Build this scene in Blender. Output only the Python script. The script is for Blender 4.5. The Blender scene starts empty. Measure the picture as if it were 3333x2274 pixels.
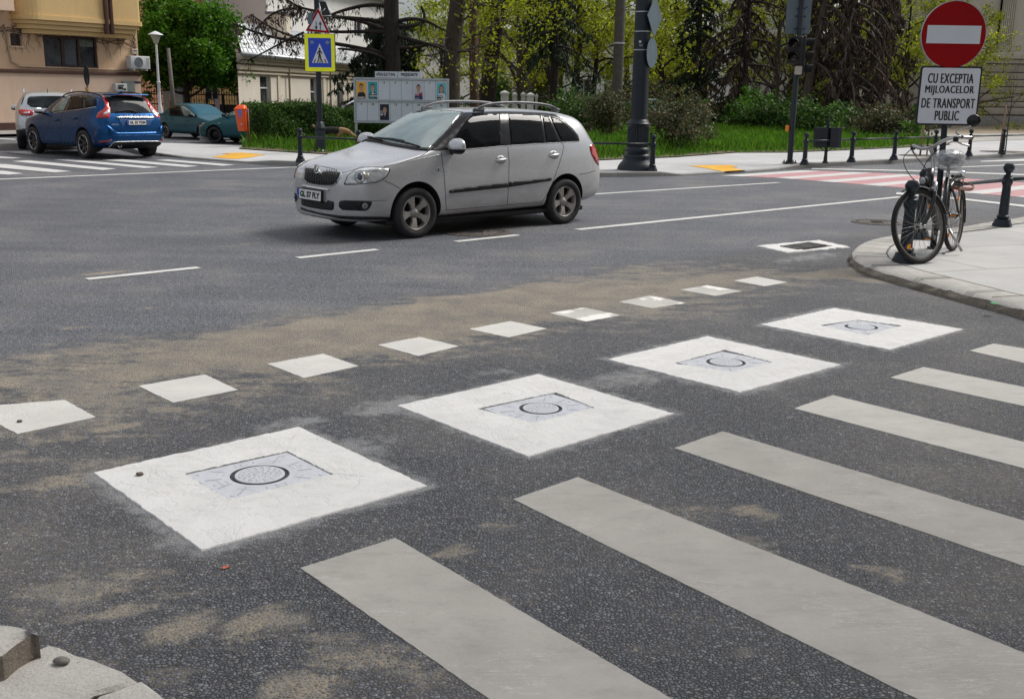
import bpy, bmesh, math, random
import numpy as np
from mathutils import Vector, Matrix, geometry
from mathutils.bvhtree import BVHTree

R = math.radians
scene = bpy.context.scene
col = scene.collection

# ------------------------------------------------------------------ camera, sky, sun, exposure
CAM_H = 1.65
F_PX, HOR_Y, ROLL = 3427.0, 212.34, R(0.86)
KS = 3333.0 / 2324.0                      # photo measured at 2324 px width
PIT = math.atan((1137.0 - HOR_Y * KS) / F_PX)
cam_d = bpy.data.cameras.new('camera')
cam_d.sensor_width = 36.0
cam_d.lens = F_PX / 3333.0 * 36.0
cam_d.clip_start = 0.05
cam_d.clip_end = 2000.0
cam = bpy.data.objects.new('camera', cam_d)
col.objects.link(cam)
CAM_M = Matrix.Translation((0, 0, CAM_H)) @ Matrix.Rotation(math.pi / 2 - PIT, 4, 'X') @ Matrix.Rotation(ROLL, 4, 'Z')
cam.matrix_world = CAM_M
scene.camera = cam

SUN_EL, SUN_AZ = R(50), R(58)            # azimuth measured from +Y towards +X
world = bpy.data.worlds.new('World')
scene.world = world
world.use_nodes = True
wn, wl = world.node_tree.nodes, world.node_tree.links
wn.clear()
w_out = wn.new('ShaderNodeOutputWorld')
w_bg = wn.new('ShaderNodeBackground')
w_sky = wn.new('ShaderNodeTexSky')
w_sky.sky_type = 'NISHITA'
w_sky.sun_disc = False
w_sky.sun_elevation = SUN_EL
w_sky.sun_rotation = SUN_AZ
w_sky.air_density = 1.0
w_sky.dust_density = 3.0
w_sky.ozone_density = 1.0
# broken bright cloud cover: real sky colour mixed towards a grey-white cloud deck
w_tc = wn.new('ShaderNodeTexCoord')
w_mp = wn.new('ShaderNodeMapping')
w_mp.inputs['Scale'].default_value = (1.3, 1.3, 3.2)
w_no = wn.new('ShaderNodeTexNoise')
w_no.inputs['Scale'].default_value = 2.2
w_no.inputs['Detail'].default_value = 7
w_no.inputs['Roughness'].default_value = 0.58
w_no.inputs['Distortion'].default_value = 0.6
w_rp = wn.new('ShaderNodeValToRGB')
w_rp.color_ramp.elements[0].position = 0.30
w_rp.color_ramp.elements[0].color = (0.26, 0.26, 0.26, 1)
w_rp.color_ramp.elements[1].position = 0.62
w_rp.color_ramp.elements[1].color = (0.92, 0.92, 0.92, 1)
w_cl = wn.new('ShaderNodeValToRGB')
w_cl.color_ramp.elements[0].position = 0.35
w_cl.color_ramp.elements[0].color = (5.4, 5.7, 6.3, 1)
w_cl.color_ramp.elements[1].position = 0.70
w_cl.color_ramp.elements[1].color = (12.6, 12.6, 12.4, 1)
w_mx = wn.new('ShaderNodeMixRGB')
wl.new(w_tc.outputs['Generated'], w_mp.inputs['Vector'])
wl.new(w_mp.outputs['Vector'], w_no.inputs['Vector'])
wl.new(w_no.outputs['Fac'], w_rp.inputs['Fac'])
wl.new(w_no.outputs['Fac'], w_cl.inputs['Fac'])
wl.new(w_rp.outputs['Color'], w_mx.inputs['Fac'])
wl.new(w_sky.outputs['Color'], w_mx.inputs['Color1'])
wl.new(w_cl.outputs['Color'], w_mx.inputs['Color2'])
wl.new(w_mx.outputs['Color'], w_bg.inputs['Color'])
w_bg.inputs['Strength'].default_value = 0.068
wl.new(w_bg.outputs['Background'], w_out.inputs['Surface'])

sun_d = bpy.data.lights.new('sun', 'SUN')
sun_d.energy = 3.1
sun_d.angle = R(24)
sun_d.color = (1.0, 0.96, 0.90)
sun = bpy.data.objects.new('sun', sun_d)
col.objects.link(sun)
sd = Vector((math.sin(SUN_AZ) * math.cos(SUN_EL), math.cos(SUN_AZ) * math.cos(SUN_EL), math.sin(SUN_EL)))
sun.rotation_euler = sd.to_track_quat('Z', 'Y').to_euler()
sun.location = sd * 60

vs = scene.view_settings
vs.view_transform = 'Standard'
vs.look = 'None'
vs.gamma = 1.0
vs.use_curve_mapping = False
vs.exposure = 0.33
scene.cycles.max_bounces = 8
scene.cycles.transparent_max_bounces = 12

# ------------------------------------------------------------------ placing helpers
def ray(px, py):
 """direction from the camera through a point of the 2324 px wide photograph"""
 x = (px * KS - 1666.5) / F_PX
 y = -(py * KS - 1137.0) / F_PX
 c, s = math.cos(ROLL), math.sin(ROLL)
 x, y = c * x - s * y, s * x + c * y
 return Vector((x, math.cos(PIT) + y * math.sin(PIT), -math.sin(PIT) + y * math.cos(PIT)))

def G(px, py, z=0.0):
 """point of the level z that the photograph shows at px, py"""
 d = ray(px, py)
 t = (CAM_H - z) / -d.z
 return Vector((d.x * t, d.y * t, z))

def at(px, py, Y):
 """point at depth Y"""
 d = ray(px, py)
 t = Y / d.y
 return Vector((d.x * t, Y, CAM_H + d.z * t))

CAM_P = Vector((0, 0, CAM_H))

# ------------------------------------------------------------------ tags
def tag(o, label=None, cat=None, group=None, kind=None):
 if label: o['label'] = label
 if cat: o['category'] = cat
 if group: o['group'] = group
 if kind: o['kind'] = kind
 return o

def empty(name, loc=(0, 0, 0), rz=0.0):
 o = bpy.data.objects.new(name, None)
 o.empty_display_size = 0.2
 o.location = loc
 o.rotation_euler = (0, 0, rz)
 col.objects.link(o)
 return o

_kids = {}
def link_child(o, parent):
 if parent is not None:
  o.parent = parent
  _kids.setdefault(parent.name, []).append(o)

def copy_tree(o, parent=None):
 c = o.copy()
 col.objects.link(c)
 if parent is not None:
  link_child(c, parent)
 for ch in list(_kids.get(o.name, [])):
  copy_tree(ch, c)
 return c

# ------------------------------------------------------------------ mesh collector
class MB:
 def __init__(s):
  s.v, s.f, s.m, s.sm = [], [], [], []
 def add(s, verts, faces, mat=0, smooth=False, M=None):
  b = len(s.v)
  if M is not None:
   verts = [M @ Vector(p) for p in verts]
  s.v.extend([tuple(p) for p in verts])
  for f in faces:
   s.f.append(tuple(i + b for i in f)); s.m.append(mat); s.sm.append(smooth)
  return s
 def box(s, c, d, mat=0, M=None, bev=0.0):
  x, y, z = d[0] / 2, d[1] / 2, d[2] / 2
  if bev <= 0:
   vs_ = [(c[0] + i * x, c[1] + j * y, c[2] + k * z) for k in (-1, 1) for j in (-1, 1) for i in (-1, 1)]
   fs = [(0, 2, 3, 1), (4, 5, 7, 6), (0, 1, 5, 4), (2, 6, 7, 3), (0, 4, 6, 2), (1, 3, 7, 5)]
   return s.add(vs_, fs, mat, False, M)
  bm = bmesh.new()
  bmesh.ops.create_cube(bm, size=1.0)
  for v in bm.verts:
   v.co = Vector((v.co.x * d[0], v.co.y * d[1], v.co.z * d[2]))
  bmesh.ops.bevel(bm, geom=list(bm.edges), offset=bev, segments=2, affect='EDGES', profile=0.5)
  for v in bm.verts:
   v.co += Vector(c)
  s.bm(bm, mat, True, M)
  return s
 def bm(s, bm, mat=0, smooth=False, M=None):
  bm.verts.index_update()
  s.add([v.co for v in bm.verts], [[v.index for v in f.verts] for f in bm.faces], mat, smooth, M)
  bm.free()
  return s
 def tube(s, pts, r, n=10, mat=0, smooth=True, caps=True, M=None, closed=False):
  pts = [Vector(p) for p in pts]
  k = len(pts)
  rr = r if isinstance(r, (list, tuple)) else [r] * k
  ring = []
  prev = None
  for i, p in enumerate(pts):
   if closed:
    t = (pts[(i + 1) % k] - pts[(i - 1) % k])
   else:
    t = (pts[min(i + 1, k - 1)] - pts[max(i - 1, 0)])
   t = t.normalized() if t.length > 1e-9 else Vector((0, 0, 1))
   if prev is None:
    a = Vector((0, 0, 1)) if abs(t.z) < 0.9 else Vector((1, 0, 0))
    u = (a - t * a.dot(t)).normalized()
   else:
    u = prev - t * prev.dot(t)
    u = u.normalized() if u.length > 1e-6 else prev
   prev = u
   w = t.cross(u)
   ring.append([p + (u * math.cos(2 * math.pi * j / n) + w * math.sin(2 * math.pi * j / n)) * rr[i] for j in range(n)])
  vs_ = [q for rg in ring for q in rg]
  fs = []
  for i in range(k if closed else k - 1):
   a, b = i * n, ((i + 1) % k) * n
   for j in range(n):
    fs.append((a + j, a + (j + 1) % n, b + (j + 1) % n, b + j))
  if caps and not closed:
   fs.append(tuple(reversed(range(n))))
   fs.append(tuple((k - 1) * n + j for j in range(n)))
  return s.add(vs_, fs, mat, smooth, M)
 def lathe(s, prof, n=20, mat=0, smooth=True, M=None, caps=True):
  """prof: list of (r, z) from bottom to top"""
  vs_, fs = [], []
  for r, z in prof:
   for j in range(n):
    a = 2 * math.pi * (j + 0.5) / n
    vs_.append((r * math.cos(a), r * math.sin(a), z))
  for i in range(len(prof) - 1):
   for j in range(n):
    fs.append((i * n + j, i * n + (j + 1) % n, (i + 1) * n + (j + 1) % n, (i + 1) * n + j))
  if caps and prof[0][0] > 1e-4: fs.append(tuple(reversed(range(n))))
  if caps and prof[-1][0] > 1e-4: fs.append(tuple((len(prof) - 1) * n + j for j in range(n)))
  return s.add(vs_, fs, mat, smooth, M)
 def prism(s, poly, z0, z1, mat=0, M=None, smooth=False):
  n = len(poly)
  vs_ = [(p[0], p[1], z0) for p in poly] + [(p[0], p[1], z1) for p in poly]
  fs = [(i, (i + 1) % n, n + (i + 1) % n, n + i) for i in range(n)]
  ar = sum(poly[i][0] * poly[(i + 1) % n][1] - poly[(i + 1) % n][0] * poly[i][1] for i in range(n))
  top, bot = tuple(range(n, 2 * n)), tuple(reversed(range(n)))
  if ar < 0:
   fs = [tuple(reversed(f)) for f in fs]; top = tuple(reversed(top)); bot = tuple(reversed(bot))
  return s.add(vs_, fs + [top, bot], mat, smooth, M)
 def quad(s, a, b, c, d, mat=0, M=None):
  return s.add([a, b, c, d], [(0, 1, 2, 3)], mat, False, M)
 def build(s, name, mats=(), parent=None, sharp=None, loc=None, rz=None):
  me = bpy.data.meshes.new(name)
  me.from_pydata(s.v, [], s.f)
  for m in (mats if isinstance(mats, (list, tuple)) else [mats]):
   me.materials.append(m)
  me.polygons.foreach_set('material_index', s.m)
  me.polygons.foreach_set('use_smooth', s.sm)
  me.update()
  if sharp: me.set_sharp_from_angle(angle=R(sharp))
  o = bpy.data.objects.new(name, me)
  col.objects.link(o)
  if loc is not None: o.location = loc
  if rz is not None: o.rotation_euler = (0, 0, rz)
  link_child(o, parent)
  return o

def frame(o, ex, ey, ez):
 """matrix with origin o and axes ex, ey, ez"""
 return Matrix(((ex[0], ey[0], ez[0], o[0]), (ex[1], ey[1], ez[1], o[1]), (ex[2], ey[2], ez[2], o[2]), (0, 0, 0, 1)))

def rounded(w, h, r, n=5, c=(0, 0)):
 pts = []
 for (sx, sy, a0) in ((1, 1, 0), (-1, 1, 90), (-1, -1, 180), (1, -1, 270)):
  for k in range(n + 1):
   a = R(a0 + 90 * k / n)
   pts.append((c[0] + sx * (w / 2 - r) + r * math.cos(a), c[1] + sy * (h / 2 - r) + r * math.sin(a)))
 return pts

def circle(r, n=32, c=(0, 0)):
 return [(c[0] + r * math.cos(2 * math.pi * i / n), c[1] + r * math.sin(2 * math.pi * i / n)) for i in range(n)]

def text_mesh(body, size, align='CENTER', extrude=0.0008, bold=0.0, sx=1.0, spacing=1.0):
 """lettering as plain verts and faces, in the XY plane, anchored at its middle"""
 cu = bpy.data.curves.new('lettering', 'FONT')
 cu.body = body
 cu.size = size
 cu.align_x = align
 cu.align_y = 'CENTER'
 cu.extrude = extrude
 cu.offset = bold
 cu.space_character = spacing
 cu.resolution_u = 4
 o = bpy.data.objects.new('lettering', cu)
 col.objects.link(o)
 dg = bpy.context.evaluated_depsgraph_get()
 me = bpy.data.meshes.new_from_object(o.evaluated_get(dg))
 vs_ = [(v.co.x * sx, v.co.y, v.co.z) for v in me.vertices]
 fs = [tuple(p.vertices) for p in me.polygons]
 bpy.data.objects.remove(o)
 bpy.data.curves.remove(cu)
 bpy.data.meshes.remove(me)
 return vs_, fs

def text_fit(body, w, h, bold=0.0, extrude=0.0008, spacing=1.0):
 """lettering scaled to a width and a height, centred"""
 vs_, fs = text_mesh(body, 1.0, bold=bold / max(h, 1e-6) * 0.7, extrude=0.0, spacing=spacing)
 xs = [v[0] for v in vs_]; ys = [v[1] for v in vs_]
 x0, x1, y0, y1 = min(xs), max(xs), min(ys), max(ys)
 out = [((v[0] - (x0 + x1) / 2) * w / (x1 - x0), (v[1] - (y0 + y1) / 2) * h / (y1 - y0), 0.0) for v in vs_]
 return out, fs

# ------------------------------------------------------------------ materials
class NT:
 def __init__(s, name):
  s.mat = bpy.data.materials.new(name)
  s.mat.use_nodes = True
  s.n = s.mat.node_tree.nodes
  s.l = s.mat.node_tree.links
  s.b = s.n['Principled BSDF']
  s.out = s.n['Material Output']
  s._co = None
 def new(s, t, **kw):
  n = s.n.new(t)
  for k, v in kw.items():
   if k in n.inputs: n.inputs[k].default_value = v
   else: setattr(n, k, v)
  return n
 def L(s, a, b): s.l.new(a, b)
 def co(s, kind='Object'):
  if s._co is None: s._co = s.new('ShaderNodeTexCoord')
  return s._co.outputs[kind]
 def pos(s):
  return s.new('ShaderNodeNewGeometry').outputs['Position']
 def mapping(s, src, scale=(1, 1, 1), rot=(0, 0, 0), loc=(0, 0, 0)):
  m = s.new('ShaderNodeMapping')
  m.inputs['Scale'].default_value = scale; m.inputs['Rotation'].default_value = rot; m.inputs['Location'].default_value = loc
  s.L(src, m.inputs['Vector'])
  return m.outputs['Vector']
 def noise(s, src, scale, detail=4, rough=0.55, dist=0.0):
  n = s.new('ShaderNodeTexNoise')
  n.inputs['Scale'].default_value = scale; n.inputs['Detail'].default_value = detail
  n.inputs['Roughness'].default_value = rough; n.inputs['Distortion'].default_value = dist
  s.L(src, n.inputs['Vector'])
  return n.outputs['Fac']
 def voro(s, src, scale, feature='F1', rnd=1.0, out='Distance'):
  n = s.new('ShaderNodeTexVoronoi'); n.feature = feature
  n.inputs['Scale'].default_value = scale
  n.inputs['Randomness'].default_value = rnd
  s.L(src, n.inputs['Vector'])
  return n.outputs[out]
 def ramp(s, src, stops):
  r = s.new('ShaderNodeValToRGB')
  e = r.color_ramp.elements
  while len(e) < len(stops): e.new(0.5)
  for i, (p, c) in enumerate(stops):
   e[i].position = p
   e[i].color = (c[0], c[1], c[2], 1) if isinstance(c, (tuple, list)) else (c, c, c, 1)
  s.L(src, r.inputs['Fac'])
  return r.outputs['Color']
 def mix(s, fac, a, b, mode='MIX'):
  m = s.new('ShaderNodeMixRGB'); m.blend_type = mode
  for v, i in ((fac, 'Fac'), (a, 'Color1'), (b, 'Color2')):
   if hasattr(v, 'is_linked'): s.L(v, m.inputs[i])
   elif i == 'Fac': m.inputs[i].default_value = v
   else: m.inputs[i].default_value = (v[0], v[1], v[2], 1) if isinstance(v, (tuple, list)) else (v, v, v, 1)
  return m.outputs['Color']
 def math(s, op, a, b=0.0, clamp=False):
  m = s.new('ShaderNodeMath'); m.operation = op; m.use_clamp = clamp
  for v, i in ((a, 0), (b, 1)):
   if hasattr(v, 'is_linked'): s.L(v, m.inputs[i])
   else: m.inputs[i].default_value = v
  return m.outputs[0]
 def bump(s, h, strength=0.3, dist=0.01, normal=None):
  b = s.new('ShaderNodeBump')
  b.inputs['Strength'].default_value = strength; b.inputs['Distance'].default_value = dist
  s.L(h, b.inputs['Height'])
  if normal is not None: s.L(normal, b.inputs['Normal'])
  return b.outputs['Normal']
 def set(s, **kw):
  names = {'base': 'Base Color', 'rough': 'Roughness', 'metal': 'Metallic', 'spec': 'Specular IOR Level', 'normal': 'Normal',
     'coat': 'Coat Weight', 'coat_rough': 'Coat Roughness', 'trans': 'Transmission Weight', 'alpha': 'Alpha', 'ior': 'IOR',
     'sss': 'Subsurface Weight', 'emit': 'Emission Color', 'emit_s': 'Emission Strength', 'sheen': 'Sheen Weight'}
  for k, v in kw.items():
   i = s.b.inputs[names[k]]
   if hasattr(v, 'is_linked'): s.L(v, i)
   elif isinstance(v, (tuple, list)): i.default_value = (v[0], v[1], v[2], 1)
   else: i.default_value = v
  return s

MAT = {}
def simple(name, c, rough=0.5, metal=0.0, var=0.12, scale=6.0, bump=0.0, bscale=60.0, coat=0.0, spec=0.5):
 """a plain surface with slight procedural unevenness of colour and gloss"""
 if name in MAT: return MAT[name]
 t = NT(name)
 src = t.co('Object')
 n = t.noise(src, scale, 5, 0.6)
 d = [max(0.0, x * (1 - var)) for x in c]; u = [min(1.0, x * (1 + var)) for x in c]
 t.set(base=t.ramp(n, [(0.3, d), (0.7, u)]), metal=metal, coat=coat, spec=spec)
 t.set(rough=t.ramp(t.noise(src, scale * 2.3, 3), [(0.3, max(0.0, rough - 0.07)), (0.7, min(1.0, rough + 0.07))]))
 if bump > 0:
  t.set(normal=t.bump(t.noise(src, bscale, 4), bump, 0.01))
 MAT[name] = t.mat
 return t.mat

rnd = random.Random(7)
# ================================================================== street layout
TH = R(42.54)
UX, UY = math.cos(TH), math.sin(TH)          # along the main road
ORG = Vector((-2.694, 5.231))
def UV(u, v, z=0.0):
 """street coordinates: u along the main road, v across it (towards the side street)"""
 return Vector((ORG.x + u * UX + v * UY, ORG.y + u * UY - v * UX, z))

def street_v(t, src=None):
 """node value: distance across the road (v)"""
 p = src or t.pos()
 d = t.new('ShaderNodeVectorMath'); d.operation = 'DOT_PRODUCT'
 t.L(p, d.inputs[0]); d.inputs[1].default_value = (UY, -UX, 0)
 return t.math('SUBTRACT', d.outputs['Value'], ORG.x * UY - ORG.y * UX)

def street_u(t, src=None):
 p = src or t.pos()
 d = t.new('ShaderNodeVectorMath'); d.operation = 'DOT_PRODUCT'
 t.L(p, d.inputs[0]); d.inputs[1].default_value = (UX, UY, 0)
 return t.math('SUBTRACT', d.outputs['Value'], ORG.x * UX + ORG.y * UY)

def band(t, val, lo0, lo1, hi0, hi1):
 """0 below lo0, 1 between lo1 and hi0, 0 above hi1"""
 a = t.new('ShaderNodeMapRange'); a.interpolation_type = 'SMOOTHSTEP'
 a.inputs['From Min'].default_value = lo0; a.inputs['From Max'].default_value = lo1
 t.L(val, a.inputs['Value'])
 b = t.new('ShaderNodeMapRange'); b.interpolation_type = 'SMOOTHSTEP'
 b.inputs['From Min'].default_value = hi0; b.inputs['From Max'].default_value = hi1
 b.inputs['To Min'].default_value = 1.0; b.inputs['To Max'].default_value = 0.0
 t.L(val, b.inputs['Value'])
 return t.math('MULTIPLY', a.outputs[0], b.outputs[0])

def asphalt_material():
 t = NT('asphalt')
 p = t.pos()
 v = street_v(t, p); u = street_u(t, p)
 warp = t.noise(p, 1.1, 2, 0.6)
 vv = t.math('ADD', v, t.math('MULTIPLY', t.math('SUBTRACT', warp, 0.5), 1.1))
 newer = band(t, t.math('ADD', v, t.math('MULTIPLY', t.math('SUBTRACT', warp, 0.5), 0.8)), -60, -50, -1.6, -0.6)
 pj = t.new('ShaderNodeVectorMath'); pj.operation = 'ADD'
 jn = t.new('ShaderNodeTexNoise'); jn.inputs['Scale'].default_value = 55; jn.inputs['Detail'].default_value = 0
 t.L(p, jn.inputs['Vector'])
 js = t.new('ShaderNodeVectorMath'); js.operation = 'SCALE'; js.inputs['Scale'].default_value = 0.012
 t.L(jn.outputs['Color'], js.inputs[0]); t.L(p, pj.inputs[0]); t.L(js.outputs[0], pj.inputs[1])
 pp = pj.outputs[0]
 edge = t.voro(pp, 74, 'DISTANCE_TO_EDGE', 1.0, 'Distance')
 ccol = t.voro(pp, 74, 'F1', 1.0, 'Color')
 sep = t.new('ShaderNodeSeparateColor'); t.L(ccol, sep.inputs[0])
 r1, r2, r3 = sep.outputs[0], sep.outputs[1], sep.outputs[2]
 fine = t.noise(p, 260, 1, 0.7)
 stone = t.ramp(r1, [(0.0, (0.042, 0.048, 0.062)), (0.4, (0.080, 0.088, 0.107)), (0.8, (0.138, 0.147, 0.170)), (1.0, (0.22, 0.226, 0.24))])
 stone = t.mix(t.math('MULTIPLY', t.math('GREATER_THAN', r2, 0.86), 0.5), stone, (0.150, 0.130, 0.112))
 stone = t.mix(t.math('MULTIPLY', fine, 0.35), stone, (0.155, 0.16, 0.175))
 lvl = t.math('ADD', t.math('MULTIPLY', r3, 0.75), t.math('MULTIPLY', edge, 1.6))
 top = t.new('ShaderNodeMapRange'); top.interpolation_type = 'SMOOTHSTEP'
 top.inputs['From Min'].default_value = 0.02; top.inputs['From Max'].default_value = 0.22
 t.L(edge, top.inputs['Value'])
 topf = top.outputs[0]
 stone_c = t.mix(topf, (0.016, 0.016, 0.018), stone)
 cell2 = t.voro(p, 150, 'F1', 1.0, 'Color')
 s2 = t.new('ShaderNodeSeparateColor'); t.L(cell2, s2.inputs[0])
 fine_c = t.ramp(s2.outputs[0], [(0.0, (0.034, 0.038, 0.048)), (0.5, (0.082, 0.089, 0.107)), (0.88, (0.165, 0.173, 0.20)), (1.0, (0.30, 0.305, 0.32))])
 base = t.mix(newer, stone_c, fine_c)
 big = t.noise(p, 0.7, 3, 0.62)
 base = t.mix(0.55, base, t.mix(1.0, base, t.ramp(big, [(0.3, 0.72), (0.7, 1.22)]), 'MULTIPLY'))
 trk = t.noise(t.mapping(p, (0.35, 3.0, 1), (0, 0, -TH)), 0.9, 2, 0.6)
 base = t.mix(t.math('MULTIPLY', newer, 0.5), base, t.mix(1.0, base, t.ramp(trk, [(0.35, 0.82), (0.65, 1.25)]), 'MULTIPLY'))
 streak = t.noise(t.mapping(p, (1.0, 2.6, 1), (0, 0, -TH)), 2.4, 5, 0.68, 0.3)
 spots = t.noise(p, 9, 3, 0.7)
 dust = t.math('MULTIPLY', band(t, vv, -1.75, -0.75, 0.15, 1.3), band(t, u, -6, -1.2, 6.0, 9.5))
 core = t.math('MULTIPLY', band(t, vv, -1.15, -0.7, -0.25, 0.25), band(t, u, 0.4, 2.4, 3.8, 6.5))
 dust = t.math('ADD', t.math('MULTIPLY', dust, 0.62), t.math('MULTIPLY', core, 0.75))
 at_d = t.new('ShaderNodeAttribute', attribute_name='dust')
 dust = t.math('ADD', dust, at_d.outputs['Fac'])
 raw = t.math('ADD', dust, t.math('ADD', t.math('MULTIPLY', t.math('SUBTRACT', streak, 0.5), 1.9), t.math('MULTIPLY', t.math('SUBTRACT', spots, 0.5), 1.1)))
 d2 = t.math('MULTIPLY', t.ramp(raw, [(0.30, 0.0), (1.0, 1.0)]), 0.62)
 d2 = t.math('ADD', d2, t.ramp(big, [(0.40, 0.0), (0.66, 0.26)]))
 fillm = t.new('ShaderNodeMapRange'); fillm.interpolation_type = 'SMOOTHSTEP'
 fillm.inputs['From Min'].default_value = 0.0; fillm.inputs['From Max'].default_value = 0.5
 t.L(t.math('SUBTRACT', d2, t.math('MULTIPLY', t.math('MULTIPLY', topf, t.math('ADD', r3, 0.3)), 0.42)), fillm.inputs['Value'])
 fill = fillm.outputs[0]
 sand = t.ramp(t.noise(p, 3.0, 2, 0.6), [(0.3, (0.245, 0.218, 0.178)), (0.7, (0.40, 0.340, 0.250))])
 grain = t.noise(t.mapping(p, (1, 1.6, 1), (0, 0, -TH)), 34, 4, 0.85)
 base = t.mix(t.math('ADD', t.math('MULTIPLY', newer, 0.6), 0.3), base, t.mix(1.0, base, t.ramp(grain, [(0.36, 0.36), (0.50, 0.95), (0.64, 1.75)]), 'MULTIPLY'))
 base = t.mix(t.math('MULTIPLY', fill, t.math('SUBTRACT', 0.86, t.math('MULTIPLY', t.math('MULTIPLY', topf, t.math('SUBTRACT', 1.0, newer)), 0.5))), base, sand)
 cem = t.new('ShaderNodeAttribute', attribute_name='cement').outputs['Fac']
 cemn = t.ramp(t.math('ADD', cem, t.math('MULTIPLY', t.math('SUBTRACT', t.noise(p, 8.0, 6, 0.75, 0.4), 0.5), 2.4)), [(0.45, 0.0), (1.0, 0.8)])
 cemf = t.math('MULTIPLY', cemn, t.math('SUBTRACT', 1.0, t.math('MULTIPLY', topf, 0.25)), True)
 base = t.mix(t.math('MULTIPLY', cemf, 0.95), base, (0.275, 0.28, 0.285))
 fl = t.math('GREATER_THAN', t.noise(t.mapping(p, (1, 2.4, 1), (0, 0, -TH)), 3.1, 5, 0.75), 0.685)
 base = t.mix(t.math('MULTIPLY', fl, 0.55), base, (0.33, 0.31, 0.27))
 t.set(base=base, rough=t.mix(fill, t.ramp(fine, [(0.3, 0.50), (0.7, 0.72)]), 0.92), spec=0.42)
 t.set(normal=t.bump(lvl, 0.75, 0.010))
 return t.mat

# px, py, half length, half width, direction, strength
DUST = [(520, 1500, .9, .5, 0, .28), (930, 1540, .7, .4, -40, .3), (1560, 1480, 1.3, .3, -45, .3), (230, 1330, .6, .35, 0, .5), (1750, 1250, 1.2, .3, -42, .35), (1100, 1180, .5, .3, 40, .4), (1700, 1155, .16, .09, 50, .9), (1745, 1170, .12, .07, 30, .7), (1870, 1215, .13, .07, -60, .6), (2020, 1305, .15, .08, -50, .6), (640, 1395, .3, .14, 60, .55),
  (285, 1388, .11, .06, 30, 1.1), (410, 1425, .18, .12, 40, 1.0), (560, 1410, .22, .07, 60, .7), (660, 1560, .16, .12, 0, 1.0), (1025, 1250, .13, .07, 30, 1.0),
  (270, 968, .17, .05, 42, 1.3), (180, 1075, .5, .22, 60, .55), (380, 930, .12, .07, 0, .9), (1900, 620, .9, .3, 30, .8), (2000, 640, .7, .18, -40, .9),
  (1600, 640, 1.6, .35, 42, .6), (1010, 700, .9, .35, 42, .9), (1140, 690, .8, .3, 42, .8), (1150, 1415, .3, .12, -50, .55), (1120, 1360, .2, .1, 0, .5),
  (380, 830, 1.0, .3, 42, .4), (330, 700, .3, .1, 42, .6), (160, 745, .25, .1, 42, .6), (560, 555, .5, .12, 42, .5), (1180, 658, .3, .1, 42, .8), (230, 620, .4, .12, 42, .9)]
CEMENT = [(590, 1075, 0.95, .75, 42, .55), (1210, 925, 0.95, .75, 42, .6), (1640, 828, .9, .72, 42, .6), (1950, 745, .85, .7, 42, .35), (770, 1025, .5, .35, 42, .8),
    (890, 920, .45, .22, 42, .95), (1420, 860, .5, .35, 42, .75), (330, 1150, .35, .12, -50, .8), (1830, 585, 1.2, .3, 42, .8), (660, 960, .45, .2, 30, .7),
    (470, 735, .6, .15, 42, .4), (1130, 840, .6, .2, 42, .5), (120, 910, .8, .25, 42, .35)]
M_ASPH = asphalt_material()

def sheet(name, x0, x1, y0, y1, z, mat, nx=1, ny=1):
 m = MB()
 for i in range(nx):
  for j in range(ny):
   a, b = x0 + (x1 - x0) * i / nx, x0 + (x1 - x0) * (i + 1) / nx
   c, d = y0 + (y1 - y0) * j / ny, y0 + (y1 - y0) * (j + 1) / ny
   m.quad((a, c, z), (b, c, z), (b, d, z), (a, d, z))
 return tag(m.build(name, mat), kind='structure')

M_EARTH = simple('earth', (0.16, 0.13, 0.10), 0.95, var=0.3, scale=0.8)
sheet('ground', -700, 700, -300, 1100, -0.06, M_EARTH)

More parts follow.
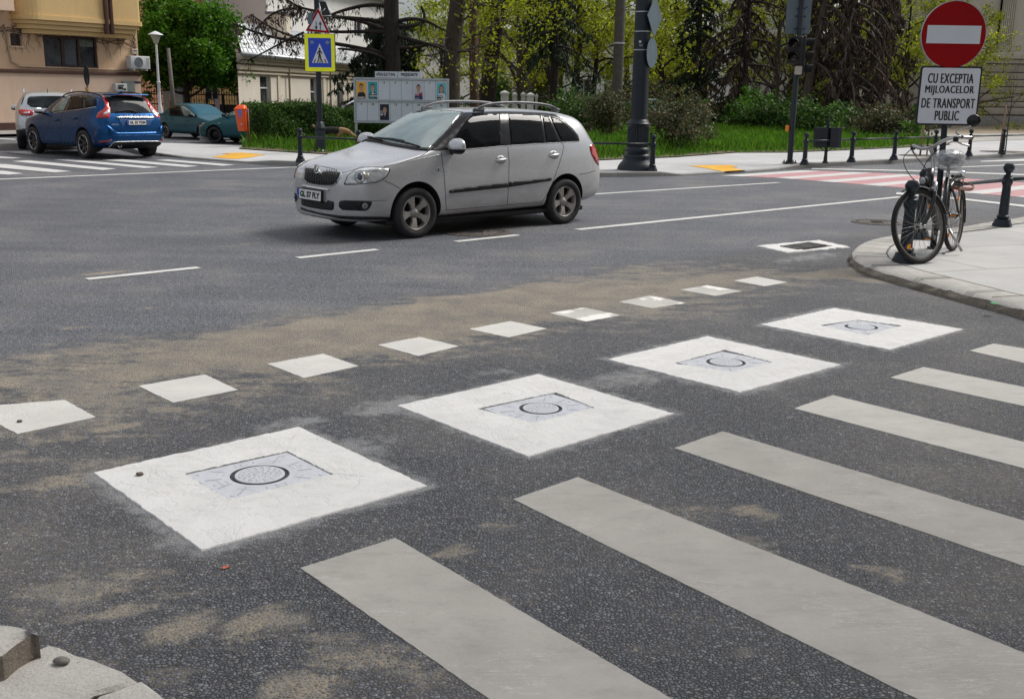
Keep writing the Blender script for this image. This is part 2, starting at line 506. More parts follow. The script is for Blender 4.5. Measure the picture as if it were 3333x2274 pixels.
def road_sheet():
 """the carriageway: one sheet, finely divided near the camera so that it can carry the dirt masks"""
 x0, x1, y0, y1, st = -9.0, 9.0, 1.2, 17.4, 0.06
 nx, ny = int((x1 - x0) / st), int((y1 - y0) / st)
 xs, ys = np.linspace(x0, x1, nx + 1), np.linspace(y0, y1, ny + 1)
 Xg, Yg = np.meshgrid(xs, ys)
 X, Y = Xg.ravel(), Yg.ravel()
 i = np.arange(ny)[:, None] * (nx + 1) + np.arange(nx)[None, :]
 q = np.stack([i, i + 1, i + nx + 2, i + nx + 1], -1).reshape(-1, 4)
 masks = []
 for tab in (DUST, CEMENT):
  acc = np.zeros_like(X)
  for (px, py, ru, rv, a, k) in tab:
   c = G(px, py); ca, sa = math.cos(R(a)), math.sin(R(a))
   dx, dy = X - c.x, Y - c.y
   l = np.sqrt(((dx * ca + dy * sa) / ru) ** 2 + ((-dx * sa + dy * ca) / rv) ** 2)
   w = np.clip((1.0 - l) / 0.85, 0, 1); w = w * w * (3 - 2 * w) * k
   acc = acc + w if tab is DUST else np.maximum(acc, w)
  if tab is CEMENT:
   px_, py_ = X - ORG.x, Y - ORG.y
   U_, V_ = px_ * UX + py_ * UY, px_ * UY - py_ * UX
   for k in range(4):
    u0 = .026 + k * 1.6606
    du = np.maximum(np.maximum(u0 - U_, U_ - u0 - 1.05), 0); dv = np.maximum(np.maximum(1.243 - V_, V_ - 2.293), 0)
    l = np.hypot(du, dv)
    acc = np.maximum(acc, .80 * np.exp(-l / .06)) + .24 * np.exp(-l / .20)
  masks.append(acc)
 n0 = len(X)
 ox = [-60, 60]; oy = [-8, 130]
 ev = [(ox[0], oy[0]), (ox[1], oy[0]), (ox[1], oy[1]), (ox[0], oy[1])]
 co = np.zeros((n0 + 4, 3)); co[:n0, 0] = X; co[:n0, 1] = Y
 for k, (a, b) in enumerate(ev): co[n0 + k, :2] = (a, b)
 c4 = [0, nx, (ny + 1) * (nx + 1) - 1, ny * (nx + 1)]
 faces = q.tolist() + [[n0 + k, n0 + (k + 1) % 4, c4[(k + 1) % 4], c4[k]] for k in range(4)]
 me = bpy.data.meshes.new('road')
 me.from_pydata(co.tolist(), [], faces)
 for nm, mk in zip(('dust', 'cement'), masks):
  at_ = me.attributes.new(nm, 'FLOAT', 'POINT')
  at_.data.foreach_set('value', np.concatenate([mk, np.zeros(4)]).astype(np.float32))
 me.materials.append(M_ASPH)
 o = bpy.data.objects.new('road', me); col.objects.link(o)
 tag(o, kind='structure')
road_sheet()

# ------------------------------------------------------------------ paving
def paving_material(name, c0, c1, slab, rot, joint=0.012, stain=0.5):
 t = NT(name)
 p = t.pos()
 m = t.mapping(p, (1, 1, 1), (0, 0, -rot))
 br = t.new('ShaderNodeTexBrick')
 br.offset = 0.5
 br.inputs['Scale'].default_value = 1.0
 br.inputs['Brick Width'].default_value = slab[0]; br.inputs['Row Height'].default_value = slab[1]
 br.inputs['Mortar Size'].default_value = joint * 0.5; br.inputs['Mortar Smooth'].default_value = 0.4
 br.inputs['Color1'].default_value = (0.88, 0.88, 0.88, 1); br.inputs['Color2'].default_value = (1.06, 1.06, 1.06, 1)
 br.inputs['Mortar'].default_value = (0.42, 0.40, 0.37, 1)
 t.L(m, br.inputs['Vector'])
 n = t.noise(p, 1.6, 6, 0.65)
 g = t.noise(p, 120, 3, 0.7)
 base = t.ramp(n, [(0.3, c0), (0.7, c1)])
 base = t.mix(0.85, base, t.mix(1.0, base, br.outputs['Color'], 'MULTIPLY'))
 base = t.mix(0.4, base, t.mix(1.0, base, t.ramp(g, [(0.3, 0.8), (0.7, 1.15)]), 'MULTIPLY'))
 st = t.ramp(t.noise(t.mapping(p, (1, 3, 1), (0, 0, -rot)), 2.3, 7, 0.7, 0.5), [(0.55, 0.0), (0.75, 1.0)])
 base = t.mix(t.math('MULTIPLY', st, stain * 0.45), base, (0.23, 0.21, 0.18))
 t.set(base=base, rough=0.82, spec=0.35)
 hb = t.math('MULTIPLY', br.outputs['Fac'], -0.6)
 t.set(normal=t.bump(t.math('ADD', hb, t.math('MULTIPLY', t.noise(p, 60, 5, 0.7), 0.35)), 0.45, 0.008))
 return t.mat

M_PAVE = paving_material('pavement_slab', (0.41, 0.415, 0.42), (0.48, 0.482, 0.485), (1.2, 0.9), TH)
M_PAVE_N = paving_material('pavement_slab_corner', (0.37, 0.37, 0.365), (0.45, 0.445, 0.435), (1.7, 1.3), R(20), 0.022, 1.0)
M_KERB = paving_material('granite_kerb', (0.27, 0.265, 0.25), (0.36, 0.35, 0.33), (1.0, 50.0), TH, 0.014, 0.9)

def rough_stone(name, c0, c1, k=1.0):
 t = NT(name)
 p = t.pos()
 n = t.noise(p, 6, 7, 0.68)
 g = t.noise(p, 90, 4, 0.75)
 base = t.ramp(n, [(0.25, c0), (0.75, c1)])
 base = t.mix(0.6, base, t.mix(1.0, base, t.ramp(g, [(0.3, 0.7), (0.7, 1.25)]), 'MULTIPLY'))
 pit = t.ramp(t.noise(p, 34, 5, 0.6), [(0.24, 1.0), (0.36, 0.0)])
 base = t.mix(t.math('MULTIPLY', pit, 0.5), base, (0.10, 0.085, 0.07))
 t.set(base=base, rough=0.88, spec=0.3)
 h = t.math('ADD', t.math('MULTIPLY', n, 1.2), t.math('MULTIPLY', g, 0.5))
 t.set(normal=t.bump(h, 0.7 * k, 0.02))
 return t.mat
M_STONE = rough_stone('worn_granite', (0.38, 0.365, 0.34), (0.53, 0.51, 0.48))
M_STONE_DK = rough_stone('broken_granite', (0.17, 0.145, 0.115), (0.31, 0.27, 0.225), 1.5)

def poly_top(m, pts, z, mat=0):
 """fills a simple polygon at height z"""
 tri = geometry.tessellate_polygon([[Vector((p[0], p[1], 0)) for p in pts]])
 vs_ = [(p[0], p[1], z) for p in pts]
 fs = []
 for a, b, c in tri:
  n = (Vector(vs_[b]) - Vector(vs_[a])).cross(Vector(vs_[c]) - Vector(vs_[a]))
  fs.append((a, b, c) if n.z > 0 else (a, c, b))
 m.add(vs_, fs, mat)

def offset_line(pts, d):
 """polyline moved sideways by d (to the left of its direction)"""
 out = []
 n = len(pts)
 for i in range(n):
  a = Vector(pts[max(i - 1, 0)][:2]); b = Vector(pts[min(i + 1, n - 1)][:2])
  t = (b - a).normalized()
  out.append(Vector((pts[i][0] - t.y * d, pts[i][1] + t.x * d)))
 return out

def dense(pts, step):
 out = []
 for i in range(len(pts) - 1):
  a, b = Vector(pts[i]), Vector(pts[i + 1])
  k = max(1, int((b - a).length / step))
  for j in range(k): out.append(a.lerp(b, j / k))
 out.append(Vector(pts[-1]))
 return out

def smooth_line(pts, it=2):
 pts = [Vector(p) for p in pts]
 for _ in range(it):
  q = [pts[0]]
  for i in range(len(pts) - 1):
   q.append(pts[i].lerp(pts[i + 1], 0.25)); q.append(pts[i].lerp(pts[i + 1], 0.75))
  q.append(pts[-1])
  pts = q
 return pts

# far pavement: kerb line from behind the blue car round to the right edge; (px, py, kerb height)
PZ = 0.10
far = [(150, 318, .10), (268, 338, .10), (318, 351, .09), (362.6, 354.4, .06), (420, 360, .03), (488, 365.6, .03), (560, 371, .03), (616, 375.4, .10), (690, 378, .10), (760, 381.5, .10),
    (1250, 402.5, .09), (1361.7, 402, .09), (1500, 400.5, .09), (1545, 399, .03), (1620, 395, .03), (1697, 391, .03), (1775, 385.5, .04), (1823, 381, .10), (2050, 370, .10), (2324, 355.4, .10), (2420, 351, .10)]
outer = [G(a, b) for a, b, _ in far]
hts = [h for _, _, h in far]
inner = offset_line(outer, 1.0)
m = MB()
for i in range(len(outer) - 1):
 o0, o1, i0, i1 = outer[i], outer[i + 1], inner[i], inner[i + 1]
 m.quad((o0.x, o0.y, hts[i]), (o1.x, o1.y, hts[i + 1]), (i1.x, i1.y, PZ), (i0.x, i0.y, PZ))
back = [G(2420, 314, PZ), G(2330, 312, PZ), G(2000, 318, PZ), G(1700, 333, PZ), G(1362, 345, PZ), G(1000, 340, PZ), G(700, 334, PZ), G(558, 330, PZ), G(362, 324.4, PZ), G(200, 316, PZ)]
poly_top(m, list(inner) + back, PZ)
FARPAVE = BVHTree.FromPolygons([Vector(q) for q in m.v], m.f)
tag(m.build('far_pavement', M_PAVE), kind='structure')
m = MB()
ko = offset_line(outer, -0.012); ki = offset_line(outer, 0.13)
for i in range(len(outer) - 1):
 a, b, c, d = ko[i], ko[i + 1], ki[i + 1], ki[i]
 h0, h1 = hts[i] + 0.004, hts[i + 1] + 0.004
 k0, k1 = hts[i] + 0.012, hts[i + 1] + 0.012
 m.add([(a.x, a.y, -.05), (b.x, b.y, -.05), (b.x, b.y, h1 - .012), (a.x, a.y, h0 - .012), (a.x * .9 + d.x * .1, a.y * .9 + d.y * .1, k0), (b.x * .9 + c.x * .1, b.y * .9 + c.y * .1, k1), (c.x, c.y, k1), (d.x, d.y, k0)],
    [(0, 1, 2, 3), (3, 2, 5, 4), (4, 5, 6, 7)], 0, False)
tag(m.build('far_kerb', M_KERB), kind='structure')

# parking street and forecourt behind the far pavement, the earth strip and the paved square to the right
m = MB()
poly_top(m, [G(2100, 326, .11), G(2420, 312.5, .11), G(2900, 300, .11), G(3000, 286, .11), G(2180, 288, .11), G(1960, 308, .11)], .112)
tag(m.build('paved_square', paving_material('square_slab', (0.30, 0.29, 0.27), (0.40, 0.385, 0.36), (0.9, 0.9), TH, 0.01, 0.8)), kind='structure')
m = MB()
poly_top(m, [G(2150, 304, .1), G(2420, 301, .1), G(2700, 296, .1), G(2700, 285.5, .1), G(2160, 286.5, .1)], .118)
tag(m.build('earth_yard', simple('dry_earth', (0.30, 0.235, 0.165), 0.95, var=0.25, scale=0.9)), kind='structure')
m = MB()
poly_top(m, [G(-300, 318), G(150, 308.5), G(150, 300), G(-300, 305)], .10)
poly_top(m, [G(-300, 305), G(150, 300), G(335, 296.5), G(335, 290), G(-300, 297)], .104)
tag(m.build('house_pavement', simple('old_concrete', (0.26, 0.25, 0.235), 0.9, var=0.25, scale=1.2, bump=.2)), kind='structure')
# lawn earth: bare brown rim along the pavement, green soil behind
lawn_front = [(542, 338.5), (620, 344), (717, 349.5), (860, 357), (1050, 364), (1220, 366), (1362, 364.5), (1534, 357.5), (1672, 347), (1786, 347), (2044, 336), (2160, 329), (2120, 322), (2000, 318)]
lawn_back = [(1960, 290), (1500, 276), (1000, 276), (820, 290), (700, 318), (560, 328)]
m = MB()
poly_top(m, [G(a, b, .1) for a, b in lawn_front + lawn_back], .125)
t = NT('lawn_soil')
p = t.pos()
base = t.ramp(t.noise(p, 2.5, 6, 0.7), [(0.3, (0.085, 0.060, 0.040)), (0.7, (0.200, 0.150, 0.100))])
base = t.mix(t.ramp(t.noise(p, 1.3, 6, 0.7), [(0.45, 0.0), (0.6, 0.8)]), base, (0.05, 0.085, 0.02))
t.set(base=base, rough=0.95, normal=t.bump(t.noise(p, 25, 5, 0.7), 0.8, 0.03))
tag(m.build('lawn_soil', t.mat), kind='structure')
m = MB()
poly_top(m, [G(700, 300), G(1960, 300), G(2400, 284), G(2900, 280), G(2900, 240), G(-100, 240), G(-100, 270), G(560, 290)], .02)
tag(m.build('park_ground', simple('park_soil', (0.07, 0.065, 0.04), 0.95, var=0.4, scale=1.2)), kind='structure')

# near corner pavement with its worn granite kerb
near = [(2700, 410), (2324, 493), (2231, 505), (2190, 513.5), (2110, 522), (2035.4, 532), (1986, 540.6), (1952, 550.8), (1935, 566), (1933.5, 578), (1947, 591.6), (1972.5, 603.5), (2035, 622), (2091.5, 635.8), (2180, 659.6), (2254.6, 678), (2324, 697), (2460, 735), (2700, 815)]
NZ = 0.09
no = smooth_line([G(a, b, NZ) for a, b in near], 2)
no = dense(no, 0.06)
no = [p + Vector((math.sin(i * 1.7) * .004 + rnd.uniform(-.004, .004), rnd.uniform(-.004, .004), 0)) for i, p in enumerate(no)]
n_in = offset_line(no, 0.34)
m = MB()
poly_top(m, [(p.x, p.y) for p in n_in] + [(12, 6.0), (16, 10), (16, 14)], NZ)
tag(m.build('near_pavement', M_PAVE_N), kind='structure')
m = MB()
nb = offset_line(no, -0.035)
mid = [p + Vector((rnd.uniform(-.016, .016), rnd.uniform(-.016, .016))) for p in offset_line(no, -0.022)]
n1 = offset_line(no, 0.035)
run, last, tone = 0.0, None, 0
for i in range(len(no) - 1):
 a, b = no[i], no[i + 1]
 run += (b - a).length
 gap = run > 0.62
 if gap: run = 0.0
 e = 0.0
 rz0, rz1 = rnd.uniform(-.012, .004), rnd.uniform(-.012, .004)
 if last is not None: rz0 = last
 last = rz1
 P = [(nb[i].x, nb[i].y, -.05), (nb[i + 1].x, nb[i + 1].y, -.05), (a.x, a.y, NZ - .022 + rz0), (b.x, b.y, NZ - .022 + rz1),
   (n1[i].x, n1[i].y, NZ + .004 - e), (n1[i + 1].x, n1[i + 1].y, NZ + .004 - e), (n_in[i].x, n_in[i].y, NZ + .005 - e), (n_in[i + 1].x, n_in[i + 1].y, NZ + .005 - e)]
 P += [(mid[i].x, mid[i].y, .025), (mid[i + 1].x, mid[i + 1].y, .025)]
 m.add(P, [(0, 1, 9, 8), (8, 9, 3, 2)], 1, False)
 m.add(P, [(2, 3, 5, 4), (4, 5, 7, 6)], 2 if gap else 0, True)
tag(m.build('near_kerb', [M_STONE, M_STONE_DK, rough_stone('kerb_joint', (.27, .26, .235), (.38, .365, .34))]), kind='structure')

m = MB()
ja, jb = offset_line(no, 0.334), offset_line(no, 0.350)
for i in range(len(no) - 1): m.quad((ja[i].x, ja[i].y, NZ + .007), (ja[i + 1].x, ja[i + 1].y, NZ + .007), (jb[i + 1].x, jb[i + 1].y, NZ + .007), (jb[i].x, jb[i].y, NZ + .007))
run = 0.0
for i in range(len(no) - 2):
 run += (no[i + 1] - no[i]).length
 if run > .8:
  run = 0.0; a, b = n1[i], n_in[i]; w_ = (no[i + 1] - no[i]).normalized() * .006; w_ = Vector((w_.x, w_.y))
  m.quad((*(a - w_), NZ + .0072), (*(a + w_), NZ + .0072), (*(b + w_), NZ + .0072), (*(b - w_), NZ + .0072)); a2 = nb[i]
  m.quad((*(a2 - w_ * .8), .01), (*(a2 + w_ * .8), .01), (*(a + w_), NZ + .0072), (*(a - w_), NZ + .0072))
tag(m.build('kerb_joints', simple('kerb_joint_dirt', (.10, .088, .07), .95, var=.3, scale=9)), kind='structure')

# flush slabs and the rough kerb end in the near left corner
def slab(pts, z0, z1, name, mats, jag=0.006, bev=0.012):
 pts = dense([Vector((p[0], p[1], 0)) for p in pts] + [Vector((pts[0][0], pts[0][1], 0))], 0.05)[:-1]
 pts = [p + Vector((rnd.uniform(-jag, jag), rnd.uniform(-jag, jag), 0)) for p in pts]
 c = sum(pts, Vector()) / len(pts)
 m = MB()
 n = len(pts)
 ring = [[(p.x, p.y, z0) for p in pts], [(p.x, p.y, z1 - bev + rnd.uniform(-.004, .004)) for p in pts], [tuple((p + (c - p).normalized() * bev * 1.3).to_tuple()[:2]) + (z1,) for p in pts]]
 vs_ = [q for rr in ring for q in rr]
 fs = []
 for k in (0, 1):
  for i in range(n):
   fs.append((k * n + i, k * n + (i + 1) % n, (k + 1) * n + (i + 1) % n, (k + 1) * n + i))
 ar = sum(pts[i].x * pts[(i + 1) % n].y - pts[(i + 1) % n].x * pts[i].y for i in range(n))
 if ar < 0: fs = [tuple(reversed(f)) for f in fs]
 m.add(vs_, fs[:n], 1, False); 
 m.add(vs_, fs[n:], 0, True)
 poly_top(m, [(q[0], q[1]) for q in ring[2]], z1, 0)
 return m.build(name, mats)
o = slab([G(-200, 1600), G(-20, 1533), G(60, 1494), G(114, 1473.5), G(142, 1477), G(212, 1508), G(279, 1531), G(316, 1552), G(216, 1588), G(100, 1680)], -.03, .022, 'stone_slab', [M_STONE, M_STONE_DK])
tag(o, 'pale worn stone slab flush with the asphalt beside the rough kerb end', 'stone slab', 'stone slabs at the near left corner')
o = slab([G(322, 1554), G(363, 1585), G(430, 1640), G(150, 1720), G(110, 1680), G(222, 1589)], -.03, .022, 'stone_slab', [M_STONE, M_STONE_DK])
tag(o, 'small stone slab past the joint at the bottom edge, second from the kerb end', 'stone slab', 'stone slabs at the near left corner')
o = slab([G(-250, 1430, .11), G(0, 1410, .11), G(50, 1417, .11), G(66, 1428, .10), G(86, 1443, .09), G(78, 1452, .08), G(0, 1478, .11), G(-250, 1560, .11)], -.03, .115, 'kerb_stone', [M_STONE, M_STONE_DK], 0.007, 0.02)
tag(o, 'raised rough granite kerb stone with a broken end above the slabs', 'kerb stone')
for px, py, r_, c, lab in ((63, 1495, .017, (0.20, 0.13, 0.09), 'brown nutshell-like pebble lying on the stone slab'), (141, 1505, .019, (0.15, 0.14, 0.13), 'dark grey pebble lying on the stone slab')):
 bm = bmesh.new(); bmesh.ops.create_icosphere(bm, subdivisions=2, radius=r_)
 for v in bm.verts: v.co = Vector((v.co.x * 1.3, v.co.y * .9, v.co.z * .6)) * (1 + rnd.uniform(-.12, .12))
 o = MB().bm(bm, 0, True).build('pebble', simple('pebble_' + lab[:5], c, .8, var=.3, scale=60), loc=G(px, py, .022) + Vector((0, 0, r_ * .5)))
 tag(o, lab, 'pebble')
# ================================================================== painted markings and covers
def paint_material(name, c0, c1, crack=0.5, wear=0.25, grime=(0.30, 0.28, 0.25), bump=0.5, thick=True, speck=0.6):
 t = NT(name)
 p = t.pos()
 n = t.noise(p, 3.0, 6, 0.65)
 base = t.ramp(n, [(0.3, c0), (0.7, c1)])
 g = t.noise(p, 160, 3, 0.7)
 base = t.mix(0.5, base, t.mix(1.0, base, t.ramp(g, [(0.3, 0.86), (0.7, 1.08)]), 'MULTIPLY'))
 wv = t.noise(p, 2.2, 5, 0.6, 1.6)
 ridge = t.math('ABSOLUTE', t.math('SUBTRACT', wv, 0.5))
 line = t.ramp(ridge, [(0.0, 1.0), (0.006, 0.0)])
 base = t.mix(t.math('MULTIPLY', line, crack * 0.5), base, [x * 0.55 for x in c0])
 dirt = t.ramp(t.noise(t.mapping(p, (1, 2.2, 1), (0, 0, -TH)), 5, 7, 0.72), [(0.5, 0.0), (0.78, 1.0)])
 base = t.mix(t.math('MULTIPLY', dirt, wear), base, grime)
 sp = t.ramp(t.voro(p, 42, 'F1', 1.0, 'Distance'), [(0.03, 1.0), (0.09, 0.0)])
 spm = t.math('MULTIPLY', sp, t.math('GREATER_THAN', t.noise(p, 8, 2), 0.6))
 base = t.mix(t.math('MULTIPLY', spm, speck), base, (0.07, 0.06, 0.05))
 sc = t.noise(t.mapping(p, (1, 9, 1), (0, 0, 1.9)), 7, 4, 0.7, 1.2)
 scl = t.ramp(t.math('ABSOLUTE', t.math('SUBTRACT', sc, 0.42)), [(0.0, 1.0), (0.014, 0.0)])
 scl = t.math('MULTIPLY', scl, t.math('GREATER_THAN', t.noise(p, 1.7, 3), 0.53))
 base = t.mix(t.math('MULTIPLY', scl, 0.7), base, (0.62, 0.62, 0.60))
 t.set(base=base, rough=0.72, spec=0.35)
 h = t.math('ADD', t.math('MULTIPLY', t.ramp(ridge, [(0.0, 0.0), (0.03, 1.0)]), 0.5 * crack), t.math('MULTIPLY', t.noise(p, 70, 4, 0.7), 0.35))
 h = t.math('ADD', h, t.math('MULTIPLY', t.noise(p, 7, 5, 0.6), 0.8))
 t.set(normal=t.bump(h, bump, 0.008))
 return t.mat

M_WHITE = paint_material('fresh_white_paint', (0.56, 0.556, 0.546), (0.66, 0.655, 0.645), 0.45, 0.45, (0.40, 0.388, 0.37), 0.9)
M_SQ = paint_material('square_white_paint', (0.47, 0.465, 0.445), (0.57, 0.56, 0.535), 0.5, 0.3, (0.36, 0.34, 0.30), 0.35)
M_STRIPE = paint_material('grey_white_paint', (0.305, 0.292, 0.270), (0.375, 0.360, 0.335), 0.25, 0.55, (0.20, 0.19, 0.178), 0.3)
M_STRIPE2 = paint_material('pale_stripe_paint', (0.42, 0.408, 0.38), (0.50, 0.485, 0.455), 0.25, 0.5, (0.27, 0.26, 0.24), 0.3)
M_LINE = paint_material('line_paint', (0.46, 0.46, 0.45), (0.62, 0.62, 0.60), 0.2, 0.5, (0.2, 0.2, 0.2), 0.25)
M_RED = paint_material('red_road_paint', (0.40, 0.20, 0.215), (0.47, 0.255, 0.27), 0.2, 0.45, (0.30, 0.16, 0.17), 0.25)
M_XWHITE = paint_material('crossing_white_paint', (0.47, 0.47, 0.465), (0.57, 0.57, 0.56), 0.2, 0.4, (0.40, 0.33, 0.33), 0.25)

def patch(pts, z, jag=0.005, step=0.025, thick=0.003, skip=None):
 """painted area with a slightly uneven outline"""
 P = dense([Vector((p[0], p[1], 0)) for p in pts] + [Vector((pts[0][0], pts[0][1], 0))], step)[:-1]
 P = [p + Vector((rnd.uniform(-jag, jag), rnd.uniform(-jag, jag), 0)) * .6 for p in P]
 n = len(P)
 m = MB()
 ar = sum(P[i].x * P[(i + 1) % n].y - P[(i + 1) % n].x * P[i].y for i in range(n))
 if ar < 0: P = P[::-1]
 m.add([(p.x, p.y, z - thick) for p in P] + [(p.x, p.y, z) for p in P], [(i, (i + 1) % n, n + (i + 1) % n, n + i) for i in range(n)])
 poly_top(m, [(p.x, p.y) for p in P], z)
 return m

ordw = ['nearest', 'second', 'third', 'fourth', 'fifth', 'sixth', 'seventh', 'eighth', 'farthest']
# row of small painted squares
small_px = [[(-75, 925), (147, 908), (217, 947), (40, 985)], [(314, 876), (465, 850), (540, 885), (393, 914)], [(607, 826), (734, 803), (814, 831), (690, 858)], [(857, 783), (953, 765), (1041, 786), (949, 808)],
   [(1065, 747), (1158, 729), (1241, 746), (1154, 766)], [(1248, 711), (1326, 698), (1410, 716), (1330, 730)], [(1405, 685), (1475, 671), (1557, 688), (1480, 700)], [(1543, 658), (1605, 648), (1684, 661), (1623, 672)], [(1665, 637), (1718, 628), (1787, 641), (1735, 650)]]
for i, q in enumerate(small_px):
 mt = M_SQ
 if i in (5, 6, 7):
  mt = MAT.get('worn_sq')
  if mt is None:
   mt = MAT['worn_sq'] = paint_material('worn_square_paint', (0.36, 0.35, 0.33), (0.46, 0.45, 0.42), 0.4, 0.0, (0.3, 0.3, 0.3), 0.35)
   nt = mt.node_tree; pb = nt.nodes['Principled BSDF']
   old = pb.inputs['Base Color'].links[0].from_socket
   ge = nt.nodes.new('ShaderNodeNewGeometry'); no_ = nt.nodes.new('ShaderNodeTexNoise'); no_.inputs['Scale'].default_value = 3.4; no_.inputs['Detail'].default_value = 8
   rp = nt.nodes.new('ShaderNodeValToRGB'); rp.color_ramp.elements[0].position = .52; rp.color_ramp.elements[1].position = .56
   mx = nt.nodes.new('ShaderNodeMixRGB'); mx.inputs['Color2'].default_value = (.68, .67, .64, 1)
   nt.links.new(ge.outputs['Position'], no_.inputs['Vector']); nt.links.new(no_.outputs['Fac'], rp.inputs['Fac']); nt.links.new(rp.outputs['Color'], mx.inputs['Fac'])
   nt.links.new(old, mx.inputs['Color1']); nt.links.new(mx.outputs['Color'], pb.inputs['Base Color'])
 o = patch([G(*p) for p in q], .0025, .005, .025, .0025).build('painted_square', mt)
 wear = {5: 'worn grey', 6: 'half worn', 7: 'scuffed'}.get(i, 'clean white')
 where = {0: 'cut by the left edge of the photo', 8: 'nearest the storm drain'}.get(i, f'{ordw[i]} from the left edge in the row')
 tag(o, f'{wear} painted square on the asphalt, {where}', 'road marking', 'row of small white squares across the side street')

# zebra bars of the near crossing
bars = [[(682, 1289), (897, 1221), None], [(1165, 1133), (1312, 1083), None], [(1530, 1017), (1640, 979), None], [(1802, 927), (1890, 897), None], [(2020, 857), (2096, 833), None], [(2200, 796), (2255, 780), None]]
ends = [[(1525, 1586), (1110, 1586)], [(2324, 1430 + 85), (2130, 1590)], [(2324, 1182), (2324, 1285)], [(2324, 1020 - 18), (2324, 1063)], [(2324, 886), (2324, 922)], [(2324, 793), (2324, 824)]]
stripe_dirs = [((897, 1221), (1525, 1586), (682, 1289), (1110, 1586)), ((1312, 1083), (2324, 1481), (1165, 1133), (2081.8, 1586)), ((1640, 979), (2324, 1182), (1530, 1017), (2324, 1285)),
      ((1890, 897), (2324, 1003), (1802, 927), (2324, 1063)), ((2096, 833), (2324, 878.5), (2020, 857), (2324, 922)), ((2255, 780), (2324, 791), (2200, 796), (2324, 824))]
for i, (a, b, c, d) in enumerate(stripe_dirs):
 A, B, C, D = G(*a), G(*b), G(*c), G(*d)
 L_ = 3.2
 B2 = A + (B - A).normalized() * L_; D2 = C + (D - C).normalized() * L_
 o = patch([A, B2, D2, C], .0025, .003, .03, .0025).build('zebra_bar', M_STRIPE if i < 3 else M_STRIPE2)
 tag(o, f'{"dull grey" if i < 3 else "pale"} zebra bar of the near crossing, {["widest and lowest one", "second up from the bottom", "third up, starting beside the second manhole frame", "fourth up from the bottom", "fifth up, under the fourth manhole frame", "topmost short one at the right edge"][i]}', 'road marking', 'zebra bars of the near crossing')

# lane dashes and lines of the main road
def strip(name, u0, u1, v, w, mat, label, grp=None, v1=None):
 v1 = v if v1 is None else v1
 o = patch([UV(u0, v - w / 2), UV(u1, v1 - w / 2), UV(u1, v1 + w / 2), UV(u0, v + w / 2)], .006, .004, .08).build(name, mat)
 return tag(o, label, 'road marking', grp)
g = 'white dashes in the middle of the main road'
strip('lane_dash', 1.87, 2.93, -3.62, .105, M_LINE, 'white lane dash on the left, nearest one', g)
strip('lane_dash', 3.98, 4.96, -3.58, .105, M_LINE, 'white lane dash below the front bumper of the silver car', g)
strip('lane_dash', 6.03, 6.99, -3.56, .105, M_LINE, 'white lane dash in front of the round manhole by the silver car', g)
strip('lane_dash', -0.25, 0.75, -3.64, .105, M_LINE, 'white lane dash cut by the left edge of the photo', g)
strip('lane_line', 7.95, 15.85, -3.50, .13, M_LINE, 'long solid white line running from the silver car to the bicycle', None, -3.36)
strip('lane_line', 11.6, 16.63, -6.72, .12, M_LINE, 'solid white line behind the silver car towards the red crossing', None, -6.37)
strip('lane_line', -1.5, 10.9, -14.72, .16, M_LINE, 'long white line in front of the far zebra on the left', None, -14.9)
o = patch([G(2035, 437.5), G(2180, 450.5), G(2500, 486), G(2500, 491), G(2180, 454.5), G(2033, 442)], .010, .003, .1).build('stop_line', M_LINE); tag(o, 'white line on the near side of the red crossing, behind the bicycle', 'road marking')
o = patch([G(1842, 382.2), G(2100, 387.7), G(2500, 402), G(2500, 405), G(2100, 390), G(1842, 384.4)], .006, .003, .1).build('stop_line', M_LINE); tag(o, 'white line on the far side of the red crossing', 'road marking')
for q, lab in (([(2225, 366), (2324, 361), (2420, 358), (2420, 362), (2324, 366), (2225, 367.5)], 'white hatch bar on the side road, upper one at the right edge'), ([(2118, 381.5), (2324, 373), (2420, 369), (2420, 370.6), (2324, 374.8), (2118, 383)], 'thin white line on the side road at the right edge')):
 o = patch([G(*p) for p in q], .006, .003, .1).build('lane_line', M_LINE); tag(o, lab, 'road marking')
# far zebra on the left
fz = [[(-60, 384), (0, 388.3), (10, 388.5), (53, 394.5), (19, 397), (-60, 392)], [(-80, 368.5), (0, 373), (14, 373.5), (161, 389.3), (123, 392), (-80, 374.5)], [(27, 366.7), (63, 364.5), (264.5, 384), (232, 386.6)],
   [(122.7, 363.2), (155.4, 362), (360, 380.3), (327, 382.2)], [(232, 363.6), (268, 361.6), (450, 377.6), (420, 379.8)], [(351.7, 364), (381.7, 362.6), (533, 374.9), (504.4, 377)], [(-60, 353.5), (0, 355.8), (49, 359.3), (27, 360.4), (-60, 357)], [(20, 346.3), (54.5, 344.1), (117, 347.6), (68, 350.3)]]
fl = ['lowest one at the left edge', 'second up at the left edge', 'under the front of the blue car', 'below the front wheel of the blue car', 'below the rear of the blue car', 'rightmost one by the pavement', 'small one at the left edge', 'under the front wheels of the blue car']
for q, lab in zip(fz, fl):
 tag(patch([G(*p) for p in q], .007, .003, .1).build('zebra_bar', M_XWHITE), 'white zebra bar of the far crossing, ' + lab, 'road marking', 'zebra bars of the far crossing')
tag(patch([G(-80, 309), G(35, 316), G(35, 318), G(-80, 311.5)], .007, .003, .1).build('lane_line', M_LINE), 'short white line in the side street behind the silver crossover', 'road marking')
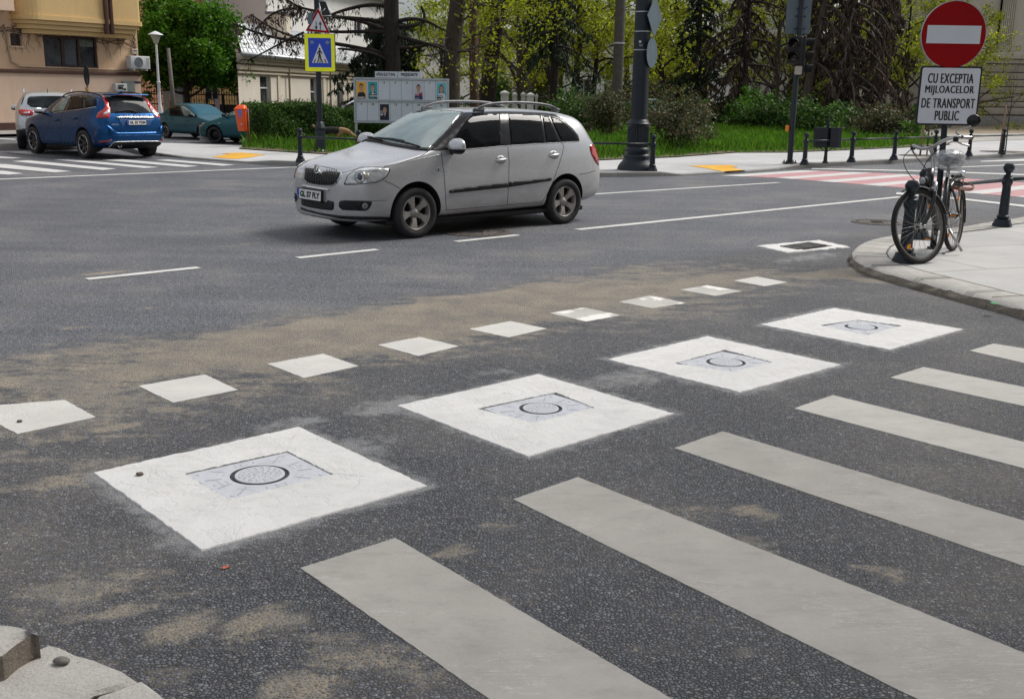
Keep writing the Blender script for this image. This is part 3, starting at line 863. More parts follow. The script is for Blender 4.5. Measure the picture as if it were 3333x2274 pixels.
# red and white crossing on the right
k = 0
edges = []
v = -8.35
while v < 1.0:
 edges.append((v, v + .40, 'w')); edges.append((v + .40, v + 1.0, 'r')); v += 1.0
for (a, b, c) in edges:
 a += .18; b += .18
 def ue(v): return 17.72 - .75 * max(0, (-7.2 - v)) * .8, 20.35 + (v + 8.0) * .55 if v < -6.6 else 21.25
 lo0, hi0 = ue(a); lo1, hi1 = ue(b)
 o = patch([UV(lo0, a), UV(hi0, a), UV(hi1, b), UV(lo1, b)], .005, .003, .1).build('crossing_bar', M_RED if c == 'r' else M_XWHITE)
 k += 1
 pos = ['first', 'second', 'third', 'fourth', 'fifth', 'sixth', 'seventh', 'eighth', 'ninth', 'tenth'][(k - 1) // 2]
 tag(o, f'{"faded red" if c == "r" else "white"} bar of the red and white crossing, {pos} {"red" if c == "r" else "white"} from the far pavement', 'road marking', 'bars of the red and white crossing')

# tactile mats
M_MAT = paint_material('yellow_mat', (0.72, 0.36, 0.02), (0.82, 0.45, 0.04), 0.3, 0.35, (0.5, 0.33, 0.1), 0.6)
def mat_obj(pts, lab):
 q = [G(p[0], p[1], .045) for p in pts]
 P = dense([Vector((p.x, p.y, 0)) for p in q + [q[0]]], .1)[:-1]
 n = len(P)
 inner_ = []
 x0, x1, y0, y1 = min(p.x for p in P), max(p.x for p in P), min(p.y for p in P), max(p.y for p in P)
 for i in range(int((x1 - x0) / .15)):
  for j in range(int((y1 - y0) / .15)):
   w = Vector((x0 + .07 + i * .15, y0 + .07 + j * .15, 0))
   if min((w - p).length for p in P) > .06: inner_.append(w)
 v, e, fc, _, _, _ = geometry.delaunay_2d_cdt([p.xy for p in P + inner_], [(i, (i + 1) % n) for i in range(n)], [], 1, 1e-5)
 vs_ = []
 for p in v:
  h = FARPAVE.ray_cast(Vector((p.x, p.y, 2)), Vector((0, 0, -1)))
  vs_.append((p.x, p.y, (h[0].z if h[0] else .05) + .007))
 m = MB(); m.add(vs_, [tuple(f_) for f_ in fc])
 o = m.build('tactile_mat', M_MAT)
 tag(o, lab, 'tactile mat', 'yellow tactile mats at the crossings')
mat_obj([(480, 357.6), (524, 354.6), (503, 353.6), (548, 352), (560, 352.8), (604, 357), (572, 360.6), (535, 361.8), (520, 361)], 'yellow tactile mat on the far pavement near the orange bin')
mat_obj([(1562, 382.2), (1656, 379.4), (1674, 381.6), (1660, 382.8), (1694, 387), (1650, 389.6), (1606, 385.4)], 'yellow tactile mat on the far pavement near the traffic light')

# ------------------------------------------------------------------ manhole covers set in white painted concrete
M_CAST = simple('painted_cover', (0.49, 0.508, 0.545), 0.5, var=.08, scale=14, bump=.25, bscale=120)
M_CASTGAP = simple('cover_groove', (0.10, 0.105, 0.12), 0.8, var=.2)
M_RUBBER = simple('cover_ring', (0.045, 0.05, 0.06), 0.55, var=.2)
M_CASTCEM = simple('cover_groove_paint', (0.28, 0.30, 0.345), 0.7, var=.15)
cov_lab = ['largest white framed manhole cover, nearest the camera on the left', 'white framed manhole cover in the middle, second from the camera', 'white framed manhole cover, third from the camera', 'white framed manhole cover below the corner kerb, farthest of the four']
big_px = [([(210, 1074), (678, 970), (971, 1104), (458, 1251)], [(420, 1079), (653, 1028), (757, 1081), (520, 1139)]), ([(900, 922), (1223, 850), (1530, 940), (1198, 1038)], [(1084, 931), (1262, 894), (1349, 929), (1210, 964)]),
    ([(1377, 817), (1605, 764), (1910, 829), (1680, 892)], [(1530, 828), (1645, 797), (1752, 825), (1662, 848)]), ([(1725, 738), (1892, 700), (2187, 748), (2018, 795)], [(1860, 741), (1945, 729), (2048, 742), (1965, 763)])]
for i, (oq, iq) in enumerate(big_px):
 O4 = [G(*p) for p in oq]; I4 = [G(*p) for p in iq]
 c = sum(I4, Vector()) / 4
 root = empty('manhole', c)
 tag(root, cov_lab[i], 'manhole cover', 'white framed manhole covers')
 def ring_pts(q, n, jag):
  out = []
  for k_ in range(4):
   for j in range(n):
    p_ = q[k_].lerp(q[(k_ + 1) % 4], j / n)
    out.append(p_ + Vector((rnd.uniform(-jag, jag), rnd.uniform(-jag, jag), 0)))
  return out
 n = 40
 ro, ri = ring_pts(O4, n, .003), ring_pts(I4, n, .003)
 N = 4 * n
 m = MB()
 vs_ = []
 for rr, zz in ((ro, -.003), ([p_.lerp(c, .008) for p_ in ro], .006), ([p_.lerp(q_, .5) for p_, q_ in zip(ro, ri)], .011), (ri, .011), (ri, -.012)):
  vs_ += [(p_.x - c.x, p_.y - c.y, zz + (rnd.uniform(-.002, .002) if zz > 0 else 0)) for p_ in rr]
 fs = []
 for a in range(4):
  for j in range(N):
   fs.append((a * N + (j + 1) % N, a * N + j, (a + 1) * N + j, (a + 1) * N + (j + 1) % N))
 m.add(vs_, fs, 0, True)
 m.build('concrete_surround', M_WHITE, root, sharp=50)
 m = MB()
 poly_top(m, [(p_.x - c.x, p_.y - c.y) for p_ in ri], -.010)
 m.build('gap', M_CASTGAP, root)
 ex = ((I4[1] - I4[0]) + (I4[2] - I4[3])); w = ex.length / 2; ex.normalize()
 ey = ((I4[1] - I4[2]) + (I4[0] - I4[3])); h = ey.length / 2; ey.normalize()
 Mx = Matrix(((ex.x, ey.x, 0, 0), (ex.y, ey.y, 0, 0), (0, 0, 1, 0), (0, 0, 0, 1)))
 cr = .30 * min(w, h) * 1.05
 m = MB()
 hole = circle(cr * 1.0, 48)
 sq = []
 for k_ in range(48):
  a = 2 * math.pi * k_ / 48
  s_ = 1 / max(abs(math.cos(a)) / (w / 2 - .004), abs(math.sin(a)) / (h / 2 - .004))
  sq.append((math.cos(a) * s_, math.sin(a) * s_))
 corner = [(sx * (w / 2 - .004), sy * (h / 2 - .004)) for sx, sy in ((1, 1), (-1, 1), (-1, -1), (1, -1))]
 vs_ = [(p_[0], p_[1], .006) for p_ in hole] + [(p_[0], p_[1], .006) for p_ in sq] + [(p_[0], p_[1], .006) for p_ in corner]
 fs = []
 for k_ in range(48):
  fs.append((k_, 48 + k_, 48 + (k_ + 1) % 48, (k_ + 1) % 48))
 for ci, cc in enumerate(corner):
  best = sorted(range(48), key=lambda j: -(vs_[48 + j][0] * cc[0] + vs_[48 + j][1] * cc[1]))
  for k_ in range(48):
   a, b = sq[k_], sq[(k_ + 1) % 48]
   on = lambda q: (abs(abs(q[0]) - (w / 2 - .004)) < 1e-6, abs(abs(q[1]) - (h / 2 - .004)) < 1e-6)
   if on(a) != on(b) and a[0] * cc[0] > 0 and a[1] * cc[1] > 0 and b[0] * cc[0] > 0 and b[1] * cc[1] > 0:
    fs.append((48 + k_, 96 + ci, 48 + (k_ + 1) % 48))
 m.add(vs_, fs, 0, False, Mx)
 plate = m.build('frame_plate', M_CAST, root)
 m = MB()
 for rr in (1.22, 1.45):
  for k_ in range(8):
   a0 = 2 * math.pi * k_ / 8 + .12 + (rr * 3); a1 = a0 + .42
   A_ = [a0 + (a1 - a0) * j / 6 for j in range(7)]
   for j in range(6):
    p_ = [(cr * rr * math.cos(A_[j]), cr * rr * math.sin(A_[j])), (cr * (rr + .012) * math.cos(A_[j]), cr * (rr + .012) * math.sin(A_[j])), (cr * (rr + .012) * math.cos(A_[j + 1]), cr * (rr + .012) * math.sin(A_[j + 1])), (cr * rr * math.cos(A_[j + 1]), cr * rr * math.sin(A_[j + 1]))]
    m.add([(q[0], q[1], .0068) for q in p_], [(0, 1, 2, 3)], 0, False, Mx)
 for k_ in range(12):
  a = 2 * math.pi * k_ / 12 + .2
  d_ = Vector((math.cos(a), math.sin(a))); e_ = Vector((-d_.y, d_.x)) * .002
  s_ = 1 / max(abs(d_.x) / (w / 2 - .03), abs(d_.y) / (h / 2 - .03))
  p0, p1 = d_ * cr * 1.28, d_ * min(s_, cr * 2.1)
  m.add([(*(p0 - e_), .0070), (*(p1 - e_), .0070), (*(p1 + e_), .0070), (*(p0 + e_), .0070)], [(0, 1, 2, 3)], 0, False, Mx)
 m.build('relief_pattern', M_CASTCEM, plate)
 for sx, sy in ((1, 1), (-1, 1), (-1, -1), (1, -1), (1, 0), (-1, 0), (0, 1), (0, -1)):
  m = MB()
  m.lathe([(.010, .006), (.010, .0072), (.008, .0078)], 10, 0, True, Mx @ Matrix.Translation((sx * (w / 2 - .04), sy * (h / 2 - .04), 0)))
  m.build('bolt', M_CAST, plate)
 m = MB()
 m.lathe([(cr * 1.0, -.009), (cr * 1.0, .004), (cr * .97, .006), (cr * .95, .001), (cr * .915, .001), (cr * .90, .006), (cr * .87, .006), (cr * .86, -.009)], 56, 0, True)
 m.build('seal_ring', M_RUBBER, root, sharp=40)
 m = MB()
 m.lathe([(cr * .855, -.009), (cr * .855, .007), (cr * .84, .009), (0.0001, .009)], 48, 0, True)
 lid = m.build('round_lid', M_CAST, root, sharp=30)
 m = MB()
 for rr in (.22, .40, .58, .72):
  nn = int(6 + rr * 14)
  for k_ in range(nn):
   a0 = 2 * math.pi * k_ / nn + rr * 5; a1 = a0 + 2 * math.pi / nn * .62
   for (r0, r1, b0, b1) in ((rr, rr + .014, a0, a1), (rr - .12, rr + .01, a0, a0 + .018 / rr)):
    p_ = [(cr * r0 * math.cos(b0), cr * r0 * math.sin(b0)), (cr * r1 * math.cos(b0), cr * r1 * math.sin(b0)), (cr * r1 * math.cos(b1), cr * r1 * math.sin(b1)), (cr * r0 * math.cos(b1), cr * r0 * math.sin(b1))]
    m.add([(q[0], q[1], .0100) for q in p_], [(0, 1, 2, 3)], 0, False)
 m.build('relief_pattern', M_CASTCEM, lid)

# round iron manholes in the main road
M_IRON = simple('cast_iron', (0.085, 0.072, 0.065), 0.7, 0.35, var=.3, scale=18, bump=.3)
M_IRON_D = simple('cast_iron_gap', (0.03, 0.028, 0.028), 0.85, var=.2)
def iron_manhole(c, r_, lab):
 root = empty('iron_manhole', c); tag(root, lab, 'manhole cover', 'round iron manholes in the main road')
 m = MB(); m.lathe([(r_, .0), (r_, .008), (r_ * .86, .010), (r_ * .85, .003)], 48, 0, True); m.build('rim', M_IRON, root, sharp=30)
 m = MB(); m.lathe([(r_ * .84, .002), (r_ * .83, .009), (r_ * .70, .009), (r_ * .69, .005), (r_ * .58, .005), (r_ * .57, .009), (r_ * .42, .009), (r_ * .41, .005), (r_ * .3, .005), (r_ * .29, .009), (.0001, .009)], 48, 0, True)
 lid = m.build('lid', M_IRON, root, sharp=30)
 m = MB()
 for k_ in range(-3, 4): m.box((0, k_ * r_ * .075, .0105), (r_ * .42, r_ * .028, .003))
 for k_ in range(24):
  a = 2 * math.pi * k_ / 24
  m.box((0, 0, 0), (r_ * .09, r_ * .03, .003), 0, Matrix.Rotation(a, 4, 'Z') @ Matrix.Translation((r_ * .77, 0, .0105)))
 m.build('raised_pattern', M_IRON_D, lid)
iron_manhole(G(1081, 527), .42, 'round rusty iron manhole in the road beside the silver car')
iron_manhole(G(1990, 505), .34, 'round iron manhole in the road left of the bicycle')

# storm drain
c = (G(1717, 559) + G(1857, 545.5) + G(1930, 561.5) + G(1785, 575)) / 4
root = empty('storm_drain', c); tag(root, 'iron storm drain grate in white painted concrete by the corner kerb', 'storm drain')
q = [G(1717, 559), G(1857, 546), G(1930, 562), G(1785, 574.5)]
iq = [G(1786, 561), G(1843, 553), G(1890, 559.5), G(1826, 569)]
m = MB()
n = 20
ro, ri = ring_pts(q, n, .018), ring_pts(iq, n, .012)
N = 4 * n
vs_ = [(p_.x - c.x, p_.y - c.y, zz) for rr, zz in ((ro, -.002), ([p_.lerp(c, .02) for p_ in ro], .010), (ri, .008), (ri, -.05)) for p_ in rr]
m.add(vs_, [(a * N + (j + 1) % N, a * N + j, (a + 1) * N + j, (a + 1) * N + (j + 1) % N) for a in range(3) for j in range(N)], 0, False)
m.build('concrete_surround', M_WHITE, root)
m = MB(); poly_top(m, [(p_.x - c.x, p_.y - c.y) for p_ in ri], .0075); m.build('pit', simple('drain_pit', (.012, .012, .013), .9), root)
ex = (iq[1] - iq[0] + iq[2] - iq[3]) / 2; ey = (iq[3] - iq[0] + iq[2] - iq[1]) / 2
m = MB()
for k_ in range(7):
 f = -.5 + (k_ + .5) / 7
 a = ey * f
 for s_ in (-.25, .25):
  ce = a + ex * s_
  Mx = frame((ce.x, ce.y, .011), ex.normalized(), ey.normalized(), Vector((0, 0, 1)))
  m.box((0, 0, 0), (ex.length * .47, ey.length * .06, .014), 0, Mx)
for s_ in (-.5, 0, .5):
 ce = ex * s_
 m.box((0, 0, 0), (ex.length * .05, ey.length * .98, .015), 0, frame((ce.x, ce.y, .011), ex.normalized(), ey.normalized(), Vector((0, 0, 1))))
m.build('grate', simple('grate_iron', (.10, .095, .09), .6, .3, var=.3, scale=20), root)

def splash(c, r_, mat, lab, z=.004):
 P = [(c.x + r_ * rnd.uniform(.4, 1.1) * math.cos(2 * math.pi * k / 16), c.y + r_ * rnd.uniform(.4, 1.1) * math.sin(2 * math.pi * k / 16)) for k in range(16)]
 m = MB(); poly_top(m, P, c.z + z); tag(m.build('paint_splash', mat), lab, 'paint mark')
splash(G(512, 1288), .018, simple('coral_paint', (.38, .10, .06), .9, var=.5, scale=80), 'small coral red paint splash on the asphalt below the largest manhole frame')
splash(G(2256, 690, NZ), .045, simple('green_paint', (.03, .30, .10), .8, var=.5, scale=60), 'green paint mark on the corner kerb at the right edge', .008)
for px, py, r_, lab in ((2440, 0, 0, ''),) if False else ((2141, 563 + 14, .016, 'dark pebble on the corner pavement right of the bicycle'), (317, 1078, .016, 'brown chip of stone lying on the largest manhole frame'), (45, 957, .012, 'dark chip lying on the leftmost small square')):
 bm = bmesh.new(); bmesh.ops.create_icosphere(bm, subdivisions=1, radius=r_)
 for v in bm.verts: v.co = Vector((v.co.x * 1.3, v.co.y, v.co.z * .6)) * rnd.uniform(.8, 1.2)
 zz = NZ if px > 2000 else (.011 if px > 300 else .003)
 tag(MB().bm(bm, 0, False).build('pebble', simple('chip_dark', (.10, .08, .065), .85, var=.3, scale=50), loc=G(px, py, zz) + Vector((0, 0, r_ * .4))), lab, 'pebble')
# ================================================================== cars
def car_paint(name, c, metal=0.6, rough=0.34, dirt=0.35, coat=0.9):
 t = NT(name)
 o = t.co('Object')
 n = t.noise(o, 5, 5, 0.6)
 base = t.ramp(n, [(0.3, [x * 0.94 for x in c]), (0.7, [min(1, x * 1.05) for x in c])])
 s = t.new('ShaderNodeSeparateXYZ'); t.L(o, s.inputs[0])
 z = t.new('ShaderNodeMapRange'); z.inputs['From Min'].default_value = 0.75; z.inputs['From Max'].default_value = 0.18
 t.L(s.outputs['Z'], z.inputs['Value'])
 d = t.math('MULTIPLY', z.outputs[0], t.ramp(t.noise(t.mapping(o, (1, 1, 2.5)), 3.5, 7, 0.7), [(0.3, 0.25), (0.75, 1.0)]))
 d = t.math('MULTIPLY', d, dirt, True)
 base = t.mix(d, base, (0.20, 0.18, 0.155))
 sp = t.math('GREATER_THAN', t.noise(o, 22, 2, 0.5), 0.80)
 base = t.mix(t.math('MULTIPLY', sp, 0.35), base, (0.12, 0.11, 0.09))
 t.set(base=base, metal=t.mix(d, (metal,) * 3, 0.1), rough=t.mix(d, t.ramp(t.noise(o, 9, 4, .6), [(.3, rough - .02), (.7, rough + .02)]), 0.75), coat=coat * .65, coat_rough=0.13)
 t.set(normal=t.bump(t.noise(o, 1.2, 1, 0.5), 0.06, 0.02))
 return t.mat

M_TYRE = simple('tyre_rubber', (0.018, 0.018, 0.019), 0.82, var=.3, scale=12, bump=.2, bscale=90)
M_RIM = simple('alloy_dusty', (0.33, 0.31, 0.285), 0.42, 0.5, var=.2, scale=14)
M_RIM_D = simple('alloy_black', (0.022, 0.023, 0.026), 0.35, 0.3, var=.2)
M_RIM_L = simple('alloy_polished', (0.52, 0.52, 0.52), 0.3, 0.7, var=.1)
M_DARK = simple('black_plastic', (0.0095, 0.010, 0.011), 0.55, var=.2, spec=.35)
M_GLOSSB = simple('black_gloss', (0.010, 0.010, 0.012), 0.2, var=.1, spec=.3)
M_LINER = simple('wheel_arch_liner', (0.008, 0.008, 0.008), 0.9)
M_CHROME = simple('chrome', (0.72, 0.73, 0.74), 0.12, 1.0, var=.05)
M_SEAM = simple('panel_gap', (0.02, 0.02, 0.021), 0.8)
M_PLATE = simple('plate_white', (0.72, 0.72, 0.71), 0.5, var=.05)
M_INK = simple('black_ink', (0.012, 0.012, 0.013), 0.6)
M_EUB = simple('plate_blue', (0.02, 0.07, 0.42), 0.5)
M_REDL = simple('red_lens', (0.42, 0.008, 0.010), 0.12, var=.15, coat=.8)
M_REDD = simple('dark_red_lens', (0.20, 0.006, 0.010), 0.2, var=.15, coat=.6)
M_CLEARL = simple('clear_lens', (0.52, 0.54, 0.55), 0.14, 0.25, var=.35, scale=26, coat=1.0)
M_SILV = simple('satin_silver', (0.50, 0.51, 0.53), 0.35, 0.5)
M_RAIL = simple('roof_rail', (0.085, 0.09, 0.10), 0.4, var=.15)

def glass_mat(name, c, rough=0.025, ior=1.5, streak=0.0, lo=.55, hi=1.5):
 t = NT(name)
 o = t.co('Object')
 n = t.noise(t.mapping(o, (1, 1, 1.6)), 2.6, 5, 0.6, 0.6)
 base = t.ramp(n, [(0.35, [x * lo for x in c]), (0.7, [x * hi for x in c])])
 t.set(base=base, rough=rough, ior=ior, spec=0.14 if ior < 1.45 else 0.5)
 t.set(normal=t.bump(t.noise(o, 2.2, 3, 0.5), 0.10 + streak, 0.02))
 return t.mat
M_TINT = glass_mat('tinted_glass', (0.005, 0.006, 0.007), ior=1.4, streak=.12)
M_WSCR = glass_mat('windscreen_glass', (0.20, 0.265, 0.26), 0.025, 2.7, -.07, .8, 1.2)
M_REARG = glass_mat('rear_glass', (0.03, 0.034, 0.038), 0.05, 1.36, 0.05)
M_LIGHTG = glass_mat('clear_side_glass', (0.16, 0.23, 0.22), 0.03, 1.6)

def subsurf_mesh(me, lv):
 o = bpy.data.objects.new('tmp', me); col.objects.link(o)
 s = o.modifiers.new('s', 'SUBSURF'); s.levels = lv; s.render_levels = lv
 dg = bpy.context.evaluated_depsgraph_get()
 r = bpy.data.meshes.new_from_object(o.evaluated_get(dg))
 bpy.data.objects.remove(o)
 return r

class Car:
 def __init__(s, name, label, pos, heading, paint, T, sc=1.0, wheelbase=2.4, track=.79, wheel_r=.29, arch_r=.345, clear=0.0, stations=None, body_name='body', group=None):
  s.sc = sc
  s.tol = 1.3
  s.root = empty(name, (pos[0], pos[1], 0.0), heading)
  tag(s.root, label, 'car', group)
  s.M = Matrix.Translation((pos[0], pos[1], 0)) @ Matrix.Rotation(heading, 4, 'Z')
  s.Mi = s.M.inverted()
  s.paint = paint
  s.eye = s.Mi @ CAM_P
  s.build_body(T, stations, wheelbase, track, arch_r, wheel_r, body_name)
  s.wb, s.tr, s.wr = wheelbase, track, wheel_r
 def build_body(s, T, stations, wb, track, ar, wr, body_name):
  I = {k: (lambda x, a=sorted(v): float(np.interp(x, [q[0] for q in a], [q[1] for q in a]))) for k, v in T.items()}
  secs = []
  for x in stations:
   W, zb, S, TT, ew, ez = I['W'](x), I['zb'](x), I['S'](x), I['T'](x), I['ew'](x), I['ez'](x)
   zm = min(I['zm'](x) if 'zm' in I else .60, S - .02)
   zb2 = min(zb + .16, zm - .02)
   sw = I['sw'](x) if 'sw' in I else .965
   pts = [(0, zb), (.80 * W, zb), (.955 * W, zb + .035), (.985 * W, zb2), (W, zm), (.993 * W, zm + (S - zm) * .62), (sw * W, S),
       ((sw * W) * .47 + ew * .53 + .012, S * .47 + ez * .53), (ew, ez), (ew * .62, TT - (TT - ez) * .28), (0, TT)]
   full = pts + [(-y, z) for y, z in reversed(pts[1:-1])]
   secs.append([(x * s.sc, y * s.sc, z * s.sc) for y, z in full])
  n = len(secs[0]); k = len(secs)
  m = MB()
  fs = []
  for i in range(k - 1):
   for j in range(n):
    fs.append((i * n + j, i * n + (j + 1) % n, (i + 1) * n + (j + 1) % n, (i + 1) * n + j))
  h = n // 2
  for base, flip in ((0, False), ((k - 1) * n, True)):
   f0 = [(base, base + 1, base + n - 1)]
   for j in range(1, h - 1):
    f0.append((base + j, base + j + 1, base + n - j - 1, base + n - j))
   f0.append((base + h - 1, base + h, base + h + 1))
   fs += [tuple(f) if flip else tuple(reversed(f)) for f in f0]
  me = bpy.data.meshes.new('shell')
  me.from_pydata([q for sec in secs for q in sec], [], fs)
  me.update()
  bm = bmesh.new(); bm.from_mesh(me); bmesh.ops.recalc_face_normals(bm, faces=bm.faces); bm.to_mesh(me); bm.free()
  sub = subsurf_mesh(me, 2)
  s.bvh = BVHTree.FromPolygons([v.co for v in sub.vertices], [tuple(p.vertices) for p in sub.polygons])
  sub.materials.clear(); sub.materials.append(s.paint); sub.materials.append(M_LINER)
  body = bpy.data.objects.new(body_name, sub); col.objects.link(body)
  cut = MB()
  for sx in (1, -1):
   for sy in (1, -1):
    Mx = Matrix.Translation((sx * wb / 2 * s.sc, sy * (track + .12) * s.sc, wr * s.sc * 1.04)) @ Matrix.Rotation(math.pi / 2, 4, 'X')
    cut.lathe([(ar * s.sc, -.34 * s.sc), (ar * s.sc, .34 * s.sc)], 48, 1, True, Mx)
  co = cut.build('cutter', [s.paint, M_LINER])
  bo = body.modifiers.new('b', 'BOOLEAN'); bo.operation = 'DIFFERENCE'; bo.object = co; bo.solver = 'EXACT'
  dg = bpy.context.evaluated_depsgraph_get()
  res = bpy.data.meshes.new_from_object(body.evaluated_get(dg))
  body.modifiers.clear()
  body.data = res
  bpy.data.objects.remove(co)
  res.polygons.foreach_set('use_smooth', [True] * len(res.polygons))
  res.set_sharp_from_angle(angle=R(38))
  link_child(body, s.root)
  s.body = body
 def hit(s, px, py, tavg=None):
  d = (s.Mi.to_3x3() @ ray(px, py)).normalized()
  loc, nor, idx, dist = s.bvh.ray_cast(s.eye, d)
  if loc is not None and (tavg is None or abs(dist - tavg) < s.tol):
   if nor.dot(d) > 0: nor = -nor
   return loc, nor, dist
  if tavg is None: return None
  best = None
  for k in range(-14, 15):
   q = s.bvh.find_nearest(s.eye + d * (tavg + k * .1))
   if best is None or q[3] < best[3]: best = q
  return best[0], best[1], tavg
 def drape2d(s, pts, tri_step):
  """fills a 2-D outline with an even triangle mesh"""
  P = [Vector(p) for p in pts]
  n = len(P); B = []
  for i in range(n):
   a, b = P[i], P[(i + 1) % n]
   k = max(1, int(math.ceil((b - a).length / tri_step)))
   for j in range(k): B.append(a.lerp(b, j / k))
  nb = len(B)
  xs = [p.x for p in B]; ys = [p.y for p in B]
  def inside(x, y):
   c = False
   for i in range(nb):
    a, b = B[i], B[i - 1]
    if (a.y > y) != (b.y > y) and x < (b.x - a.x) * (y - a.y) / (b.y - a.y) + a.x: c = not c
   return c
  Q = list(B)
  gx = min(xs) + tri_step * .5
  while gx < max(xs):
   gy = min(ys) + tri_step * .5
   while gy < max(ys):
    if inside(gx, gy) and min((gx - q.x) ** 2 + (gy - q.y) ** 2 for q in B) > (tri_step * .45) ** 2: Q.append(Vector((gx, gy)))
    gy += tri_step
   gx += tri_step
  v, e, f, _, _, _ = geometry.delaunay_2d_cdt(Q, [(i, (i + 1) % nb) for i in range(nb)], [], 1, 1e-5)
  be = set()
  cnt = {}
  for fc in f:
   for i in range(len(fc)):
    k_ = (fc[i], fc[(i + 1) % len(fc)])
    cnt[k_] = 1
  rim = [k_ for k_ in cnt if (k_[1], k_[0]) not in cnt]
  return v, f, rim
 def panel(s, name, pts, conv, off, mat, parent=None, mirror=True, step=4.0, skirt=0.012, only_mirror=False, lens=0.0):
  v, f, rim = s.drape2d([conv(*p) for p in pts], step)
  hits = [s.hit(p.x, p.y) for p in v]
  ds = sorted(h[2] for h in hits if h is not None)
  tm = ds[len(ds) // 2] if ds else 10
  out, nrm = [], []
  for p, h in zip(v, hits):
   h = s.hit(p.x, p.y, tm)
   out.append(h[0]); nrm.append(h[1])
  objs = []
  for sg in ((1, -1) if mirror else (1,)):
   if only_mirror and sg == 1: continue
   m = MB()
   F = lambda q: (q[0], q[1] * sg, q[2])
   top = [F(p + n_ * off) for p, n_ in zip(out, nrm)]
   low = [F(p - n_ * skirt) for p, n_ in zip(out, nrm)]
   fs = []
   for fc in f:
    a, b, c = (Vector(top[i]) for i in fc[:3])
    n_ = (b - a).cross(c - a)
    ref = Vector(F(nrm[fc[0]]))
    fs.append(tuple(fc) if n_.dot(ref) > 0 else tuple(reversed(fc)))
   nv = len(top)
   m.add(top + low, fs, 0, True)
   sk = [(a, b, b + nv, a + nv) for a, b in rim]
   m.f.extend(sk); m.m.extend([0] * len(sk)); m.sm.extend([False] * len(sk))
   o = m.build(name, mat, parent or s.root)
   objs.append(o)
  return objs
 def seam(s, name, pts, conv, r=.004, mat=None, parent=None, mirror=True, off=-.001, step=5.0):
  P = dense([Vector((*conv(*p), 0)) for p in pts], step)
  L_ = []
  for p in P:
   h = s.hit(p.x, p.y)
   if h: L_.append(h[0] + h[1] * off)
  objs = []
  if len(L_) < 2: return objs
  for sg in ((1, -1) if mirror else (1,)):
   m = MB(); m.tube([(q.x, q.y * sg, q.z) for q in L_], r, 6)
   objs.append(m.build(name, mat or M_SEAM, parent or s.body))
  return objs
 def lettering(s, name, body, conv, o, ex, ey, mat, off=.006, parent=None, spacing=1.0):
  """raised letters on the shell; o is the middle, ex / ey half width and half height in picture units"""
  vs_, fs = text_fit(body, 2.0, 2.0, spacing=spacing)
  out = []
  for x, y, _ in vs_:
   h = s.hit(*conv(o[0] + ex[0] * x + ey[0] * y, o[1] + ex[1] * x + ey[1] * y))
   out.append(h[0] + h[1] * off if h else Vector((0, 0, 0)))
  m = MB(); m.add(out, fs)
  return m.build(name, mat, parent or s.body)
 def plate(s, text, c, M, w=.52, h=.11, parent=None, sticker=None):
  """number plate in the local frame M (x right, y up, z out)"""
  m = MB()
  Mx = M @ Matrix.Scale(s.sc, 4)
  m.prism(rounded(w + .02, h + .02, .012), -.012, .004, 0, Mx)
  pl = m.build('number_plate', M_DARK, parent or s.root)
  m = MB(); m.prism(rounded(w, h, .01), .004, .006, 0, Mx); m.build('plate_face', M_PLATE, pl)
  m = MB(); m.prism([(-w / 2 + .002, -h / 2 + .002), (-w / 2 + .046, -h / 2 + .002), (-w / 2 + .046, h / 2 - .002), (-w / 2 + .002, h / 2 - .002)], .006, .0072, 0, Mx)
  m.build('plate_band', M_EUB, pl)
  vs_, fs = text_fit(text, w - .085, h * .66, bold=.006)
  m = MB(); m.add([(x + .022, y, .0078) for x, y, _ in vs_], fs, 0, False, Mx)
  m.build('plate_lettering', M_INK, pl)
  vs_, fs = text_fit('RO', .026, .018)
  m = MB(); m.add([(x - w / 2 + .024, y - h * .28, .0080) for x, y, _ in vs_], fs, 0, False, Mx)
  m.build('plate_country_letters', M_PLATE, pl)
  if sticker:
   m = MB(); m.prism(circle(.014, 16, (sticker, .0)), .006, .0085, 0, Mx); m.build('plate_sticker', simple('green_sticker', (.02, .25, .10), .6), pl)
  return pl
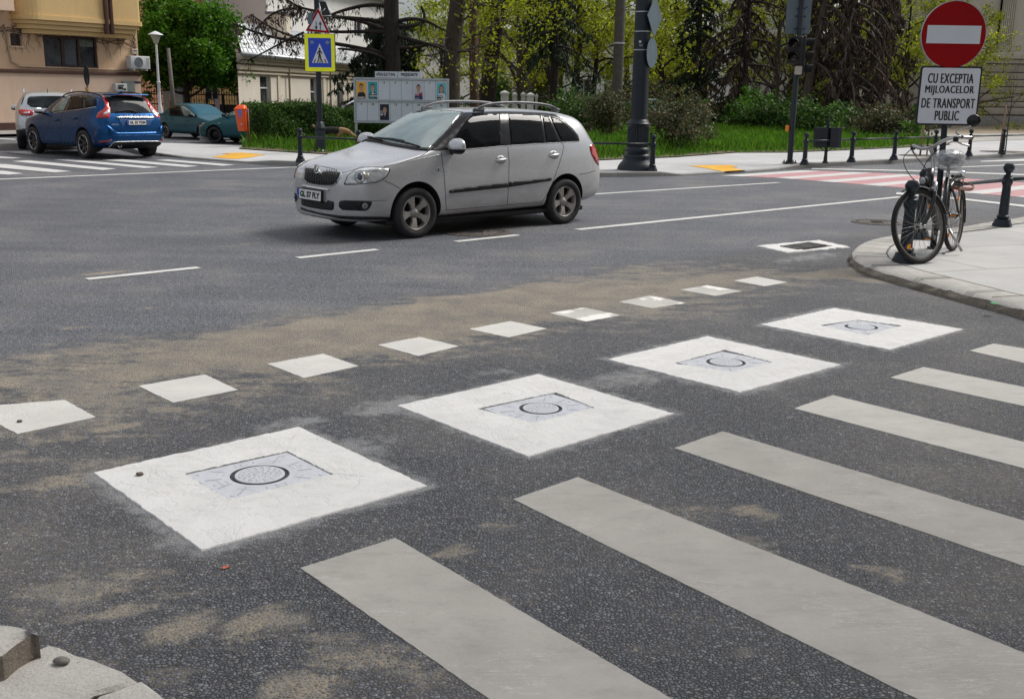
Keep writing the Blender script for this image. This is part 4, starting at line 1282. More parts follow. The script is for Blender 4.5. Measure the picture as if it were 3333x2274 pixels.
 def wheels(s, style='five', rim_mat=None, w=.195, rr=.195):
  sc = s.sc
  R0 = s.wr
  k = R0 / .295
  b = .5 * w
  prof = [(rr * .98, -b * .85), (R0 - .045 * k, -b * 1.02), (R0 - .012, -b * .9), (R0, -b * .6), (R0, b * .6), (R0 - .008, b * .86), (R0 - .035 * k, b * 1.0), (rr + .03 * k, b * .98), (rr + .006, b * .86), (rr, b * .78)]
  rimM = rim_mat or M_RIM
  first = None
  for sx in (1, -1):
   for sy in (1, -1):
    loc = Vector((sx * s.wb / 2 * sc, sy * (s.tr - .085) * sc, R0 * sc))
    if first is None:
     m = MB(); m.lathe([(r * sc, z * sc) for r, z in prof], 48, 0, True, None, False)
     wh = m.build('wheel', M_TYRE, s.root, sharp=50)
     m = MB()
     m.lathe([(r * sc, z * sc) for r, z in [(rr, b * .78), (rr - .008, b * .86), (rr - .018, b * .72), (rr - .026, b * .1), (rr - .03, -b * .9)]], 48, 0, True, None, False)
     if style == 'five':
      for q in range(5):
       a = 2 * math.pi * q / 5 + .12
       Mx = Matrix.Rotation(a, 4, 'Z')
       L0, L1 = .045, rr - .012
       za, zb_ = b * .42, b * .76
       w0, w1 = .030, .060
       P = [(L0, -w0, za), (L0, w0, za), (L1 * .6, w0 * .98, (za + zb_) / 2 + .012), (L1 * .6, -w0 * .98, (za + zb_) / 2 + .012), (L1, w1, zb_), (L1, -w1, zb_)]
       Q = [(x, y * 1.1, z - .035) for x, y, z in P]
       V = [(x * sc, y * sc, z * sc) for x, y, z in P + Q]
       m.add(V, [(0, 3, 2, 1), (3, 5, 4, 2), (1, 2, 8, 7), (2, 4, 10, 8), (0, 6, 9, 3), (3, 9, 11, 5)], 0, False, Mx)
     elif style == 'turbine':
      for q in range(7):
       a = 2 * math.pi * q / 7
       Mx = Matrix.Rotation(a, 4, 'Z')
       P = [(.04, -.03, b * .5), (.04, .03, b * .5), (rr - .012, .075, b * .74), (rr - .012, -.005, b * .74)]
       Q = [(x, y, z - .03) for x, y, z in P]
       V = [(x * sc, y * sc, z * sc) for x, y, z in P + Q]
       m.add(V, [(0, 1, 2, 3)[::-1], (1, 2, 6, 5), (0, 4, 7, 3)], 0, False, Mx)
     rim = m.build('rim', rimM, wh, sharp=35)
     m = MB()
     if style == 'steel':
      m.lathe([(r * sc, z * sc) for r, z in [(rr - .026, b * .1), (rr * .72, b * .05), (rr * .6, b * .35), (rr * .32, b * .3), (rr * .26, b * .5), (.0001, b * .5)]], 32, 0, True)
     else:
      m.lathe([(r * sc, z * sc) for r, z in [(rr - .02, b * .05), (rr * .55, -b * .25), (.0001, -b * .25)]], 32, 0, True)
     m.build('brake_disc', M_RIM_D if style != 'steel' else M_DARK, wh)
     if style != 'steel':
      m = MB(); m.lathe([(r * sc, z * sc) for r, z in [(.062, b * .2), (.058, b * .5), (.034, b * .58), (.030, b * .70), (.0001, b * .72)]], 24, 0, True)
      for q in range(5):
       a = 2 * math.pi * (q + .5) / 5 + .12
       m.lathe([(.0085 * sc, b * .40 * sc), (.0085 * sc, b * .56 * sc), (.0001, b * .58 * sc)], 8, 0, True, Matrix.Translation((.046 * math.cos(a) * sc, .046 * math.sin(a) * sc, 0)))
      m.build('hub_cap', rimM, wh)
     if style == 'turbine':
      m = MB()
      for q in range(7):
       a = 2 * math.pi * q / 7
       P = [(rr - .05, .05, b * .79), (rr - .013, .07, b * .80), (rr - .013, .0, b * .80), (rr - .035, .005, b * .79)]
       m.add([(x * sc, y * sc, z * sc) for x, y, z in P], [(0, 1, 2, 3), (3, 2, 1, 0)], 0, False, Matrix.Rotation(a, 4, 'Z'))
      m.lathe([(r * sc, z * sc) for r, z in [(rr - .001, b * .79), (rr - .008, b * .88), (rr - .014, b * .80)]], 48, 0, True, None, False)
      m.build('polished_edge', M_RIM_L, wh)
     first = wh; o = wh
    else:
     o = copy_tree(first, s.root)
    o.location = loc
    o.rotation_euler = (-math.pi / 2 * sy, 0 if sy > 0 else 0, 0)
 def underbody(s, z=.19, l=3.15, w=1.5):  # floor slab made wide and low to block light beneath the car
  m = MB(); m.box((0, 0, z * s.sc), (l * s.sc, w * s.sc, .06 * s.sc), bev=.02)
  for sx in (1, -1):
   m.tube([(sx * s.wb / 2 * s.sc, -.65 * s.sc, s.wr * s.sc), (sx * s.wb / 2 * s.sc, .65 * s.sc, s.wr * s.sc)], .05 * s.sc, 10)
  m.build('underbody', M_LINER, s.root)

def arc_line(a, b, h, n=12):
 """points from a to b bulging by h (2-D)"""
 a, b = Vector(a), Vector(b); d = b - a; p = Vector((-d.y, d.x)).normalized()
 return [tuple(a + d * (i / n) + p * h * 4 * (i / n) * (1 - i / n)) for i in range(n + 1)]

def mirror_part(car, c, size, mat_top, mat_low, sides=(1, -1), yaw=0.0):
 """door mirror: rounded shell with a dark lower half and foot"""
 for sy in sides:
  bm = bmesh.new(); bmesh.ops.create_uvsphere(bm, u_segments=24, v_segments=14, radius=1.0)
  for v in bm.verts:
   x, y, z = v.co
   x = x if x > 0 else x * .35
   zz = z * (1.0 if z > 0 else .85)
   v.co = Vector((x * size[0] * (1 - .15 * max(0, z)), (abs(y) ** .8) * (1 if y > 0 else -1) * size[1], (abs(zz) ** .85) * (1 if zz > 0 else -1) * size[2]))
  up = [f.index for f in bm.faces]
  m = MB()
  bm.verts.index_update()
  M_ = Matrix.Translation((c[0] * car.sc, c[1] * sy * car.sc, c[2] * car.sc)) @ Matrix.Rotation(yaw * sy, 4, 'Z') @ Matrix.Scale(car.sc, 4)
  hi = [tuple(v.index for v in f.verts) for f in bm.faces if f.calc_center_median().z > -size[2] * .25]
  lo = [tuple(v.index for v in f.verts) for f in bm.faces if f.calc_center_median().z <= -size[2] * .25]
  vv = [v.co.copy() for v in bm.verts]; bm.free()
  m.add(vv, hi, 0, True, M_); m.add(vv, lo, 1, True, M_)
  m.tube([M_ @ Vector((0, -size[1] * .6 * sy, -size[2] * .5)), M_ @ Vector((-.0, -size[1] * 1.5 * sy, -size[2] * .9))], .035 * car.sc, 10, 1)
  m.build('door_mirror', [mat_top, mat_low], car.root)

# ------------------------------------------------------------------ the silver estate car
P_SILVER = car_paint('silver_paint', (0.52, 0.53, 0.55), 0.5, 0.26, 0.85, 1.2)
xf = [2.045, 2.02, 1.975, 1.90, 1.78, 1.62, 1.40, 1.20, 1.06, .98, .88, .72, .52, .36, .26, .12, -.15, -.50, -.85, -1.2, -1.42, -1.56, -1.64, -1.70, -1.78, -1.86, -1.92, -1.965, -1.99, -2.0]
TF = dict(
 W=[(2.045, .44), (2.02, .54), (1.975, .62), (1.90, .69), (1.78, .748), (1.62, .785), (1.4, .805), (1.2, .815), (.5, .820), (-1.0, .820), (-1.42, .802), (-1.64, .775), (-1.78, .75), (-1.9, .715), (-1.965, .67), (-2.0, .58)],
 zb=[(2.045, .235), (2.0, .205), (1.8, .195), (1.2, .20), (-1.2, .23), (-1.7, .26), (-1.95, .31), (-2.0, .36)],
 S=[(2.045, .60), (2.02, .655), (1.975, .705), (1.9, .745), (1.78, .79), (1.62, .835), (1.4, .885), (1.2, .925), (.98, .972), (.846, .995), (-.18, 1.03), (-1.1, 1.062), (-1.42, 1.07), (-1.64, 1.04), (-1.78, .99), (-1.9, .88), (-1.965, .74), (-2.0, .62)],
 T=[(2.045, .66), (2.02, .725), (1.975, .775), (1.9, .815), (1.78, .852), (1.62, .888), (1.4, .925), (1.2, .962), (1.06, 1.0), (.98, 1.045), (.88, 1.108), (.72, 1.205), (.52, 1.318), (.36, 1.402), (.26, 1.437), (.12, 1.458), (-.15, 1.472), (-.5, 1.478), (-.85, 1.472), (-1.2, 1.452), (-1.42, 1.43), (-1.56, 1.41), (-1.64, 1.385), (-1.70, 1.33), (-1.78, 1.20), (-1.86, 1.05), (-1.92, .93), (-1.965, .80), (-2.0, .66)],
 ew=[(2.045, .36), (2.02, .46), (1.975, .53), (1.9, .585), (1.78, .63), (1.62, .66), (1.4, .685), (1.2, .70), (1.06, .705), (.98, .70), (.88, .69), (.72, .668), (.52, .638), (.36, .615), (.26, .603), (.12, .592), (-.5, .585), (-1.2, .572), (-1.56, .565), (-1.70, .575), (-1.86, .61), (-2.0, .56)],
 ez=[(2.045, .645), (2.02, .705), (1.975, .752), (1.9, .79), (1.78, .828), (1.62, .868), (1.4, .91), (1.2, .948), (1.06, .985), (.98, 1.02), (.88, 1.072), (.72, 1.165), (.52, 1.275), (.36, 1.358), (.26, 1.393), (.12, 1.417), (-.15, 1.432), (-.5, 1.438), (-.85, 1.432), (-1.2, 1.41), (-1.42, 1.385), (-1.56, 1.36), (-1.64, 1.33), (-1.70, 1.27), (-1.78, 1.14), (-1.86, 1.0), (-1.92, .89), (-1.965, .765), (-2.0, .64)],
 zm=[(2.045, .48), (1.9, .53), (1.2, .60), (-1.2, .62), (-2.0, .55)])
fab = Car('silver_estate_car', 'silver estate car with roof rails driving along the main road', (-0.7576, 13.5886), R(-138.32), P_SILVER, TF, 1.0, 2.396, .80, .292, .352, stations=xf)
CF = lambda x, y: ((920 + x / 2.1127) / KS, (280 + y / 2.1127) / KS)
CN = lambda x, y: ((960 + x / 4.648) / KS, (480 + y / 4.648) / KS)
f = fab
# side windows
dlo = [(1240, 185), (1400, 180), (1520, 178), (1660, 181), (1800, 188), (1870, 200), (1935, 236), (1990, 290), (2030, 340), (2040, 379), (1915, 386), (1740, 396), (1560, 407), (1300, 430), (1090, 444), (1012, 442), (1060, 384), (1110, 330), (1175, 258)]
f.panel('window_surround', dlo, CF, .006, M_GLOSSB, step=2.5)
for nm, q in (('front_window', [(1296, 199), (1400, 195), (1492, 193), (1497, 300), (1500, 404), (1310, 419), (1135, 434), (1180, 358), (1240, 268)]), ('rear_window', [(1551, 193), (1660, 196), (1772, 203), (1787, 300), (1802, 385), (1690, 392), (1570, 400), (1560, 300)]),
     ('small_window', [(1784, 205), (1826, 212), (1862, 296), (1896, 380), (1812, 384), (1798, 300)]), ('rear_quarter_window', [(1838, 212), (1900, 231), (1960, 274), (2008, 325), (2031, 374), (1915, 379), (1876, 300)])):
 f.panel(nm, q, CF, .010, M_TINT, step=3)
f.seam('window_strip', [(1090, 446), (1300, 433), (1560, 410), (1740, 399), (1915, 389), (2040, 381)], CF, .006, M_SILV)
# windscreen
f.panel('windscreen_border', [(852, 156), (950, 157), (1050, 163), (1150, 171), (1242, 181), (1180, 256), (1110, 335), (1014, 444), (920, 437), (740, 405), (640, 383), (545, 372), (610, 328), (690, 262), (770, 205)], CF, .006, M_GLOSSB, mirror=False, step=2.5)
f.panel('windscreen', [(862, 163), (950, 164), (1050, 170), (1150, 178), (1228, 187), (1170, 258), (1100, 338), (1006, 432), (920, 424), (740, 391), (650, 369), (583, 354), (625, 326), (697, 265), (775, 211)], CF, .010, M_WSCR, mirror=False, step=2.5)
f.panel('cowl', [(583, 357), (650, 372), (740, 394), (920, 427), (1008, 436), (1002, 446), (910, 439), (740, 409), (640, 387), (540, 374)], CF, .012, M_DARK, mirror=False, step=2.5)
for a in ([(742, 372), (800, 385), (870, 404), (945, 428)], [(560, 355), (620, 364), (690, 384)], [(640, 366), (760, 374), (840, 388)]):
 f.seam('wiper', a, CF, .010, M_DARK, parent=f.root, mirror=False, off=.022)
# mirror inside, behind the glass, is seen only as a dark patch on the glass
f.panel('mirror_patch', [(890, 192), (960, 168), (1000, 172), (950, 185), (915, 188)], CF, .0125, M_DARK, mirror=False)
# seams
for q in ([(1003, 446), (975, 468), (940, 486), (880, 508), (790, 534), (697, 554)], [(1090, 444), (1098, 520), (1110, 600), (1120, 740), (1125, 852)], [(1548, 410), (1558, 520), (1555, 660), (1545, 816)], [(1915, 388), (1932, 412), (1925, 462), (1895, 560), (1850, 680), (1810, 760), (1780, 798)],
    [(1125, 854), (1400, 831), (1780, 799)], [(700, 650), (760, 677), (808, 706)], [(2042, 608), (2100, 598), (2150, 582)]):
 f.seam('panel_gap', q, CF)
f.seam('panel_gap', [(560, 553), (480, 580), (415, 596), (398, 594), (350, 570), (262, 552), (220, 546), (158, 551)], CF, mirror=False)
f.seam('character_line', [(708, 556), (780, 536), (900, 512), (1085, 470)], CF, .004, P_SILVER, off=.0)
# side mouldings, handles
for q in ([(1145, 733), (1149, 717), (1190, 705), (1370, 683), (1553, 661), (1551, 695), (1360, 715), (1180, 734), (1150, 737)], [(1559, 660), (1700, 645), (1845, 630), (1843, 650), (1700, 672), (1557, 694)]):
 f.panel('side_moulding', q, CF, .016, M_DARK)
for c, d in (((1500, 507), 1), ((1864, 474), 0)):
 f.panel('handle_recess', [(c[0] + 34 * math.cos(2 * math.pi * i / 20), c[1] + 28 * math.sin(2 * math.pi * i / 20)) for i in range(20)], CF, .002, simple('recess_silver', (.33, .335, .345), .4, .4))
 hh = [f.hit(*CF(c[0] - 36, c[1] + 8)), f.hit(*CF(c[0], c[1] + 1)), f.hit(*CF(c[0] + 38, c[1] - 5))]
 for sg in (1, -1):
  m = MB(); pts = [h[0] + h[1] * o for h, o in zip(hh, (.012, .030, .012))]
  pts = [pts[0], pts[0].lerp(pts[1], .45) + hh[1][1] * .008, pts[1], pts[1].lerp(pts[2], .55) + hh[1][1] * .008, pts[2]]
  m.tube([(p.x, p.y * sg, p.z) for p in pts], [.010, .0135, .014, .0135, .010], 10)
  m.build('door_handle', P_SILVER, f.root)
f.panel('side_badge', [(1070 + 10 * math.cos(2 * math.pi * i / 14), 574 + 14 * math.sin(2 * math.pi * i / 14)) for i in range(14)], CF, .004, M_SILV)
f.panel('side_badge_mark', [(1070 + 6 * math.cos(2 * math.pi * i / 12), 574 + 9 * math.sin(2 * math.pi * i / 12)) for i in range(12)], CF, .006, simple('badge_green', (.05, .10, .07), .4, .4))
# front end (traced at higher magnification)
f.panel('grille_surround', [(150, 300), (165, 288), (240, 280), (330, 284), (470, 318), (600, 345), (690, 362), (708, 390), (690, 450), (640, 530), (590, 578), (540, 590), (400, 588), (280, 574), (180, 540), (125, 510), (110, 470), (135, 370)], CN, .006, M_SILV, mirror=False)
f.panel('grille', [(168, 318), (220, 320), (290, 330), (310, 385), (345, 408), (385, 400), (440, 372), (560, 372), (695, 385), (668, 455), (620, 530), (575, 566), (500, 572), (380, 568), (270, 548), (190, 512), (150, 478), (155, 400)], CN, .010, M_DARK, mirror=False)
for i in range(13):
 x = 200 + i * 36
 f.seam('grille_bar', [(x + 6, 395 if 8 > i > 2 else 345), (x - 4, 470), (x - 2 + i, 548)], CN, .004, M_GLOSSB, parent=f.root, mirror=False, off=.012)
el = lambda cx, cy, rx, ry, n=22: [(cx + rx * math.cos(2 * math.pi * i / n), cy + ry * math.sin(2 * math.pi * i / n)) for i in range(n)]
f.panel('emblem', el(345, 340, 43, 68), CN, .020, M_CHROME, mirror=False, skirt=.02)
f.panel('emblem_field', el(343, 338, 30, 52), CN, .0235, simple('emblem_green', (.045, .11, .075), .35, .3), mirror=False)
f.panel('emblem_arrow', [(318, 352), (336, 330), (330, 300), (350, 296), (372, 318), (358, 322), (366, 340), (352, 338), (354, 366), (334, 372), (338, 350)], CN, .026, M_CHROME, mirror=False, step=8)
hl = [(745, 555), (752, 520), (790, 440), (840, 385), (900, 345), (1000, 308), (1150, 296), (1300, 297), (1400, 308), (1442, 328), (1430, 370), (1390, 440), (1330, 490), (1230, 530), (1080, 552), (900, 566), (760, 568)]
f.panel('headlight', hl, CN, .004, M_GLOSSB)
c_ = (1070, 440)
f.panel('headlight_reflector', [(c_[0] + (x - c_[0]) * .94, c_[1] + (y - c_[1]) * .92) for x, y in hl], CN, .008, M_CLEARL)
f.panel('headlight_lens', el(985, 448, 88, 92), CN, .011, simple('lens_silver', (.36, .38, .39), .15, .7, var=.3, scale=30))
f.panel('headlight_bulb', el(985, 448, 36, 52), CN, .014, simple('lens_bulb', (.07, .075, .085), .1, .2))
f.panel('headlight_turn_lens', [(905, 372), (1000, 335), (1150, 322), (1300, 322), (1298, 352), (1150, 362), (1000, 372), (920, 392)], CN, .011, simple('lens_white', (.66, .67, .68), .2, .2, var=.2, scale=40))
f.panel('headlight_amber', el(1090, 440, 34, 42), CN, .012, simple('lens_amber', (.42, .36, .27), .2, .3))
f.panel('lower_grille', [(98, 742), (200, 770), (480, 830), (500, 800), (585, 818), (592, 870), (585, 930), (555, 950), (400, 935), (200, 900), (105, 868)], CN, .006, M_DARK, mirror=False)
for i in range(3):
 f.seam('grille_bar', [(110, 778 + i * 34), (300, 824 + i * 34), (575, 862 + i * 30)], CN, .004, M_GLOSSB, parent=f.root, mirror=False, off=.008)
f.panel('fog_lamp_recess', [(668, 835), (690, 806), (760, 800), (960, 805), (1170, 810), (1150, 880), (1110, 935), (1060, 958), (900, 955), (720, 945), (668, 900)], CN, .005, M_DARK)
f.panel('fog_lamp_ring', el(1030, 885, 92, 72), CN, .010, M_GLOSSB)
f.panel('fog_lamp', el(1055, 885, 42, 48), CN, .014, simple('fog_lens', (.22, .22, .22), .2, .3, var=.4, scale=40))
f.seam('recess_bar', [(690, 872), (800, 880), (930, 884)], CN, .008, M_DARK, parent=f.root, off=.008)
f.seam('panel_gap', [(1172, 806), (1290, 804), (1390, 798)], CN, .003)
f.panel('front_lip', [(90, 900), (180, 935), (400, 990), (700, 1032), (1000, 1045), (1450, 1050), (1450, 1085), (1000, 1090), (700, 1075), (400, 1020), (180, 965), (95, 935)], CN, .006, M_DARK, mirror=False)
f.panel('plate_bar', [(118, 566), (300, 596), (525, 632), (522, 655), (300, 622), (115, 590)], CN, .022, M_CHROME, mirror=False, skirt=.02)
# number plate: level, facing forward
h0 = f.hit(*CN(285, 700))
f.plate('GL 57 FLY', None, frame((2.075, -0.11, .475), Vector((0, 1, 0)), Vector((-.06, 0, 1)).normalized(), Vector((1, 0, .06)).normalized()), sticker=-.115)
# tail lamp and sill
f.panel('tail_lamp', [(2110, 412), (2122, 402), (2136, 402), (2155, 425), (2172, 470), (2177, 520), (2170, 545), (2150, 522), (2125, 475), (2114, 440)], CF, .006, M_REDL)
0 and f.panel('sill_trim', [(1090, 868), (1130, 864), (1400, 842), (1780, 806), (1780, 832), (1400, 872), (1130, 892), (1092, 894)], CF, .004, simple('dirty_sill', (.19, .18, .165), .7, .1, var=.3, scale=9))
# roof rails
for sg in (1, -1):
 m = MB()
 P = [(.14, .52, 1.435), (.09, .525, 1.462), (.0, .53, 1.495), (-.12, .532, 1.520), (-.3, .532, 1.535), (-.6, .53, 1.54), (-.9, .525, 1.53), (-1.12, .52, 1.508), (-1.24, .515, 1.475), (-1.31, .512, 1.43)]
 m.tube([(x, y * sg, z) for x, y, z in smooth_line(P, 2)], [.012 if i in (0, 39) else .018 for i in range(len(smooth_line(P, 2)))], 10)
 m.box((.05, .527 * sg, 1.452), (.16, .034, .05), bev=.015); m.box((-1.25, .514 * sg, 1.445), (.14, .034, .05), bev=.015)
 m.build('roof_rail', M_RAIL, f.root)
mirror_part(f, (.70, .935, 1.04), (.11, .15, .098), P_SILVER, M_DARK, yaw=-.12)
f.wheels('five', M_RIM, .195, .2)
f.underbody()
# ------------------------------------------------------------------ the blue crossover
P_BLUE = car_paint('blue_paint', (0.0004, 0.050, 0.165), 0.75, 0.27, 0.03, 0.2)
xs = [2.30, 2.26, 2.18, 2.05, 1.8, 1.4, 1.1, .9, .65, .4, .15, -.2, -.6, -1.0, -1.4, -1.7, -1.88, -1.98, -2.08, -2.18, -2.26, -2.31, -2.34, -2.355]
TX = dict(
 W=[(2.30, .45), (2.26, .60), (2.18, .73), (2.05, .83), (1.7, .91), (1.3, .945), (-1.2, .945), (-1.7, .938), (-2.0, .91), (-2.18, .87), (-2.31, .80), (-2.355, .70)],
 zb=[(2.3, .30), (1.9, .23), (-1.9, .27), (-2.2, .36), (-2.355, .42)],
 S=[(2.3, .72), (2.18, .84), (1.9, .93), (1.4, 1.0), (.9, 1.06), (0, 1.10), (-.8, 1.16), (-1.4, 1.21), (-1.88, 1.20), (-2.08, 1.14), (-2.22, 1.05), (-2.31, .90), (-2.355, .74)],
 T=[(2.3, .80), (2.18, .93), (2.0, .99), (1.4, 1.09), (1.1, 1.14), (.9, 1.22), (.65, 1.37), (.4, 1.505), (.15, 1.59), (-.2, 1.645), (-.6, 1.672), (-1.0, 1.675), (-1.4, 1.66), (-1.7, 1.635), (-1.88, 1.61), (-1.98, 1.56), (-2.08, 1.42), (-2.18, 1.24), (-2.26, 1.10), (-2.31, .98), (-2.355, .80)],
 ew=[(2.3, .40), (1.9, .66), (1.4, .74), (1.0, .77), (.65, .74), (.15, .68), (-.6, .655), (-1.4, .635), (-1.88, .62), (-2.08, .66), (-2.26, .76), (-2.355, .68)],
 ez=[(2.3, .77), (2.18, .90), (1.9, .96), (1.4, 1.05), (1.1, 1.10), (.9, 1.18), (.65, 1.32), (.4, 1.45), (.15, 1.535), (-.2, 1.595), (-.6, 1.622), (-1.0, 1.622), (-1.4, 1.60), (-1.7, 1.572), (-1.88, 1.545), (-1.98, 1.49), (-2.08, 1.36), (-2.18, 1.19), (-2.26, 1.06), (-2.31, .94), (-2.355, .775)],
 zm=[(2.3, .58), (1.4, .70), (-1.4, .74), (-2.355, .62)], sw=[(2.3, .97), (-1.4, .955), (-2.1, .93), (-2.36, .93)])
xc = Car('blue_crossover', 'dark blue crossover seen from behind, turning over the far zebra', (-10.599, 26.765), R(139.2), P_BLUE, TX, .9207, 2.774, .93, .36, .425, stations=xs)
C8 = lambda x, y: ((40 + x / 4.4692) / KS, (280 + y / 4.4692) / KS)
f = xc
f.panel('window_surround', [(535, 385), (560, 335), (620, 270), (690, 205), (770, 152), (870, 135), (1060, 133), (1190, 150), (1222, 180), (1230, 280), (1214, 305), (1040, 333), (745, 372), (575, 392)], C8, .006, M_GLOSSB)
for nm, q, mt in (('front_window', [(578, 380), (592, 332), (642, 272), (702, 216), (772, 168), (850, 150), (835, 185), (745, 362)], M_LIGHTG), ('rear_window', [(770, 356), (868, 154), (882, 145), (1036, 150), (1028, 327)], M_TINT), ('rear_quarter_window', [(1052, 155), (1062, 144), (1188, 164), (1216, 192), (1221, 270), (1206, 299), (1048, 322)], M_TINT)):
 f.panel(nm, q, C8, .010, mt)
f.seam('window_strip', [(575, 394), (745, 374), (1040, 335), (1216, 306)], C8, .008, M_CHROME, off=.004)
f.panel('rear_glass', [(1345, 150), (1600, 138), (1920, 150), (1950, 190), (2035, 300), (2105, 393), (1800, 398), (1428, 393), (1418, 290), (1378, 195)], C8, .006, M_REARG, mirror=False)
tl = [(1285, 146), (1325, 142), (1365, 188), (1405, 262), (1425, 330), (1430, 380), (1410, 465), (1222, 470), (1240, 400), (1320, 350), (1350, 310), (1340, 240)]
f.panel('tail_lamp', tl, C8, .012, M_REDL)
f.panel('tail_lamp_reverse', [(1408, 312), (1425, 400), (1330, 424), (1328, 396), (1368, 370)], C8, .016, M_CLEARL)
f.panel('tail_lamp_inner', [(1318, 165), (1345, 195), (1390, 280), (1392, 330), (1350, 365), (1366, 320), (1355, 240)], C8, .015, simple('bright_red_lens', (.75, .03, .02), .2, coat=.5))
m = MB(); m.box((-1.98, 0, 1.615), (.24, 1.16, .035), bev=.015, M=Matrix.Scale(.9207, 4)); m.build('roof_spoiler', P_BLUE, f.root)
m = MB(); m.box((-2.09, 0, 1.605), (.02, .62, .02), bev=.004, M=Matrix.Scale(.9207, 4)); m.build('brake_light', M_REDD, f.root)
bm = bmesh.new(); bmesh.ops.create_uvsphere(bm, u_segments=14, v_segments=8, radius=1)
for v in bm.verts: v.co = Vector((v.co.x * .11 - max(0, v.co.z) * .09, v.co.y * .035, max(0, v.co.z) * .07))
MB().bm(bm, 0, True, Matrix.Translation((-1.55, 0, 1.505))).build('roof_antenna', P_BLUE, f.root)
for sg in (1, -1):
 m = MB(); P = smooth_line([(.05, .665, 1.535), (-.1, .67, 1.595), (-.5, .655, 1.66), (-1.0, .645, 1.675), (-1.5, .63, 1.645), (-1.8, .62, 1.60), (-1.9, .615, 1.56)], 2)
 m.tube([(x * .9207, y * sg * .9207, z * .9207) for x, y, z in P], .016, 8); m.build('roof_rail', M_DARK, f.root)
f.panel('bumper', [(1215, 600), (1290, 572), (1380, 566), (1450, 620), (1525, 680), (1800, 676), (2110, 668), (2150, 600), (2180, 572), (2192, 640), (2190, 760), (2165, 850), (1500, 880), (1390, 885), (1300, 880), (1230, 860), (1190, 740)], C8, .020, P_BLUE, mirror=False, step=6, skirt=.03)
f.panel('diffuser', [(1475, 818), (1800, 810), (2150, 806), (2162, 850), (2130, 895), (1800, 905), (1500, 900), (1385, 888), (1430, 850)], C8, .030, M_DARK, mirror=False)
f.seam('bumper_trim', [(1385, 888), (1430, 850), (1475, 814), (1800, 806), (2150, 802), (2165, 840)], C8, .012, M_SILV, mirror=False, off=.03)
f.seam('bumper_edge', [(1190, 738), (1400, 738), (1520, 722), (1800, 718), (2185, 712)], C8, .006, P_BLUE, mirror=False, off=.022)
f.panel('reflector', [(1272, 800), (1445, 778), (1432, 805), (1266, 830)], C8, .026, M_REDD)
for x in (1541, 2106):
 h = f.hit(*C8(x, 865))
 if h:
  m = MB(); m.lathe([(.050, -.10), (.050, .075), (.046, .085), (.036, .080), (.034, -.05), (.0001, -.05)], 24, 0, True, Matrix.Translation(h[0]) @ Matrix.Rotation(-math.pi / 2, 4, 'Y'))
  m.build('exhaust_pipe', M_CHROME, f.root)
f.panel('chrome_bar', [(1508, 458), (1525, 446), (2050, 446), (2068, 458), (2050, 470), (1525, 472)], C8, .025, M_CHROME, mirror=False, skirt=.02)
f.panel('plate_recess', [(1530, 484), (2062, 482), (2012, 582), (1585, 582)], C8, .003, simple('recess_blue', (.004, .052, .17), .4, .3), mirror=False)
hp = f.hit(*C8(1800, 532))
f.plate('GL 33 TDM', None, frame(hp[0] + Vector((-.035, 0, 0)), Vector((0, -1, 0)), Vector((.08, 0, 1)).normalized(), Vector((-1, 0, .08)).normalized()))
for i, ch in enumerate('VOLVO'):
 f.lettering('tailgate_letter', ch, C8, (1660 + i * 72, 429), (13, 0), (0, -9), M_CHROME, .012)
f.lettering('model_lettering', 'XC60', C8, (1493, 562), (52, 2), (0, -9), M_CHROME, .008)
for q in ([(575, 394), (560, 440), (545, 560), (470, 690), (450, 780)], [(745, 376), (715, 440), (690, 600), (705, 780), (730, 850)], [(1040, 336), (1010, 372), (1000, 440), (960, 560), (940, 640)], [(1415, 470), (1412, 540), (1440, 610)], [(450, 850), (730, 852), (945, 830)]):
 f.seam('panel_gap', q, C8, .004)
f.seam('rear_wiper', [(1505, 384), (1640, 362), (1720, 362), (1810, 390)], C8, .014, M_DARK, parent=f.root, mirror=False, off=.025)
for c in ((645, 500), (915, 475)):
 h = [f.hit(*C8(c[0] - 32, c[1] + 4)), f.hit(*C8(c[0], c[1])), f.hit(*C8(c[0] + 32, c[1] - 6))]
 for sg in (1, -1):
  m = MB(); m.tube([((p[0] + p[1] * o).x, (p[0] + p[1] * o).y * sg, (p[0] + p[1] * o).z) for p, o in zip(h, (.008, .03, .008))], .016, 8); m.build('door_handle', P_BLUE, f.root)
mirror_part(f, (.72, 1.03, 1.16), (.10, .12, .085), M_SILV, M_DARK, yaw=.1)
f.wheels('turbine', M_RIM_D, .24, .245)
f.underbody(.30, 3.6, 1.4)

# ------------------------------------------------------------------ the silver crossover beyond it
P_GREY = car_paint('grey_silver_paint', (0.50, 0.52, 0.54), 0.6, 0.3, 0.35)
TK = {k: [(x * .965 if k != 'x' else x, v) for x, v in q] for k, q in TX.items()}
kj = Car('silver_crossover', 'silver crossover seen from behind, half hidden by the blue crossover', (-13.077, 30.316), R(112.0), P_GREY, TK, .9221, 2.646, .90, .345, .41, stations=[x * .965 for x in xs])
f = kj
f.panel('rear_glass', [(216, 260), (222, 190), (250, 158), (420, 150), (600, 148), (800, 152), (870, 200), (880, 270), (800, 318), (640, 322), (420, 320), (270, 305)], C8, .008, M_REARG, mirror=False)
f.panel('tail_lamp', [(95, 350), (130, 342), (240, 355), (312, 372), (300, 420), (260, 436), (130, 432), (102, 400)], C8, .014, M_REDL)
f.panel('tail_lamp_reverse', [(160, 385), (250, 380), (252, 402), (165, 404)], C8, .018, M_CLEARL)
f.panel('bumper_lower', [(60, 640), (200, 625), (500, 630), (780, 630), (800, 760), (500, 800), (200, 790), (80, 760)], C8, .015, M_DARK, mirror=False, skirt=.03)
f.seam('bumper_trim', [(145, 610), (200, 604), (330, 606)], C8, .015, M_CHROME, off=.012)
